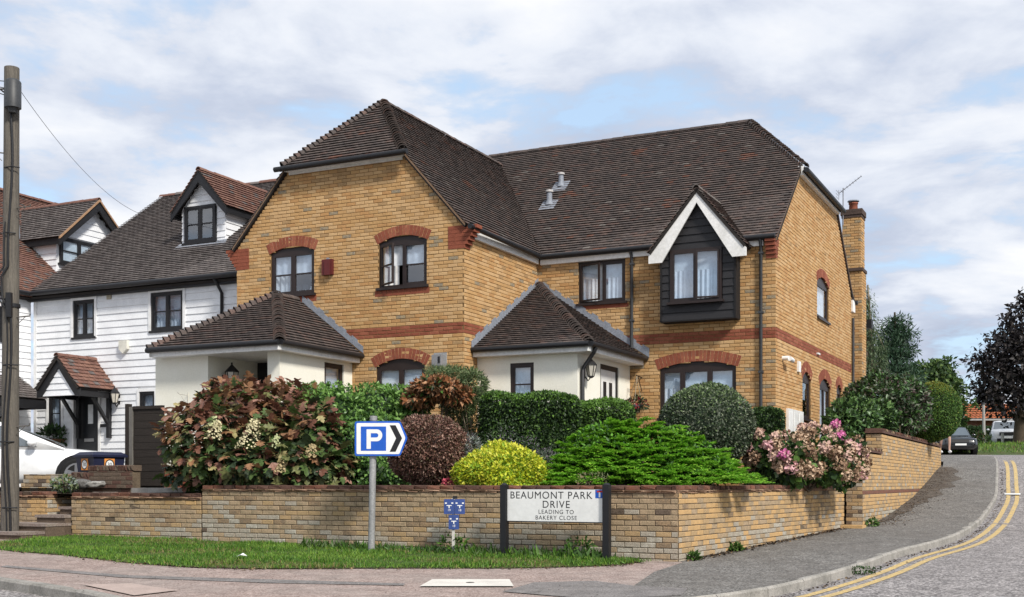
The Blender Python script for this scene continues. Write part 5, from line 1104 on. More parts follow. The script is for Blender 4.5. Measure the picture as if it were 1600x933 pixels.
mb = MB(); a = fG.pt(gm-hg, gze+.02, -bk(gze)+.05); b = fG.pt(gm, zrg, -bk(zrg)-.1); mb.obox(a, b-a, Vector((0, -.2, .0)), Vector((0, 0, .04))); mb.build('lead_valley', M_lead, far)
# lean-to canopy near the pole
z1c = fE_.z(20, 588); croof('canopy_slope', [W(eu+1.0, -3, z1c-.62), W(eu+1.0, .25, z1c-.62), W(eu, .25, z1c), W(eu, -3, z1c)], far, FP, cpal, gauge=.12)
mb = MB(); mb.fbox(Fr(W(eu+1.0, 0, 0), V, U), -3, .25, z1c-.85, z1c-.64, -.05, 0); mb.prism([W(eu, .22, z1c-.05), W(eu+1.0, .22, z1c-.66), W(eu+1.0, .22, z1c-.85), W(eu, .22, z1c-.85)], -V*.05); mb.build('canopy_fascia', M_black, far)
lantern(far, fE_, -.3, z1c-1.2, .16, 1.3)
CP.finish(300, restname='roof_tiles'); FP.finish(300, restname='roof_tiles')

# ------------------------------------------------------------------ telegraph pole
pb = Vector((-784.5/F*20.6, 20.6, gr(20.6)))
pole = empty('telegraph_pole', pb, 'weathered wooden telegraph pole with a grey box and cables at the left edge', 'telegraph pole')
M_wood = pmat('pole_wood', (.155, .138, .115), .9, .3, 3, 25, .7, tint=(.09, .08, .07), stretch=(14, 14, .8))
mb = MB(); zt = (HY-106)*20.6/F; mb.tube([pb+Vector((0, 0, -.3)), pb+Vector((.01, 0, 3)), Vector((-781.5/F*20.6, 20.6, zt))], [.152, .14, .125], 14); mb.build('post', M_wood, pole)
pt_ = lambda z: Vector((pb.x+.033*(z-pb.z)/(zt-pb.z), pb.y, z))
mb = MB(); c = pt_((HY-152)*20.6/F)+Vector((.1, -.19, 0)); mb.tube([c+Vector((0, 0, -.25)), c+Vector((0, 0, .2)), c+Vector((0, 0, .24))], [.14, .14, .1], 12); mb.tube([c+Vector((0, 0, -.33)), c+Vector((0, 0, -.25))], [.07, .09], 8); mb.build('terminal_box', pmat('box_grey', (.045, .047, .05), .5, .15, 4, spec=.4), pole)
mb = MB()
for i in range(6):
    z = zt-1.5-i*.95; s = 1 if i % 2 else -1; q = pt_(z); mb.tube([q+Vector((s*.1, -.05, 0)), q+Vector((s*.36, -.08, .02)), q+Vector((s*.37, -.08, .06))], .012, 5)
    mb.tube([q+Vector((s*.3, -.08, .02)), q+Vector((s*.13, -.08, -.14))], .006, 4)
mb.tube([pt_(zt-.42)+Vector((-.14, 0, 0)), pt_(zt-.42)+Vector((-.14, -.15, 0)), pt_(zt-.42)+Vector((.14, -.15, 0)), pt_(zt-.42)+Vector((.15, 0, 0))], .015, 5); mb.build('step_iron', pmat('iron', (.12, .11, .10), .7, .2, 9), pole)
mb = MB(); path = []
for i in range(40): z = c.z-.3-i*.19; path.append(pt_(z)+Vector((.05+.035*math.sin(i*.37)+(-.13 if 14 < i < 18 else 0), -.155-.004*i*.1, 0)))
mb.tube(path, .02, 6); mb.tube([p+Vector((-.07, .004, 0)) for p in path[10:]], .013, 5)
for i in (5, 11, 17, 23, 30, 36): q = path[i]; mb.tube([q+Vector((-.16, .05, 0)), q+Vector((0, -.03, 0)), q+Vector((.1, .06, 0))], .012, 4)
mb.build('cable', M_black, pole)
mb = MB(); q = pt_((HY-478)*20.6/F); mb.tube([q+Vector((0, 0, -.03)), q+Vector((0, 0, .03))], .158, 14, cap=False); mb.box(q.x+.0, q.x+.09, q.y-.22, q.y-.14, q.z-.22, q.z+.2); mb.build('clamp', M_black, pole)
for dz, dx in ((0, -.14),):
    mb = MB()
    for j in range(3): b = pt_(zt-.25-.12*j); mb.tube([b+Vector((-.1, -.05, 0)), b+Vector((-1.2, -.4, -.02+.16*j)), b+Vector((-3, -1, .1+.5*j))], .008, 4)
    mb.build('side_wire', M_black, pole)
wr = MB(); a = c+Vector((.08, 0, .12)); b = at(221, 335, 32.0); n = 24
wr.tube([a+(b-a)*(i/n)+Vector((0, 0, -.35*4*(i/n)*(1-i/n))) for i in range(n+1)], .0055, 4); wr.build('overhead_wire', M_black, label='thin overhead wire sagging from the pole to the cottage roof', cat='cable')

# ------------------------------------------------------------------ signs
M_sblue = pmat('sign_blue', (.012, .10, .50), .4, .04, 3, spec=.4); M_swhite = pmat('sign_white', (.78, .78, .76), .45, .04, 2, tint=(.72, .72, .70), spec=.4); M_sblack = pmat('sign_black', (.012, .012, .014), .45, .1, 3, spec=.4); M_galv = pmat('galvanised', (.36, .36, .36), .55, .2, 4, 40, .2, metal=.35, tint=(.26, .26, .26))
Yp = 17.5; ps = empty('parking_sign', (at(580, 0, Yp).x, Yp, gr(Yp)), 'blue and white P parking direction sign with black chevron on a grey pole', 'sign')
xp = at(580, 0, Yp).x; mb = MB(); mb.tube([(xp, Yp, gr(Yp)-.1), (xp+.035, Yp, (HY-655)*Yp/F)], .05, 14); mb.tube([(xp+.034, Yp, (HY-657)*Yp/F), (xp+.036, Yp, (HY-650)*Yp/F)], .056, 12); mb.build('pole', M_galv, ps)
fs = Fr((0, Yp-.075, 0), (1, 0, 0), (0, -1, 0)); k = (Yp-.075)/F; X = lambda px: (px-CX)*k; Z = lambda py: (HY-py)*k
def rpoly(pts, r=2.5):
    out = []; n = len(pts)
    for i in range(n):
        p = Vector((*pts[i], 0)); a = (Vector((*pts[i-1], 0))-p).normalized(); b = (Vector((*pts[(i+1) % n], 0))-p).normalized()
        for t in (0, .5, 1): q = p+a*r*(1-t)**2+b*r*t**2; out.append((q.x, q.y))
    return out
def plate(pts, n0, n1, mat, name, parent, r=2.5, fr=None):
    mb = MB(); mb.prism([fr.pt(X(x), Z(y), n0) for x, y in rpoly(pts, r)], fr.N*(n1-n0)); return mb.build(name, mat, parent)
def sh(pts, d):   # inset
    cx = sum(p[0] for p in pts)/len(pts); return pts
pl = plate([(554.5, 658.5), (625.5, 658), (637, 684.5), (625.5, 712.5), (554.5, 712.5)], 0, .012, M_sblue, 'sign_plate', ps, 3, fs)
plate([(557.3, 661.2), (624, 661), (633.6, 684.5), (624, 709.6), (557.3, 709.6)], .012, .0145, M_swhite, 'white_field', pl, 2, fs)
plate([(564, 666.5), (603.5, 666.5), (603.5, 704.5), (564, 704.5)], .0145, .0165, M_sblue, 'blue_square', pl, .3, fs)
plate([(609, 664.6), (618.3, 664.6), (628.4, 684.8), (618.3, 706), (609, 706), (619, 684.8)], .0145, .0165, M_sblack, 'chevron', pl, .2, fs)
# P: stem and bowl as flat shapes
mb = MB(); mb.prism([fs.pt(X(a), Z(b), .0165) for a, b in ((573, 671), (579.6, 671), (579.6, 701.5), (573, 701.5))], fs.N*.002)
o_ = [(579.6, 671), (589, 671)]+[(589+8.6*math.sin(t), 680.3-9.3*math.cos(t)) for t in np.linspace(0, math.pi, 12)]+[(579.6, 689.6)]
i_ = [(579.6, 677), (588, 677)]+[(588+3.4*math.sin(t), 680.4-3.4*math.cos(t)) for t in np.linspace(0, math.pi, 12)]+[(579.6, 683.8)]
vs = [fs.pt(X(a), Z(b), .0185) for a, b in o_]+[fs.pt(X(a), Z(b), .0185) for a, b in i_]; n = len(o_); mb.add(vs, [(i, n+i, n+i+1, i+1) for i in range(n-1)])
mb.build('lettering', M_swhite, pl)
mb = MB(); mb.fbox(fs, X(573), X(588), Z(668), Z(664), -.06, 0); mb.fbox(fs, X(573), X(588), Z(706), Z(702), -.06, 0); mb.build('bracket', M_galv, ps)
# street name plate
pL, pR = at(788, 877, 16.72), at(948, 880, 16.02)
sgT = (Vector((pR.x, pR.y, 0))-Vector((pL.x, pL.y, 0))); Ls = sgT.length; sgT.normalize(); fg = Fr((pL.x, pL.y, 0), sgT, Vector((sgT.y, -sgT.x, 0)))
sn = empty('street_sign', fg.pt(Ls/2, gr(16.4)), 'white street name plate reading BEAUMONT PARK DRIVE between two black posts', 'sign')
for t in (0, Ls):
    mb = MB(); y = fg.pt(t, 0).y; zt_ = (HY-759)*y/F; mb.fbox(fg, t-.046, t+.046, gr(y)-.1, zt_, -.05, .045); mb.prism([fg.pt(t-.046, zt_, -.05), fg.pt(t+.046, zt_, -.05), fg.pt(t+.046, zt_, .045), fg.pt(t-.046, zt_, .045)], Vector((0, 0, .012))); mb.lathe(fg.pt(t, zt_+.012, -.002), [(.05, 0), (.035, .02), (0, .028)], 4); mb.build('post', M_sblack, sn)
z1, z0 = fg.z(868, 764), fg.z(868, 816.5); mb = MB(); mb.fbox(fg, .05, Ls-.05, z0-.0, z1, -.02, .0); mb.build('backing', M_sblack, sn)
mb = MB(); mb.fbox(fg, .052, Ls-.052, z0+.014, z1-.008, 0, .005); nameb = mb.build('name_plate', M_swhite, sn)
hs = z1-z0; tcx = (fg.t(796)+fg.t(927))/2; tc2 = fg.t(869)
text(nameb, 'BEAUMONT PARK', fg, tcx, fg.z(868, 779.3), .005, .142, M_sblack, sx=1.0, spacing=1.12, bold=0)
text(nameb, 'DRIVE', fg, tc2, fg.z(868, 793.6), .005, .142, M_sblack, sx=1.0, spacing=1.14, bold=0)
text(nameb, 'LEADING TO', fg, tc2, fg.z(868, 803.0), .005, .082, M_sblack, sx=1.0, spacing=1.16, bold=0)
text(nameb, 'BAKERY CLOSE', fg, tc2, fg.z(868, 812.2), .005, .082, M_sblack, sx=1.0, spacing=1.16, bold=0)
b0_, b1_ = fg.t(930.5), fg.t(944); bz0, bz1 = fg.z(937, 778.5), fg.z(937, 765.5)
mb = MB(); mb.fbox(fg, b0_, min(b1_, Ls-.056), bz0, bz1, .005, .007); icon = mb.build('no_through_road_mark', M_sblue, nameb) if False else mb.build('no_through_road_mark', M_sblue, sn)
mb = MB(); bm_ = (b0_+b1_)/2; bw = b1_-b0_; mb.fbox(fg, bm_-.012, bm_+.012, bz0+.012, bz0+bw*.62, .007, .0085, 0); mb.fbox(fg, bm_-bw*.32, bm_+bw*.32, bz0+bw*.62, bz0+bw*.8, .007, .0086, 1); mb.build('no_through_road_bars', [M_swhite, pmat('sign_red', (.45, .03, .03), .5, .05)], icon)
# utility marker plates
Ym = 17.15; um = empty('utility_marker', at(708, 860, Ym), 'small post with three blue utility marker plates against the wall', 'marker post')
M_ub = pmat('marker_blue', (.035, .07, .24), .5, .12, 6, spec=.4); M_conp = pmat('concrete_post', (.50, .48, .44), .85, .15, 5)
fu = Fr((0, Ym, 0), (1, 0, 0), (0, -1, 0)); k = Ym/F; X = lambda px: (px-CX)*k; Z = lambda py: (HY-py)*k
mb = MB(); mb.fbox(fu, X(706), X(710.5), gr(Ym)-.1, Z(778), -.05, -.005); mb.build('post', M_conp, um); mb = MB(); mb.fbox(fu, X(707.5), X(714.5), Z(779.5), Z(775), -.04, .0); mb.build('cap', M_black, um)
for (x0, x1, y0, y1, s) in ((693.7, 709.9, 780, 803.3, '19'), (710.3, 726.5, 780, 803.3, '18'), (701, 717.2, 804.5, 827.2, '18')):
    pts = [(x0, y0), (x1, y0), (x1, y1), (x0, y1)]; p_ = plate(pts, 0, .012, M_ub, 'marker_plate', um, 1.2, fu); xm = (x0+x1)/2
    mb = MB(); mb.fbox(fu, X(xm-4), X(xm+4), Z(y0+10.6), Z(y0+9.3), .012, .015); mb.fbox(fu, X(xm-.9), X(xm+.9), Z(y0+14), Z(y0+10.6), .012, .015)
    for s_ in (-1, 1): mb.fbox(fu, X(xm+s_*5-1.5), X(xm+s_*5+1.5), Z(y0+7.2), Z(y0+5.2), .012, .015)
    mb.build('marking', M_swhite, p_); text(p_, s, fu, X(xm), Z(y0+18.8), .012, .045, M_swhite)

# ------------------------------------------------------------------ bin, gate, cars
bc_ = at(157, 790, 22.95); ba = math.radians(-38); bT = Vector((math.cos(ba), math.sin(ba), 0)); bN = Vector((bT.y, -bT.x, 0))
fb = Fr((bc_.x, bc_.y, 0), bT, bN); bz = -.44; bn = empty('wheelie_bin', (bc_.x, bc_.y, bz), 'navy wheelie bin with orange square stickers behind the low dark wall', 'bin')
M_navy = pmat('bin_navy', (.014, .017, .045), .5, .15, 4, spec=.4)
def frus(fr, w0, d0, w1, d1, z0, z1):
    mb = MB(); vs = [fr.pt(s*w0, z0, t*d0) for s, t in ((-1, -1), (1, -1), (1, 1), (-1, 1))]+[fr.pt(s*w1, z1, t*d1) for s, t in ((-1, -1), (1, -1), (1, 1), (-1, 1))]
    mb.add(vs, [(0, 1, 2, 3), (4, 7, 6, 5), (0, 4, 5, 1), (1, 5, 6, 2), (2, 6, 7, 3), (3, 7, 4, 0)]); return mb
frus(fb, .23, .25, .30, .34, bz+.05, .5).build('body', M_navy, bn)
mb = frus(fb, .335, .385, .34, .39, .5, .54); m2 = frus(fb, .33, .38, .24, .30, .54, .60); mb.add(m2.v, m2.f); mb.tube([fb.pt(-.2, .56, -.40), fb.pt(.2, .56, -.40)], .022, 6); mb.build('lid', M_navy, bn)
M_or = pmat('sticker_orange', (.70, .27, .06), .6, .05)
for fr2, d in ((fb, .362), (Fr(fb.O, -fb.N, fb.T), .325)):
    mb = MB(); mb.fbox(fr2, -.11, .11, .25, .47, d-.03, d-.018); stk = mb.build('sticker', M_or, bn)
    mb = MB(); mb.lathe((0, 0, 0), [(0, 0), (.085, 0)], 18); v2 = [fr2.pt(x, .36+y, d-.016) for x, y, z in mb.v]; m3 = MB(); m3.add(v2, mb.f); m3.build('disc', M_swhite, stk)
    mb = MB(); m3 = MB(); m3.add([fr2.pt(r*math.cos(2*math.pi*j/20), .36+r*math.sin(2*math.pi*j/20), d-.0145) for r in (.078, .098) for j in range(20)], [(j, 20+j, 20+(j+1) % 20, (j+1) % 20) for j in range(20)]); m3.build('ring', M_sblack, stk)
    text(stk, '30', fr2, 0, .325, d-.015, .10, M_sblack)
for s in (-1, 1): mb = MB(); mb.tube([fb.pt(s*.2, bz+.1, -.28), fb.pt(s*.26, bz+.1, -.28)], .1, 12); mb.build('wheel', M_black, bn)
gt = Fr(at(200, 755, 23.2), U, -V); gw = gt.t(240)+.25
sg = empty('side_gate', gt.pt(gw/2, -.1), 'dark wooden side gate panel standing between cottage and cream porch', 'gate')
M_gw = pmat('gate_wood', (.032, .026, .022), .85, .35, 3, 30, .5, stretch=(1, 1, 8)); M_gp = pmat('gate_post', (.16, .15, .135), .9, .25, 3, 30, .4, stretch=(9, 9, 1))
zt_ = (HY-632)*23/F; mb = MB(); mb.fbox(gt, -.03, .06, -.3, zt_+.02, -.05, .05); mb.build('post', M_gw, sg); mb = MB(); mb.fbox(gt, .08, .16, -.3, zt_-.04, -.04, .06); mb.build('post', M_gp, sg)
z = -.05
while z < zt_-.12: mb = MB(); mb.fbox(gt, .165, gw, z, z+.135, -.01+R.uniform(0, .008), .02+R.uniform(0, .012)); mb.build('slat', M_gw, sg); z += .14
mb = MB(); mb.fbox(gt, .165, gw, zt_-.09, zt_-.03, -.03, .05); mb.build('rail', M_gw, sg); mb = MB(); mb.fbox(gt, .16, gw, -.1, zt_-.1, -.03, -.015); mb.build('panel', M_gw, sg)

M_carglass = pmat('car_glass', (.09, .105, .115), .06, .1, 3, spec=1.0, coat=1.0); M_tyre = pmat('tyre', (.015, .015, .015), .85, .2, 9); M_rim = pmat('alloy', (.30, .30, .31), .35, .1, 5, metal=.8); M_lamp = pmat('headlamp', (.62, .64, .66), .15, .1, 20, spec=.8); M_trimk = pmat('car_trim', (.012, .012, .013), .5, .1, 5)
def car(name, label, pos, yaw, paint, L=4.4, Wd=1.8, H=1.5, suv=False, rake=0.0, plate_=M_swhite, group=None):
    """car facing local +x; body lofted from cross-sections, cabin lofted on top"""
    t = empty(name, pos, label, 'car', 'parked cars'); Mx = Matrix.Translation(pos) @ Matrix.Rotation(yaw, 4, 'Z'); T = lambda x, y, z: Mx @ Vector((x, y, z))
    h = L/2; belt = H*.62; hood = H*(.66 if suv else .60)
    def loft(secs, mat, nm, par, smooth=True):
        mb = MB(); k = len(secs[0]); vs = [T(*p) for s in secs for p in s]
        mb.add(vs, [(i*k+j, (i+1)*k+j, (i+1)*k+(j+1) % k, i*k+(j+1) % k) for i in range(len(secs)-1) for j in range(k)], 0, smooth); mb.add([T(*p) for p in secs[0]], [tuple(range(k))]); mb.add([T(*p) for p in secs[-1]], [tuple(range(k-1, -1, -1))]); return mb.build(nm, mat, par)
    g = .2 if suv else .16
    prof = [(-h, .55, .80*belt/ .93, .80), (-h+.06, .40, belt*.92, .88), (-h+.35, g+.06, belt*1.0, .97), (-h+.9, g, belt*1.03, 1), (-.3, g, belt*1.0, 1), (.55, g, belt*.99, 1), (1.0, g, hood*1.02, 1), (h-.75, g, hood*.98, .985), (h-.35, g+.02, hood*.93, .95), (h-.1, g+.05, hood*.84, .87), (h-.02, .30, hood*.70, .78), (h, .38, hood*.55, .70)]
    def sec(x, z0, z1, ws):
        w = Wd/2*ws; m = z0+(z1-z0)*.6
        half = [(w*.80, z0), (w*.97, z0+.10), (w, z0+(z1-z0)*.38), (w*.985, m), (w*.93, z1-.05), (w*.84, z1-.008), (w*.4, z1+.022)]
        return [(x, y, z) for y, z in half]+[(x, -y, z) for y, z in half[::-1]]
    body = loft([sec(*p) for p in prof], paint, 'body', t)
    x0, x1 = (-h+.15, .95) if suv else (-h+.75, .85)
    cab = []
    for x, z1, ws in ((x0, belt+.03, .86), (x0+(.25 if suv else .55), H*.95, .78), (x0+.9, H*.995, .76), (-.1-rake, H, .75), (.3-rake, H*.965, .76), (x1+rake*.6, belt-.0, .88)):
        w = Wd/2; zb = belt-.06; cab.append([(x, w*.92, zb), (x, w*(ws+.03), zb+(z1-zb)*.7), (x, w*ws*.93, z1-.015), (x, w*.4, z1+.012), (x, -w*.4, z1+.012), (x, -w*ws*.93, z1-.015), (x, -w*(ws+.03), zb+(z1-zb)*.7), (x, -w*.92, zb)])
    cb = loft(cab, paint, 'cabin', t)
    # glazing: panels just outside the cabin skin
    def quad(ps, nm, mat, off): 
        mb = MB(); P = [T(*p) for p in ps]; nrm = (P[1]-P[0]).cross(P[2]-P[0]).normalized(); c = sum(P, Vector())/len(P)
        if nrm.dot(c-(Mx @ Vector((0, 0, H*.6)))) < 0: nrm = -nrm
        mb.prism([p+nrm*off for p in P], -nrm*.02); return mb.build(nm, mat, t)
    w = Wd/2; a, b = cab[4], cab[5]
    lerp = lambda p, q, f: tuple(p[i]+(q[i]-p[i])*f for i in range(3))
    quad([(b[7][0]*.99, b[7][1]*.86, belt+.03), (b[0][0]*.99, b[0][1]*.86, belt+.03), (a[2][0]+.04, a[2][1]*.93, a[2][2]-.03), (a[5][0]+.04, a[5][1]*.93, a[5][2]-.03)], 'windscreen', M_carglass, .035)
    a, b = cab[1], cab[0]; quad([(b[0][0], -b[0][1]*.8, belt+.06), (b[0][0], b[0][1]*.8, belt+.06), (a[2][0], a[2][1]*.9, a[2][2]-.06), (a[2][0], -a[2][1]*.9, a[2][2]-.06)], 'rear_window', M_carglass, .03)
    for s in (-1, 1):
        yb, yt = s*(w*.915), s*(w*.80)
        quad([(x1-.30, yb, belt+.02), (-.02-rake*.5, yb, belt+.02), (-.02-rake*.5, yt, H-.12), (.22-rake, yt, H-.14)], 'side_window', M_carglass, .012)
        quad([(-.09, yb, belt+.02), (x0+.55, yb, belt+.03), (x0+.75, yt, H-.15), (-.09, yt, H-.12)], 'side_window', M_carglass, .012)
        mb = MB(); c0 = T(x1-.38, s*(w+.10), belt+.08); mb.blob(c0, (.09, .11, .075), 2, .05, 2); mb.build('mirror', paint, t)
        for sx in (h-.85, -h+.82):
            r = .33 if not suv else .36; mb = MB(); n = 22; vs = []
            mb.tube([T(sx, s*(w-.20), r), T(sx, s*(w+.012), r)], r+.075, 22); mb.build('wheel_arch', M_trimk, t)
            mb = MB(); mb.tube([T(sx, s*(w-.19), r), T(sx, s*(w+.012), r), T(sx, s*(w+.03), r)], [r, r, r*.9], 22); wo = mb.build('wheel', M_tyre, t)
            mb = MB()
            for q in range(5):
                an = 2*math.pi*q/5+.3; d1 = (math.cos(an), math.sin(an)); d2 = (-d1[1], d1[0]); P = [T(sx+d1[0]*rr+d2[0]*ww, s*(w+.032), r+d1[1]*rr+d2[1]*ww) for rr, ww in ((.03, .05), (r*.68, .045), (r*.68, -.045), (.03, -.05))]; mb.prism(P, (Mx.to_3x3() @ Vector((0, s*.012, 0))))
            k = 20; mb.add([T(sx+q*math.cos(2*math.pi*j/k), s*(w+.035), r+q*math.sin(2*math.pi*j/k)) for q in (r*.64, r*.74) for j in range(k)], [(j, k+j, k+(j+1) % k, (j+1) % k) for j in range(k)]); mb.build('rim', M_rim, wo)
        y0, y1 = s*w*.50, s*w*.86; quad([(h-.06, y0, hood*.66), (h-.26, y1, hood*.70), (h-.33, y1, hood*.86), (h-.11, y0, hood*.80)], 'headlight', M_lamp, .03)
    quad([(h+.0, -w*.44, hood*.62), (h+.0, w*.44, hood*.62), (h-.06, w*.44, hood*.80), (h-.06, -w*.44, hood*.80)], 'grille', M_trimk, .03)
    quad([(h+.01, -w*.6, .30), (h+.01, w*.6, .30), (h+.01, w*.6, hood*.46), (h+.01, -w*.6, hood*.46)], 'intake', M_trimk, .02)
    quad([(h+.02, -.26, hood*.46), (h+.02, .26, hood*.46), (h+.02, .26, hood*.57), (h+.02, -.26, hood*.57)], 'number_plate', plate_, .04)
    return t
P_wh = pmat('car_white', (.78, .79, .80), .25, .02, 2, spec=.5, coat=.6); P_bk = pmat('car_black', (.012, .013, .015), .2, .05, 2, spec=.6, coat=.6); P_sv = pmat('car_silver', (.62, .63, .64), .3, .03, 2, spec=.5, coat=.5)
cpos = Vector((-10.2, 24.05, -.17))
car('parked_car', 'white car parked in front of the white cottage', cpos, math.radians(19), P_wh, 4.3, 1.8, 1.42, rake=.35)
bk_ = at(1506, 755, 57.5); car('parked_car', 'black saloon car standing at the top of the side road', Vector((bk_.x+.05, 59.3, gr(58)-.06)), math.radians(-99), P_bk, 4.4, 1.78, 1.38)
sv = at(1580, 755, 76); car('parked_car', 'silver car parked under the dark purple tree beside the hedge', Vector((sv.x, 77, gr(76)+.42)), math.radians(-110), P_sv, 4.4, 1.85, 1.75, True)
# ------------------------------------------------------------------ plants
def leafm(name, c, var=.3, tr=.2, rough=.5, tint=None, spec=.3): return pmat(name, c, rough, var, 3.5, 25, 0, spec, trans=tr, tint=tint)
G_mid = leafm('foliage_mid', (.055, .115, .028)); G_lt = leafm('foliage_light', (.11, .20, .045)); G_dk = leafm('foliage_dark', (.025, .052, .018)); G_yel = leafm('foliage_lime', (.19, .26, .05))
M_bark = pmat('bark', (.085, .065, .045), .95, .3, 8, 50, .5); M_barkp = pmat('bark_pale', (.28, .23, .17), .9, .3, 8, 50, .4)
def bush(name, label, base, blobs, n, size, mats, w, tmpl='leaf', seed=1, shell=.3, lump=.12, jit=.5, up=.3, down=0.0, core=None, stems=5, cat='shrub', group=None, topmats=None, flat=0.0):
    base = Vector(base); t = empty(name, base, label, cat, group); g = np.random.default_rng(seed)
    P, Q = blob_pts(n, blobs, shell, lump, seed=seed)
    nr = Q*(1-flat)+rnd(n, jit, g)+np.array([0, 0, up+flat]); tip = Q*.7+rnd(n, .6, g)+np.array([0, 0, -down])
    mi = g.choice(len(mats), n, p=np.array(w)/sum(w))
    if topmats:      # (materials index, weight): leaves near the top carry other colours
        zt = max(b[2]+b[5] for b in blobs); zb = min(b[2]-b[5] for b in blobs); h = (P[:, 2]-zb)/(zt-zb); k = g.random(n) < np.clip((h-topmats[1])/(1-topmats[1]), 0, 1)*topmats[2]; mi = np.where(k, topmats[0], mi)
    s = g.uniform(size[0], size[1], n)
    o = link('foliage', leaf_mesh('foliage', P, nr, tip, s, mi, mats, tmpl, base), t); o['kind'] = 'stuff'
    mb = MB()
    for i in range(stems):
        b = blobs[i % len(blobs)]; a = i*2.4; e = Vector((b[0]+b[3]*.5*math.cos(a), b[1]+b[4]*.5*math.sin(a), b[2]+b[5]*.3)); m = base.lerp(e, .5)+Vector((R.uniform(-.1, .1), R.uniform(-.1, .1), .05)); mb.tube([base+Vector((.06*math.cos(a), .06*math.sin(a), -.08)), m, e], [.025, .018, .008], 5)
    if stems: mb.build('stem', M_bark, t)
    if core is not None:
        mb = MB()
        for i, b in enumerate(blobs): mb.blob(b[:3], (b[3]*(1-shell*.8), b[4]*(1-shell*.8), b[5]*(1-shell*.8)), i+seed, .06, 2)
        mb.build('twig_core', core, t)
    return t
SX = lambda px, Y: (px-CX)*Y/F
SZ = lambda py, Y: (HY-py)*Y/F

# oakleaf hydrangea: big lobed leaves, 300 of them objects of their own
def oakleaf():
    Y = 20.6; base = Vector((SX(400, Y), Y, -.15)); t = empty('hydrangea_bush', base, 'large oakleaf hydrangea with bronze purple and green lobed leaves and cream flowers', 'shrub'); g = np.random.default_rng(11)
    e = lambda px, py, Yy, rx, ry, rz: (SX(px, Yy), Yy, SZ(py, Yy), rx*Yy/F, ry, rz*Yy/F)
    blobs = [e(395, 665, 20.7, 95, .95, 62), e(335, 690, 20.2, 70, .8, 62), e(465, 690, 20.1, 72, .8, 62), e(420, 720, 19.8, 105, .7, 36), e(320, 735, 20.3, 58, .5, 25), e(360, 648, 20.9, 60, .7, 48), e(450, 650, 20.8, 62, .7, 50), e(505, 725, 19.8, 45, .5, 30)]
    mats = [leafm('oakleaf_plum', (.17, .075, .05), .3, .15), leafm('oakleaf_bronze', (.27, .14, .07), .3, .18), leafm('oakleaf_green', (.085, .14, .04), .3, .2), leafm('oakleaf_olive', (.16, .17, .065), .3, .2), leafm('oakleaf_dark', (.03, .05, .022), .3, .15), leafm('oakleaf_rose', (.34, .18, .13), .3, .2), leafm('oakleaf_straw', (.36, .31, .14), .25, .2)]
    n = 3600; P, Q = blob_pts(n, blobs, .35, .2, seed=11); h = np.clip((P[:, 2]+.1)/1.75, 0, 1)
    r = g.random(n)
    warm = h+g.normal(size=n)*.18 > .53
    mi = np.where(warm, g.choice(7, n, p=[.36, .25, .07, .13, .04, .10, .05]), g.choice(7, n, p=[.05, .05, .35, .18, .28, .04, .05]))
    nr = Q*.55+rnd(n, .33, g)+np.array([0, 0, .75]); tip = Q*.9+rnd(n, .45, g)+np.array([0, 0, -.45]); s = g.uniform(.13, .25, n)
    # the largest towards the camera become leaf objects
    cam_d = -P; dist = np.linalg.norm(cam_d, axis=1); sc = s**2*np.abs(np.sum(norm(nr)*cam_d/dist[:, None], 1))/dist**2*np.where(np.sum(Q*cam_d/dist[:, None], 1) > .25, 1, 0)
    order = np.argsort(-sc); top = order[:300]; rest = order[300:]
    v, f = LEAF['oak']; X, Yx, Z = leaf_axes(nr, tip); cache = {}
    for i in top:
        m = mats[mi[i]]
        if m.name not in cache: me = bpy.data.meshes.new('leaf'); me.from_pydata(v, [], f); me.materials.append(m); me.update(); cache[m.name] = me
        o = bpy.data.objects.new('leaf', cache[m.name]); COL.objects.link(o); o.parent = t
        M = Matrix((Vector(X[i]), Vector(Yx[i]), Vector(Z[i]))).transposed()*float(s[i]); M = M.to_4x4(); M.translation = Vector(P[i])-base; o.matrix_basis = M
    o = link('foliage', leaf_mesh('foliage', P[rest], nr[rest], tip[rest], s[rest], mi[rest], mats, 'oak', base), t); o['kind'] = 'stuff'
    mb = MB()
    for i in range(14):
        b = blobs[i % 8]; a = i*1.9; ee = Vector((b[0]+b[3]*.5*math.cos(a), b[1]+b[4]*.4*math.sin(a), b[2]+b[5]*.4)); mb.tube([base+Vector((.2*math.cos(a), .15*math.sin(a), 0)), base.lerp(ee, .55)+Vector((0, 0, -.1)), ee], [.025, .018, .008], 5)
    mb.build('stem', M_bark, t)
    mc = [pmat('floret_cream', (.58, .52, .32), .8, .12, 9), pmat('floret_tan', (.42, .33, .18), .8, .2, 9), pmat('floret_lime', (.52, .55, .30), .8, .12, 9)]
    for k, (px, py, Yy, L, mm) in enumerate(((394, 678, 19.45, .46, 0), (337, 672, 19.45, .30, 0), (332, 660, 19.6, .18, 2), (487, 705, 19.3, .22, 1), (268, 715, 19.9, .28, 1), (440, 728, 19.1, .2, 1), (432, 690, 19.2, .17, 2))):
        c = np.array(at(px, py, Yy)); gg = np.random.default_rng(k); nn = int(420*L*1.6); q = gg.uniform(0, 1, nn); a = gg.uniform(0, 6.28, nn); rr = L*.42*(1-q*.75); pts = c+np.stack([rr*np.cos(a)+(q-.5)*L*.3, rr*np.sin(a)-.03, (q-.5)*L], 1); nm = np.stack([np.cos(a), np.sin(a)-.5, .5+0*a], 1)
        o = link('flower_head', leaf_mesh('flower_head', pts, nm+rnd(nn, .4, gg), rnd(nn, 1, gg), gg.uniform(.03, .055, nn), np.full(nn, 0), [mc[mm]], 'round', base), t)
oakleaf()

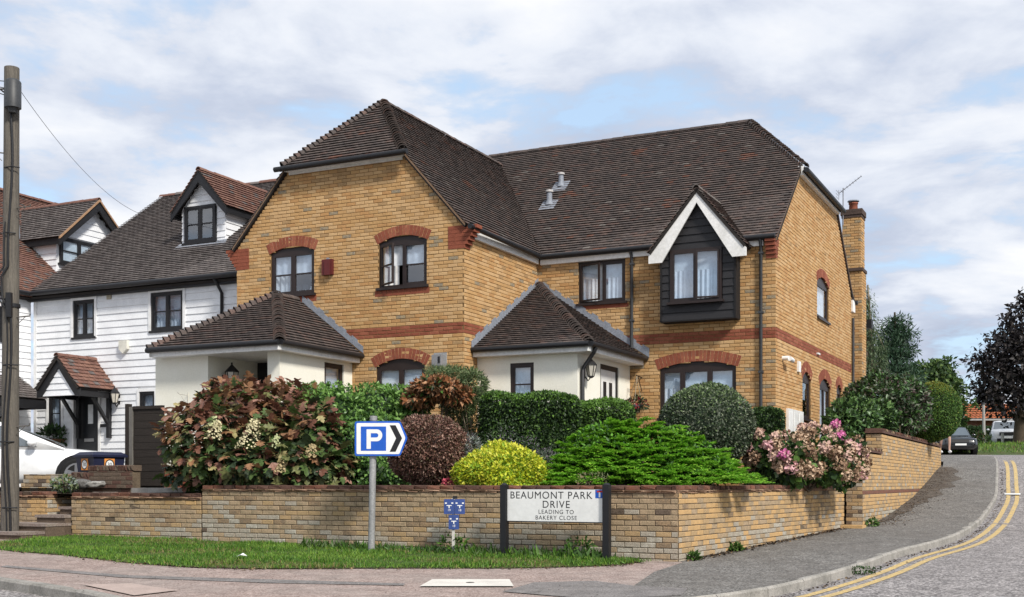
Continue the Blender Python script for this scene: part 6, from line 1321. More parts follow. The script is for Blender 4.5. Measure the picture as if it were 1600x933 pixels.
choi = [leafm('choisya_mid', (.10, .215, .045), .3, .25, .4, spec=.45), leafm('choisya_light', (.20, .36, .085), .3, .3, .4, spec=.45), G_dk, leafm('choisya_deep', (.045, .10, .028), .3, .2)]
Y = 20.9
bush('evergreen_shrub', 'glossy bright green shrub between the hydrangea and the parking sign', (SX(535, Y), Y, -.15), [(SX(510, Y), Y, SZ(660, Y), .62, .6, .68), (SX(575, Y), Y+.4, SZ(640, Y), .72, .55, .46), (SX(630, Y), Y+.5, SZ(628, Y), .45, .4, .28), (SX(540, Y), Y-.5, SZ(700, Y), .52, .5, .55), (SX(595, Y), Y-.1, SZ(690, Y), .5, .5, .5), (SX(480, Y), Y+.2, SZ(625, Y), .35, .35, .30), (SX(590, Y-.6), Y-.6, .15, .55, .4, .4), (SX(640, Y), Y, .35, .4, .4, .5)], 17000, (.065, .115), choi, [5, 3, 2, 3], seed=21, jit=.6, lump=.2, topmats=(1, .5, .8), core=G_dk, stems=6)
Y = 18.75
brn = [leafm('brown_leaf', (.20, .10, .075), .35, .1), leafm('brown_light', (.34, .21, .16), .35, .1), leafm('brown_dark', (.075, .04, .03), .3, .1), leafm('brown_olive', (.10, .08, .04), .3, .1)]
bush('berberis_shrub', 'rounded reddish brown clipped shrub behind the P sign', (SX(668, Y), Y, -.15), [(SX(668, Y), Y, SZ(703, Y), .63, .6, .56)], 22000, (.03, .06), brn, [5, 3, 3, 2], seed=22, shell=.16, lump=.04, jit=.8, core=brn[2], stems=4)
Y = 18.1
yc = [leafm('gold_conifer', (.52, .56, .03), .25, .25), leafm('gold_conifer_green', (.28, .44, .035), .25, .25), leafm('gold_conifer_pale', (.72, .70, .08), .2, .25)]
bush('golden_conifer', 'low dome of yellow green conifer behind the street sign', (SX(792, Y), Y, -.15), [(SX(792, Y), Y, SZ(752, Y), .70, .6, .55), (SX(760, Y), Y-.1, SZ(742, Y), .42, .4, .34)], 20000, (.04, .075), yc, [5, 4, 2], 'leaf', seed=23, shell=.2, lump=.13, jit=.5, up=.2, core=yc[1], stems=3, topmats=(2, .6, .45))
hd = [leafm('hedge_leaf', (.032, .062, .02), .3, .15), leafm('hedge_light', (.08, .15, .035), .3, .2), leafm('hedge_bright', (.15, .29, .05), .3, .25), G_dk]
def hedge(label, x0, x1, Y0, Y1, z1, n, seed, mats, w, tops, r=.18, z0=-.15, size=(.045, .08), name='clipped_hedge', group=None, tw=.7):
    base = Vector(((x0+x1)/2, (Y0+Y1)/2, z0)); t = empty(name, base, label, 'hedge', 'clipped hedges'); g = np.random.default_rng(seed)
    hx, hy, hz = (x1-x0)/2, (Y1-Y0)/2, (z1-z0)/2; c = np.array([(x0+x1)/2, (Y0+Y1)/2, (z0+z1)/2])
    q = g.uniform(-1, 1, (n, 3)); ax = g.choice(3, n, p=np.array([hy*hz, hx*hz, hx*hy])/(hy*hz+hx*hz+hx*hy)); s = g.choice([-1, 1], n); s = np.where(ax == 2, 1, s); s = np.where((ax == 1) & (g.random(n) < .7), -1, s); q[np.arange(n), ax] = s
    H = np.array([hx, hy, hz]); p = q*H; inn = np.clip(p, -(H-r), H-r); d = p-inn; L = np.linalg.norm(d, axis=1, keepdims=True); nn = d/np.maximum(L, 1e-6)
    p = inn+nn*r*(1-.35*g.random((n, 1))**1.5); p += .03*np.sin(p[:, [1, 2, 0]]*7+seed); p = p+c
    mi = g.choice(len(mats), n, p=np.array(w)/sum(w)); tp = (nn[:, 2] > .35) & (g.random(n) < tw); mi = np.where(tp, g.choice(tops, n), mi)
    o = link('foliage', leaf_mesh('foliage', p, nn+rnd(n, .6, g)+np.array([0, 0, .2]), rnd(n, .7, g)+nn*.5, g.uniform(size[0], size[1], n), mi, mats, 'leaf', base), t); o['kind'] = 'stuff'
    mb = MB(); e = r*.75; mb.box(x0+e, x1-e, Y0+e, Y1-e, z0, z1-e); mb.build('twig_core', G_dk, t)
    return t
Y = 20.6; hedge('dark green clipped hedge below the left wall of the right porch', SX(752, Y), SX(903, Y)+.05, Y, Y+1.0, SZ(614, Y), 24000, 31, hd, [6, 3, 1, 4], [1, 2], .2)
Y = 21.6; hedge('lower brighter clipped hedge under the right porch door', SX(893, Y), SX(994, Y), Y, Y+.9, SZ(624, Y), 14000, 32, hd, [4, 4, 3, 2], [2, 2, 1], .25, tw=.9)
Y = 21.8; hedge('small square dark hedge beside the white meter boxes', SX(1177, Y), SX(1227, Y), Y, Y+.8, SZ(640, Y), 9000, 33, hd, [6, 3, 0, 4], [1, 0], .1)
Y = 20.2
gb = [leafm('variegated_green', (.05, .075, .04), .3, .15), leafm('variegated_pale', (.24, .27, .18), .25, .15), leafm('variegated_grey', (.13, .15, .11), .3, .15), G_dk, leafm('variegated_top', (.17, .24, .10), .3, .2)]
bush('ball_shrub', 'grey green variegated shrub clipped to a ball below the wide window', (SX(1103, Y), Y, -.15), [(SX(1103, Y), Y, SZ(668, Y), .80, .75, .74)], 22000, (.035, .06), gb, [4, 2.2, 3, 4, .5], seed=34, shell=.12, lump=.025, jit=.7, core=gb[0], stems=4, topmats=(4, .6, .6))
# juniper: layered feathery sprays
def juniper():
    Y = 17.6; base = Vector((SX(1010, Y), Y+.3, -.15)); t = empty('juniper_bush', base, 'spreading bright green juniper with layered feathery sprays behind the front wall', 'shrub'); g = np.random.default_rng(41)
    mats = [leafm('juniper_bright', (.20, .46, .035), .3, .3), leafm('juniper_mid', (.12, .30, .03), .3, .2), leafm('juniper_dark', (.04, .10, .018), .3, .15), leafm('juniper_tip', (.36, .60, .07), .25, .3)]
    px_ = [870, 885, 915, 950, 1000, 1060, 1110, 1150, 1186]; py_ = [726, 690, 667, 655, 652, 664, 694, 730, 753]
    PT, NR, TP_, SZ_, MI = [], [], [], [], []
    spots = []
    while len(spots) < 215:
        px = g.uniform(868, 1184); e = g.random()**.9; Yp = 16.98+(px < 930)*.2+1.2*e; zt = SZ(float(np.interp(px, px_, py_)), Yp)
        if zt*e < .12 and g.random() < .4: continue
        q = np.array([SX(px, Yp), Yp, -.03+max(zt, .02)*e])
        if len(spots) > 4 and min(np.linalg.norm((q-w[0])*np.array([.75, 1, 1.5])) for w in spots) < .095 and g.random() < .93: continue
        spots.append((q, px, e))
    for q, px, e in spots:          # one plume: a flat feathery fan lying on the mound, its tip lifted
        az = math.atan2(-.6, (px-975)*.012)+g.normal()*.6; el = g.uniform(.02, .30)+.18*e; L = g.uniform(.36, .72); Wp = L*g.uniform(.26, .42)
        d = np.array([math.cos(az)*math.cos(el), math.sin(az)*math.cos(el), math.sin(el)]); sd = np.cross(d, [0, 0, 1]); sd /= np.linalg.norm(sd); up = np.cross(sd, d); o = q-d*L*.62
        nb = 15; m = 26
        for k in range(nb):
            f = (k+.5)/nb; s_ = 1 if k % 2 else -1; c0 = o+d*(L*f*.85)+np.array([0, 0, 1])*(L*(.10*f-.16*f*f)); bd = d*.85+sd*s_*(.75-.35*f)+up*g.normal()*.10; bd /= np.linalg.norm(bd); bl = Wp*(1.15-.55*f)*g.uniform(.8, 1.15)
            u = np.linspace(.05, 1, m); s2 = np.where(np.arange(m) % 2, 1, -1)[:, None]; sb = np.cross(bd, up); sb /= np.linalg.norm(sb)
            p = c0+bd*(bl*u)[:, None]-np.array([0, 0, 1])*(u**2*bl*.12)[:, None]+sb*s2*(.018*g.random(m))[:, None]+rnd(m, .006, g)
            PT.append(p); TP_.append(bd+sb*s2*.7+up*(g.normal(size=m)*.22)[:, None]); NR.append(up+rnd(m, .28, g)); SZ_.append(g.uniform(.035, .065, m)*(1.1-.3*u))
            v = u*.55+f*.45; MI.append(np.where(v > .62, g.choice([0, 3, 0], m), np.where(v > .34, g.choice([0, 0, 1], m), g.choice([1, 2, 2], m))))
    def clear(P): q = P-np.array(CORNER); return ~(((q @ np.array(sw.N) > -.24) | (q @ np.array(fw.N) > -.24)) & (P[:, 2] < .0))
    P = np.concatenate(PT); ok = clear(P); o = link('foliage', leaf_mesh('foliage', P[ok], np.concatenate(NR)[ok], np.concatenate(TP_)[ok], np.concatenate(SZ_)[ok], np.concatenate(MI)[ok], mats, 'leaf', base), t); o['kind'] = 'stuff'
    mb = MB()
    for i in range(12): x = SX(885+285*i/11, 17.6); mb.tube([base, Vector((base.x*.5+x*.5, Y+.4, .1)), Vector((x, Y+.1, max(.05, .45-abs(x-base.x)*.28)))], [.05, .035, .012], 6)
    mb.build('branch', M_bark, t)
    P2, Q2 = blob_pts(16000, [(SX(960, 18.3), 18.2, .0, .85, .75, .90), (SX(1035, 18.1), 18.05, .0, .8, .65, .80), (SX(1105, 17.8), 17.75, -.15, .6, .35, .52)], .4, .08, seed=6); ok = clear(P2); P2, Q2 = P2[ok], Q2[ok]; n2 = len(P2)
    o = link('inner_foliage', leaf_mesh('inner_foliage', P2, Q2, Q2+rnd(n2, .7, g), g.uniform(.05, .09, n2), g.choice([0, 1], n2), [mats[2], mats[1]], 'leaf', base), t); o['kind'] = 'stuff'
juniper()
# pink mophead hydrangea
def mophead():
    Y = 20.9; base = Vector((SX(1250, Y), Y, -.15)); t = empty('pink_hydrangea', base, 'fading pink mophead hydrangea spilling over the end of the side wall', 'shrub'); g = np.random.default_rng(51)
    e = lambda px, py, Yy, rx, ry, rz: (SX(px, Yy), Yy, SZ(py, Yy), rx*Yy/F, ry, rz*Yy/F)
    blobs = [e(1225, 722, 20.3, 50, .5, 42), e(1275, 712, 21.2, 58, .6, 42), e(1318, 722, 21.9, 32, .5, 46), e(1195, 708, 20.3, 26, .4, 30), e(1290, 735, 21.0, 45, .45, 28)]
    gl = [leafm('hyd_leaf', (.07, .14, .035), .3, .25), leafm('hyd_leaf_light', (.13, .24, .05), .3, .3), leafm('hyd_leaf_dark', (.035, .07, .025), .3, .2)]
    n = 1500; P, Q = blob_pts(n, blobs, .45, .1, seed=52); o = link('foliage', leaf_mesh('foliage', P-Q*.05, Q+rnd(n, .4, g)+np.array([0, 0, .3]), Q+rnd(n, .6, g)+np.array([0, 0, -.1]), g.uniform(.10, .17, n), g.choice(3, n, p=[.4, .25, .35]), gl, 'round', base), t); o['kind'] = 'stuff'
    fm = [pmat('petal_dusty', (.60, .40, .33), .8, .22, 14), pmat('petal_buff', (.54, .39, .27), .8, .25, 14), pmat('petal_rose', (.62, .36, .37), .8, .2, 14), pmat('petal_pink', (.62, .16, .36), .75, .15, 14), pmat('petal_brown', (.30, .19, .12), .85, .3, 14)]
    hm = {}
    def head(mi, v):
        if (mi, v) not in hm:
            gg = np.random.default_rng(100+mi*7+v); k = 52; d = norm(gg.normal(size=(k*2, 3))+np.array([0, 0, .35]))[:k]; pts = d*(.42+.08*gg.random((k, 1)))*np.array([1, 1, .85])
            alt = {0: 1, 1: 4, 2: 0, 3: 2, 4: 1}[mi]; hm[(mi, v)] = leaf_mesh('flower_head', np.repeat(pts, 2, 0), np.repeat(d, 2, 0)+rnd(2*k, .25, gg), rnd(2*k, 1, gg), gg.uniform(.26, .38, 2*k), (gg.random(2*k) < .2).astype(int), [fm[mi], fm[alt]], 'round')
        return hm[(mi, v)]
    H, HN = blob_pts(240, blobs, .12, .08, seed=55); placed = []
    for p, q in zip(H, HN):
        if q[1] > .45 or q[2] < -.45: continue
        if any(np.linalg.norm(p-w) < .125 for w in placed): continue
        placed.append(p); mi = int(g.choice(5, p=[.40, .27, .15, .05, .13])); o = bpy.data.objects.new('flower_head', head(mi, int(g.integers(3)))); COL.objects.link(o); o.parent = t
        r = g.uniform(.155, .22); q2 = Vector(q)+Vector((0, 0, .4)); M = q2.to_track_quat('Z', 'Y').to_matrix().to_4x4() @ Matrix.Scale(r, 4); M.translation = Vector(p)+Vector(q)*.04-base; o.matrix_basis = M
    for px, py, Yy in ((1305, 664, 21.3), (1224, 711, 19.7), (1338, 745, 21.3)):
        o = bpy.data.objects.new('flower_head', head(3, 0)); COL.objects.link(o); o.parent = t; M = Matrix.Scale(.17, 4); M.translation = at(px, py, Yy)-base; o.matrix_basis = M
    mb = MB()
    for i in range(14):
        b = blobs[i % 5]; a = i*2.1; mb.tube([base+Vector((.15*math.cos(a), .15*math.sin(a), 0)), Vector((b[0], b[1], b[2])), Vector((b[0]+.6*b[3]*math.cos(a), b[1]+.6*b[4]*math.sin(a), b[2]+.7*b[5]))], [.02, .014, .007], 5)
    mb.tube([Vector((SX(1300, 21.6), 21.6, .4)), at(1305, 668, 21.3)], .008, 5); mb.build('stem', M_bark, t)
mophead()
Y = 21.0
pr = [leafm('copper_leaf', (.34, .14, .06), .3, .25), leafm('copper_light', (.46, .25, .13), .3, .25), leafm('copper_brown', (.13, .07, .035), .3, .2), choi[0], G_dk]
bush('copper_shrub', 'shrub with a cap of copper red young leaves below the window behind the brown dome', (SX(682, Y), Y, -.15), [(SX(680, Y), Y-.1, SZ(607, Y), .42, .4, .17), (SX(712, Y), Y, SZ(618, Y), .25, .3, .15), (SX(655, Y), Y, SZ(622, Y), .28, .3, .14)], 2600, (.08, .15), pr, [4, 3, 3, .5, 1.5], 'leaf', seed=61, jit=.5, up=.6, down=.2, stems=6)
Y = 21.6
tl = [leafm('olive_leaf', (.11, .16, .06), .3, .25), leafm('olive_pale', (.21, .25, .12), .3, .25), leafm('olive_deep', (.05, .085, .03), .3, .2)]
bush('tall_shrub', 'tall loose pale green shrub with bare stems between the copper shrub and right porch', (SX(722, Y), Y, -.15), [(SX(700, Y), Y+.3, SZ(588, Y), .42, .4, .20), (SX(735, Y), Y+.1, SZ(605, Y), .28, .35, .34), (SX(745, Y), Y, SZ(655, Y), .24, .3, .5), (SX(718, Y), Y, SZ(640, Y), .3, .3, .3)], 9000, (.07, .13), tl, [4, 3, 2], 'needle', seed=62, jit=.7, lump=.25, stems=0)
mb = MB()
for i in range(16):
    a = Vector((SX(735, Y)+R.uniform(-.12, .12), Y-.15+R.uniform(-.1, .1), -.1)); b = Vector((SX(742, Y)+R.uniform(-.36, .3), Y-.2+R.uniform(-.2, .2), R.uniform(.9, 1.55))); mb.tube([a, a.lerp(b, .5)+Vector((R.uniform(-.08, .08), 0, .1)), b], [.014, .011, .005], 5)
mb.build('bare_stems', M_barkp, [o for o in COL.objects if o.name.startswith('tall_shrub')][0])
mb = MB(); Y = 19.2
# low border plants
Y = 18.4
lv_ = [leafm('silver_leaf', (.25, .28, .25), .25, .15), leafm('lavender_leaf', (.12, .15, .11), .3, .15), leafm('lavender_mauve', (.16, .12, .16), .3, .1), G_dk]
bush('silver_plant', 'silvery leaved plant between the brown dome and the golden conifer', (SX(738, 18.6), 18.6, -.15), [(SX(737, 18.7), 18.75, SZ(700, 18.7), .13, .2, .20), (SX(732, 18.7), 18.7, SZ(725, 18.7), .14, .2, .25)], 1400, (.04, .09), lv_, [6, 2, 1, 1], 'needle', seed=63, jit=.8, stems=3)
bush('lavender_plant', 'low grey lavender between the golden conifer and the juniper', (SX(878, 18.2), 18.2, -.15), [(SX(880, 18.2), 18.2, SZ(745, 18.2), .24, .3, .2), (SX(845, 18.9), 18.9, SZ(730, 18.9), .3, .3, .3)], 2600, (.04, .09), lv_, [1, 5, 2, 3], 'needle', seed=64, jit=.8, stems=3)
bush('border_plant', 'twiggy mauve herb growing in front of the dark clipped hedge', (SX(800, 19.9), 19.9, -.15), [(SX(800, 19.9), 19.9, SZ(715, 19.9), .5, .25, .42)], 1300, (.04, .08), lv_, [1.5, 3, 3, 3], 'needle', seed=65, jit=.9, lump=.3, stems=6)
bush('weedy_plant', 'small buff flowered weed leaning over the wall before the juniper', (SX(940, 16.9), 17.1, -.15), [(SX(925, 17.0), 17.05, SZ(748, 17), .26, .12, .09)], 300, (.03, .06), [tl[1], pmat('buff_flower', (.40, .27, .18), .8, .2, 9)], [2, 1], 'needle', seed=66, jit=.8, stems=3)
mbf = empty('pink_flower', at(700, 757, 18.2), 'two small coral pink flower heads peeping over the wall', 'flower')
tuft(mbf, 'petals', at(702, 753, 18.2), (.10, .06, .05), 160, (.03, .05), [pmat('coral', (.55, .10, .14), .7, .15, 9)], [1], 7, 'round', kind='stuff'); mb = MB(); mb.tube([at(702, 755, 18.2)+Vector((0, 0, -.2)), at(702, 753, 18.2)], .008, 5); mb.build('stem', G_dk, mbf)
# terrace shrubs behind the retaining wall
rh = [leafm('rhodo_deep', (.035, .07, .025), .3, .15, .4, spec=.45), leafm('rhodo_mid', (.08, .165, .045), .3, .2, .4, spec=.45), leafm('rhodo_light', (.17, .29, .09), .3, .25, .4, spec=.45), G_dk]
e = lambda px, py, Yy, rx, ry, rz: (SX(px, Yy), Yy, SZ(py, Yy), rx*Yy/F, ry, rz*Yy/F)
bush('rhododendron', 'dark glossy leaved rhododendron above the stepped retaining wall', (SX(1335, 25.4), 25.4, .1), [e(1336, 652, 26.9, 38, .55, 30), e(1316, 666, 26.3, 24, .5, 28), e(1368, 655, 27.6, 28, .5, 26), e(1335, 680, 26.6, 34, .5, 22)], 6500, (.10, .17), rh, [3, 4, 2, 2], seed=71, jit=.5, lump=.2, up=.5, stems=7)
bush('viburnum_shrub', 'loose olive and purple tinged shrub between the rhododendron and the clipped ball', (SX(1400, 28.5), 28.5, .5), [e(1370, 622, 29.2, 46, .8, 34), e(1412, 628, 30.4, 34, .7, 32), e(1398, 650, 29.6, 40, .6, 24), e(1432, 645, 31.0, 20, .4, 22)], 11000, (.08, .15), [rh[0], rh[1], leafm('plum_leaf', (.10, .07, .065), .3, .15), leafm('grey_leaf', (.22, .24, .18), .3, .2), G_dk], [4, 4, 2, 1.6, 3], seed=72, jit=.6, lump=.22, stems=8)
Y = 32.6
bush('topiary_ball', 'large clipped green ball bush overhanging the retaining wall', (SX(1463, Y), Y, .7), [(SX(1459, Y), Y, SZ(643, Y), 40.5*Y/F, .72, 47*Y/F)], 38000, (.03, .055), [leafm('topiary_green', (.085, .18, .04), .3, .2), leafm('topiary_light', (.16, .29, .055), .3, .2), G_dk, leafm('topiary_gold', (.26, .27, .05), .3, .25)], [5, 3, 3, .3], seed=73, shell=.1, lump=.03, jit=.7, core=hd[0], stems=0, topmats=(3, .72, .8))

mb = MB(); b = Vector((SX(1459, Y), Y, .9))-U*.42; mb.tube([b, b+Vector((.1, 0, .5))], .06, 6); mb.build('trunk', M_bark, [o for o in COL.objects if o.name.startswith('topiary_ball')][0])
# ------------------------------------------------------------------ trees behind
def tree(name, label, base, top, blobs, n, size, mats, w, seed, tr=.2, tmpl='leaf', shell=.55, lump=.25, jit=.7, down=.2, bark=None, limbs=9, cat='tree', pend=False, flat=0.0):
    base = Vector(base); t = empty(name, base, label, cat, 'trees behind the houses'); g = np.random.default_rng(seed)
    P, Q = blob_pts(n, blobs, shell, lump, seed=seed)
    if pend: P[:, 2] -= g.random(n)**2*1.2
    tip = Q*.6+rnd(n, .6, g)+np.array([0, 0, -down]); nr = Q*(1-flat)+rnd(n, jit, g)+np.array([0, 0, .3+flat])
    o = link('crown', leaf_mesh('crown', P, nr, tip, g.uniform(size[0], size[1], n), g.choice(len(mats), n, p=np.array(w)/sum(w)), mats, tmpl, base), t); o['kind'] = 'stuff'
    mb = MB(); topv = Vector(top); m = base.lerp(topv, .5)+Vector((tr*.6, 0, 0)); mb.tube([base+Vector((0, 0, -.3)), base.lerp(topv, .25), m, topv], [tr*1.3, tr, tr*.7, tr*.2], 9)
    for i in range(limbs):
        b = blobs[i % len(blobs)]; f = .3+.5*(i/limbs); s = base.lerp(topv, f); a = i*2.4; e = Vector((b[0]+.5*b[3]*math.cos(a), b[1]+.5*b[4]*math.sin(a), b[2]+.4*b[5]*math.sin(a*1.7))); mb.tube([s, s.lerp(e, .5)+Vector((0, 0, .25)), e], [tr*.42, tr*.25, tr*.06], 6)
    mb.build('trunk', bark or M_bark, t); return t
cb = [leafm('beech_purple', (.032, .027, .027), .35, .12), leafm('beech_dark', (.017, .014, .016), .3, .1), leafm('beech_light', (.06, .05, .046), .3, .15)]
Yt = 70; E = lambda px, py, rx, rz, Yy=70, ry=None: (SX(px, Yy), Yy, SZ(py, Yy), rx*Yy/F, ry or rx*Yy/F, rz*Yy/F)
tree('copper_beech', 'dark purple leaved beech tree at the right edge', (SX(1592, Yt), Yt, 2.0), (SX(1605, Yt), Yt, SZ(490, Yt)), [E(1600, 570, 52, 50), E(1568, 545, 38, 34), E(1552, 590, 36, 34), E(1600, 520, 44, 32), E(1540, 618, 24, 20), E(1585, 625, 48, 32), E(1530, 565, 20, 12), E(1620, 480, 34, 30), E(1650, 560, 60, 75), E(1600, 470, 9, 16), E(1575, 500, 12, 10)], 9000, (.2, .42), cb, [5, 4, 2], 81, .32, shell=.75, lump=.3, limbs=14)
wb_ = [leafm('birch_leaf', (.075, .12, .05), .3, .25), leafm('birch_pale', (.14, .19, .09), .3, .25), leafm('birch_dark', (.04, .07, .03), .3, .2)]
tree('weeping_birch', 'pale weeping birch rising behind the chimney', (SX(1362, 48), 48, 1.0), (SX(1356, 48), 48, SZ(445, 48)), [E(1352, 480, 14, 40, 48), E(1362, 530, 18, 60, 48), E(1354, 590, 22, 50, 48), E(1378, 560, 10, 40, 48), E(1346, 450, 10, 14, 48)], 9000, (.10, .2), wb_, [4, 3, 3], 82, .16, 'needle', shell=.8, down=1.4, pend=True, bark=M_barkp)
cf = [leafm('conifer_deep', (.025, .06, .03), .3, .12), leafm('conifer_mid', (.045, .095, .045), .3, .15), leafm('conifer_blue', (.07, .12, .075), .3, .15)]
tree('pine_tree', 'dark blue green conifer behind the clipped ball', (SX(1397, 56), 56, 1.2), (SX(1398, 56), 56, SZ(488, 56)), [E(1400, 505, 20, 12, 56), E(1392, 525, 28, 13, 56), E(1404, 545, 32, 14, 56), E(1395, 565, 38, 16, 56), E(1400, 590, 40, 20, 56), E(1408, 520, 22, 9, 56), E(1385, 545, 28, 9, 56)], 9000, (.16, .34), cf, [4, 4, 2], 83, .22, 'needle', shell=.7, lump=.3, flat=.3)
gt_ = [leafm('tree_mid', (.06, .115, .03), .3, .25), leafm('tree_light', (.13, .20, .05), .3, .25), leafm('tree_dark', (.03, .06, .02), .3, .2)]
tree('broadleaf_tree', 'mid green bushy tree between the conifer and the orange roofed house', (SX(1462, 62), 62, 1.5), (SX(1462, 62), 62, SZ(575, 62)), [E(1455, 590, 36, 26, 62), E(1480, 610, 28, 32, 62), E(1435, 600, 30, 26, 62), E(1492, 645, 16, 36, 62), E(1450, 635, 50, 32, 62), E(1470, 570, 16, 10, 62)], 9000, (.16, .32), gt_, [4, 3, 3], 84, .22, shell=.7, lump=.28)
# ------------------------------------------------------------------ far house, hedge, post
Yh = 88; hx0, hx1 = SX(1515, Yh), SX(1690, Yh); zr0, zr1 = SZ(655, Yh), SZ(626, Yh); zb0_ = 2.0
fhs = empty('bungalow', ((hx0+hx1)/2, Yh+4, zb0_), 'distant red brick house with an orange pantiled roof behind the purple tree', 'house')
mb = MB(); mb.box(hx0+.8, hx1-.8, Yh+.6, Yh+8, zb0_, zr0-.05); mb.build('wall', pmat('far_brick', (.20, .08, .05), .9, .2, 3, 20, .2, tint=(.14, .06, .04)), fhs)
M_pan = pmat('pantile_orange', (.45, .14, .055), .85, .25, 2, 12, .3, tint=(.33, .11, .05)); mb = MB(); n = int((hx1-hx0)/.3)
for i in range(n):       # ribs of pantiles down the slope, in courses
    for j in range(7):
        x = hx0+.3*i; a0_, a1_ = j/7, (j+1)/7; z0_, z1_ = zr0+(zr1-zr0)*a0_, zr0+(zr1-zr0)*a1_; y0_, y1_ = Yh+4.3*a0_, Yh+4.3*a1_; vs = []
        for (yy, zz, o) in ((y0_, z0_, .06), (y1_, z1_, 0)):
            for q in range(5): vs.append((x+.075*q, yy, zz+o+.06*math.sin(math.pi*q/4)))
        mb.add(vs, [(q, q+1, 5+q+1, 5+q) for q in range(4)], 0)
o = mb.build('roof_tiles', M_pan, fhs); o['kind'] = 'stuff'
mb = MB(); mb.prism([(hx0, Yh, zr0), (hx0, Yh+4.3, zr1), (hx0, Yh+8.6, zr0)], (hx1-hx0, 0, 0)); mb.build('roof', M_pan, fhs)
mb = MB(); mb.box(hx0-.1, hx1+.1, Yh-.06, Yh+.0, zr0-.1, zr0+.03); mb.build('fascia', pmat('fascia_grey', (.35, .34, .33), .7, .1), fhs)
for i in range(3): mb = MB(); x = hx0+2.2+2.6*i; mb.box(x, x+1.3, Yh+.54, Yh+.6, zb0_+.9, zb0_+1.9); w_ = mb.build('window', M_trim, fhs); mb = MB(); mb.box(x+.08, x+1.22, Yh+.52, Yh+.545, zb0_+.98, zb0_+1.82); mb.build('pane', M_glass, w_)
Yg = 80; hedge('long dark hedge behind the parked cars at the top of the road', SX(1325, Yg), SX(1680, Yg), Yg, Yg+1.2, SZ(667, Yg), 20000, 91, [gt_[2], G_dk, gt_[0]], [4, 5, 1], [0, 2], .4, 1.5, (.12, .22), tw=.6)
bush('roadside_shrub', 'small olive shrub at the foot of the grey lamp post', (SX(1530, 66), 66, 1.9), [(SX(1532, 66), 66, SZ(693, 66), .55, .5, .6)], 900, (.1, .2), [gt_[0], pr[2], gt_[2]], [2, 1, 2], seed=92, jit=.7, lump=.2, stems=3)
Yp2 = 67; lp = empty('lamp_post', (SX(1538, Yp2), Yp2, gr(67)+.2), 'slim grey lamp post beside the grass bank at the top of the road', 'lamp post'); b = ORG[lp.name]
mb = MB(); mb.tube([b+Vector((0, 0, -.3)), b+Vector((-.05, 0, SZ(632, Yp2)-b.z))], [.10, .075], 10); mb.build('post', pmat('post_grey', (.34, .33, .31), .7, .15, 3), lp); mb = MB(); mb.tube([b+Vector((-.05, 0, SZ(632, Yp2)-b.z)), b+Vector((-.05, 0, SZ(629, Yp2)-b.z))], [.10, .08], 8); mb.build('cap', M_black, lp)
Yb = 71; bl = empty('bollard', (SX(1566.5, Yb), Yb, gr(Yb)+.35), 'short white post beside the silver car on the grass bank', 'bollard'); b = ORG[bl.name]; mb = MB(); mb.tube([b+Vector((0, 0, -.2)), b+Vector((0, 0, .8))], .09, 8); mb.build('post', M_conp, bl); mb = MB(); mb.lathe(b+Vector((0, 0, .8)), [(.09, 0), (.06, .04), (0, .05)], 8); mb.build('cap', M_conp, bl)

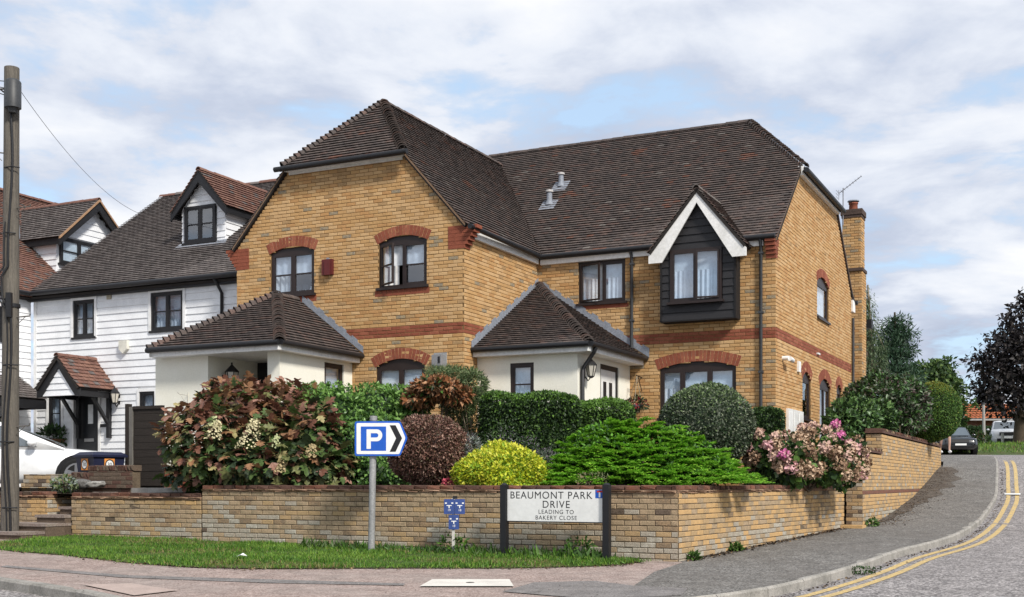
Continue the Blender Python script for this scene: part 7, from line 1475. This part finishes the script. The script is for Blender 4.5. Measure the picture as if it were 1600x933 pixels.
# ------------------------------------------------------------------ person at the top of the pavement
def person():
    Y = 45.0; b = Vector((SX(1477.5, Y), Y, gr(Y)-.115+.115)); t = empty('person', b, 'pedestrian with bare legs and white trainers half hidden behind the clipped ball', 'person')
    def skin(name, verts, edges, rad, mat, root=0):
        me = bpy.data.meshes.new(name); me.from_pydata([Vector(v) for v in verts], edges, []); o = bpy.data.objects.new(name, me); COL.objects.link(o)
        m = o.modifiers.new('s', 'SKIN'); m.use_smooth_shade = True; o.modifiers.new('u', 'SUBSURF').levels = 1; o.modifiers['u'].render_levels = 1
        for i, r in enumerate(rad): me.skin_vertices[0].data[i].radius = (r, r); me.skin_vertices[0].data[i].use_root = (i == root)
        dg = bpy.context.evaluated_depsgraph_get(); m2 = bpy.data.meshes.new_from_object(o.evaluated_get(dg)); bpy.data.objects.remove(o); m2.materials.clear(); m2.materials.append(mat)
        for p in m2.polygons: p.use_smooth = True
        return link(name, m2, t)
    sk = pmat('skin', (.52, .33, .25), .6, .08, 8)
    v = [(0, 0, .95), (0, 0, 1.15), (0, 0, 1.38), (0, .0, 1.50), (0, -.02, 1.60), (0, -.02, 1.70), (.10, 0, .90), (.11, -.10, .50), (.11, -.08, .12), (.11, -.2, .05), (-.10, 0, .90), (-.11, .14, .50), (-.11, .24, .13), (-.11, .12, .05), (.19, 0, 1.42), (.25, .08, 1.15), (.25, -.08, .92), (.25, -.11, .84), (-.19, 0, 1.42), (-.25, -.08, 1.15), (-.25, -.2, .93), (-.25, -.24, .85)]
    ed = [(0, 1), (1, 2), (2, 3), (3, 4), (4, 5), (0, 6), (6, 7), (7, 8), (8, 9), (0, 10), (10, 11), (11, 12), (12, 13), (2, 14), (14, 15), (15, 16), (16, 17), (2, 18), (18, 19), (19, 20), (20, 21)]
    rd = [.14, .13, .15, .06, .085, .08, .09, .06, .038, .035, .09, .06, .038, .035, .06, .042, .03, .035, .06, .042, .03, .035]
    skin('body', v, ed, rd, sk)
    skin('shirt', [(0, 0, .97), (0, 0, 1.15), (0, 0, 1.40), (.19, 0, 1.42), (.24, .06, 1.20), (-.19, 0, 1.42), (-.24, -.06, 1.20)], [(0, 1), (1, 2), (2, 3), (3, 4), (2, 5), (5, 6)], [.16, .15, .165, .075, .065, .075, .065], pmat('shirt', (.10, .13, .2), .9, .1, 9))
    skin('shorts', [(0, 0, .98), (.10, 0, .88), (.115, -.07, .58), (-.10, 0, .88), (-.115, .10, .58)], [(0, 1), (1, 2), (0, 3), (3, 4)], [.16, .12, .095, .12, .095], pmat('shorts', (.04, .04, .045), .9, .1, 9))
    for s, y0 in ((1, -.08), (-1, .24)): mb = MB(); mb.blob(b+Vector((s*.11, y0-.07, .05)), (.05, .14, .055), 1, .04, 2); mb.build('shoe', M_swhite, t)
    mb = MB(); mb.blob(b+Vector((0, .0, 1.72)), (.095, .105, .085), 4, .05, 2); mb.build('hair', pmat('hair', (.05, .035, .025), .8, .2, 20), t)
    mb = MB()
    for s in (-1, 1):
        mb.blob(b+Vector((s*.032, -.1, 1.655)), (.012, .008, .008), 1, 0, 1)
    mb.build('eyes', M_sblack, t)
    mb = MB(); mb.blob(b+Vector((0, -.108, 1.62)), (.014, .018, .022), 1, 0, 1); mb.build('nose', sk, t)
    for s, q in ((1, 17), (-1, 21)):
        w = Vector(v[q])+b; mb = MB()
        for i in range(4): o_ = Vector((s*.0, -.02+.014*i, -.02)); mb.tube([w+o_, w+o_+Vector((0, -.005, -.05+.005*abs(i-1))), w+o_+Vector((-s*.01, -.006, -.085+.008*abs(i-1)))], [.009, .009, .006], 5)
        mb.tube([w+Vector((0, -.03, 0)), w+Vector((-s*.01, -.055, -.045))], [.011, .008], 5); mb.build('hand', sk, t)
person()

# ------------------------------------------------------------------ grass, weeds, litter
def in_poly(P, poly):
    x, y = P[:, 0], P[:, 1]; ins = np.zeros(len(P), bool); n = len(poly)
    for i in range(n):
        (x0, y0), (x1, y1) = poly[i], poly[(i+1) % n]
        c = ((y0 > y) != (y1 > y)) & (x < (x1-x0)*(y-y0)/(y1-y0+1e-12)+x0); ins ^= c
    return ins
def grass(name, poly, n, size, mats, w, zf, seed, edge=.05, lean=.45):
    g = np.random.default_rng(seed); A = np.array(poly); lo, hi = A.min(0), A.max(0); P = g.uniform(lo, hi, (n*3, 2)); P = P[in_poly(P, poly)][:n]; n = len(P)
    wob = g.normal(size=(n, 2))*edge; P += wob; clump = .5+.5*np.sin(P[:, 0]*2.3+np.sin(P[:, 1]*3.1)*1.5)*np.cos(P[:, 1]*2.7+P[:, 0])
    z = np.array([zf(x, y) for x, y in P]); p3 = np.column_stack([P, z-.01]); tip = rnd(n, lean, g)+np.array([0, 0, 1]); tip[:, 2] = np.abs(tip[:, 2])
    s = g.uniform(size[0], size[1], n)*(.5+.8*clump); nr = rnd(n, 1, g)
    mi = g.choice(len(mats), n, p=np.array(w)/sum(w)); pat = np.sin(P[:, 0]*1.1+2*np.sin(P[:, 1]*.9))*np.sin(P[:, 1]*2.1+P[:, 0]*.7); mi = np.where((pat > .45) & (g.random(n) < .35), len(mats)-1, np.where((pat < -.35) & (g.random(n) < .5), 2, mi)); o = link(name, leaf_mesh(name, p3, nr, tip, s, mi, mats, 'needle', (0, 0, 0))); o['kind'] = 'stuff'; return o
gm_ = [leafm('grass_green', (.10, .215, .025), .3, .25), leafm('grass_deep', (.055, .13, .018), .3, .2), leafm('grass_light', (.19, .32, .045), .3, .25), leafm('grass_straw', (.23, .20, .08), .3, .2)]
grass('grass', VG, 66000, (.035, .08), gm_, [5, 4, 2.4, .5], lambda x, y: gr(y)+.014, 101, .075)
grass('grass', [(18.2, 58.6), (24, 57.5), (34, 56.5), (34, 72), (20, 72), (19.5, 66)], 9000, (.12, .25), gm_, [4, 3, 4, 1], lambda x, y: gr(y)+min(max((y-58)/7, 0), 1)*.42, 102)
# longer weeds along the wall base under the signs
wl = [fw.pt(t, 0) for t in lin(5.2, 10.2, 12)]; poly = [(p.x-V.x*.0, p.y) for p in wl]+[(p.x-V.x*.45, p.y-V.y*.45) for p in wl[::-1]]
grass('weeds', poly, 2600, (.10, .20), [gm_[0], gm_[1], tl[0], G_mid], [3, 3, 1, 2], lambda x, y: gr(y)+.014, 103, .05, .6)
_c = at(101, 757, 21.75); bush('rockery_plant', 'small pale leaved plant among the rockery stones at the top of the steps', (_c.x, _c.y, -.12), [(_c.x, _c.y, -.02, .22, .2, .14)], 420, (.05, .1), [lv_[0], tl[1], G_mid], [2, 2, 2], seed=120, jit=.8, stems=3)
def weed(px, py, Y, r, label, seed, mats=None):
    c = at(px, py, Y); c.z = gr(Y)+.01; t = empty('weed_clump', c, label, 'weed', 'weeds along the walls and kerb'); tuft(t, 'foliage', c+Vector((0, 0, r*.5)), (r, r*.7, r*.6), 140, (.05, .1), mats or [G_lt, G_mid], [.6, .4], seed); mb = MB(); mb.tube([c, c+Vector((0, 0, r*.6))], .006, 4); mb.build('stem', G_mid, t)
p_ = sw.pt(2.0, 0, .08); weed(proj(p_)[0], 0, p_.y, .08, 'small green weed at the foot of the side wall, nearest the corner', 1)
p_ = uw.pt(.35, 0, .12); weed(proj(p_)[0], 0, p_.y, .12, 'bright green weed where the retaining wall meets the pavement', 2)
p_ = fw.pt(9.75, 0, .22); weed(proj(p_)[0], 0, p_.y, .24, 'tall leafy weed beside the right post of the street sign', 3, [G_mid, gm_[0]])
p_ = fw.pt(7.75, 0, .2); weed(proj(p_)[0], 0, p_.y, .22, 'leafy weed beside the left post of the street sign', 4, [G_mid, gm_[0]])
p_ = sw.pt(.3, 0, .1); weed(proj(p_)[0], 0, p_.y, .06, 'tiny weed growing at the corner of the brick walls', 5)
for k in (14, 33, 34, 35):
    pass
q = [p for p in KL if 4.4 < p.x < 5.2 and p.y < 20]; c = q[0]+side(KL, KL.index(q[0]))*.08; t = empty('weed_clump', (c.x, c.y, gr(c.y)-.1), 'dark weed growing in the gutter below the kerb', 'weed', 'weeds along the walls and kerb'); tuft(t, 'foliage', Vector((c.x, c.y, gr(c.y)-.06)), (.22, .08, .035), 140, (.03, .06), [G_mid, G_dk], [.5, .5], 9); mb = MB(); mb.tube([(c.x, c.y, gr(c.y)-.12), (c.x, c.y, gr(c.y)-.05)], .006, 4); mb.build('stem', G_mid, t)
# leaf litter and soil at the wall foot, along the kerb and the verge edge
def litter(name, pts, n, spread, size, mats, w, seed, dz=.012, zf=None):
    g = np.random.default_rng(seed); pts = np.array([(p[0], p[1]) for p in pts]); i = g.integers(0, len(pts)-1, n); f = g.random((n, 1)); P = pts[i]+(pts[i+1]-pts[i])*f+np.stack([np.abs(g.normal(size=n))*spread[0], g.normal(size=n)*spread[1]], 1)
    z = np.array([(zf or gr)(y) for y in P[:, 1]])+dz; o = link(name, leaf_mesh(name, np.column_stack([P, z]), rnd(n, .35, g)+np.array([0, 0, 1]), rnd(n, 1, g)*np.array([1, 1, .15]), g.uniform(size[0], size[1], n), g.choice(len(mats), n, p=np.array(w)/sum(w)), mats, 'round')); o['kind'] = 'stuff'
lm = [pmat('litter_brown', (.085, .055, .035), .95, .4, 6), pmat('litter_dark', (.045, .034, .025), .95, .4, 6), pmat('litter_tan', (.22, .15, .08), .95, .3, 6)]
litter('leaf_litter', [uw.pt(t, 0, .03) for t in lin(.6, 13, 20)], 2600, (.26, .3), (.012, .04), lm, [4, 5, 1.5], 111)
litter('leaf_litter', [sw.pt(t, 0, .02) for t in lin(.1, 8.3, 14)], 1100, (.09, .08), (.02, .06), lm, [4, 5, 1], 112)
litter('leaf_litter', [VG[i] for i in range(1, 10)], 900, (.05, .09), (.02, .05), lm, [3, 2, 2], 113)
kk = [p for p in offs(KL, .07) if p.x > 2 and p.y < 36]; litter('leaf_litter', kk, 700, (.06, .05), (.02, .05), lm, [3, 4, 1], 114, .008, lambda y: gr(y)-.115)
litter('gravel', [(-6, 14.6), (-3, 13.3), (0, 12.6), (1.5, 12.6)], 500, (.6, .6), (.008, .02), [pmat('grit', (.30, .26, .23), .9, .3, 9), lm[1]], [2, 1], 115)
mb = MB(); c = Vector((SX(377, 16.1), 16.1, gr(16.1)+.06)); mb.add([c+Vector((-.07, 0, 0)), c+Vector((.0, -.05, .03)), c+Vector((.08, 0, .015)), c+Vector((.01, .06, .05))], [(0, 1, 3), (1, 2, 3)]); mb.add([c+Vector((-.07, 0, -.004)), c+Vector((.0, -.05, .026)), c+Vector((.08, 0, .011)), c+Vector((.01, .06, .046))], [(0, 3, 1), (1, 3, 2)]); mb.build('paper_scrap', M_swhite, label='scrap of white paper lying on the grass verge', cat='litter')
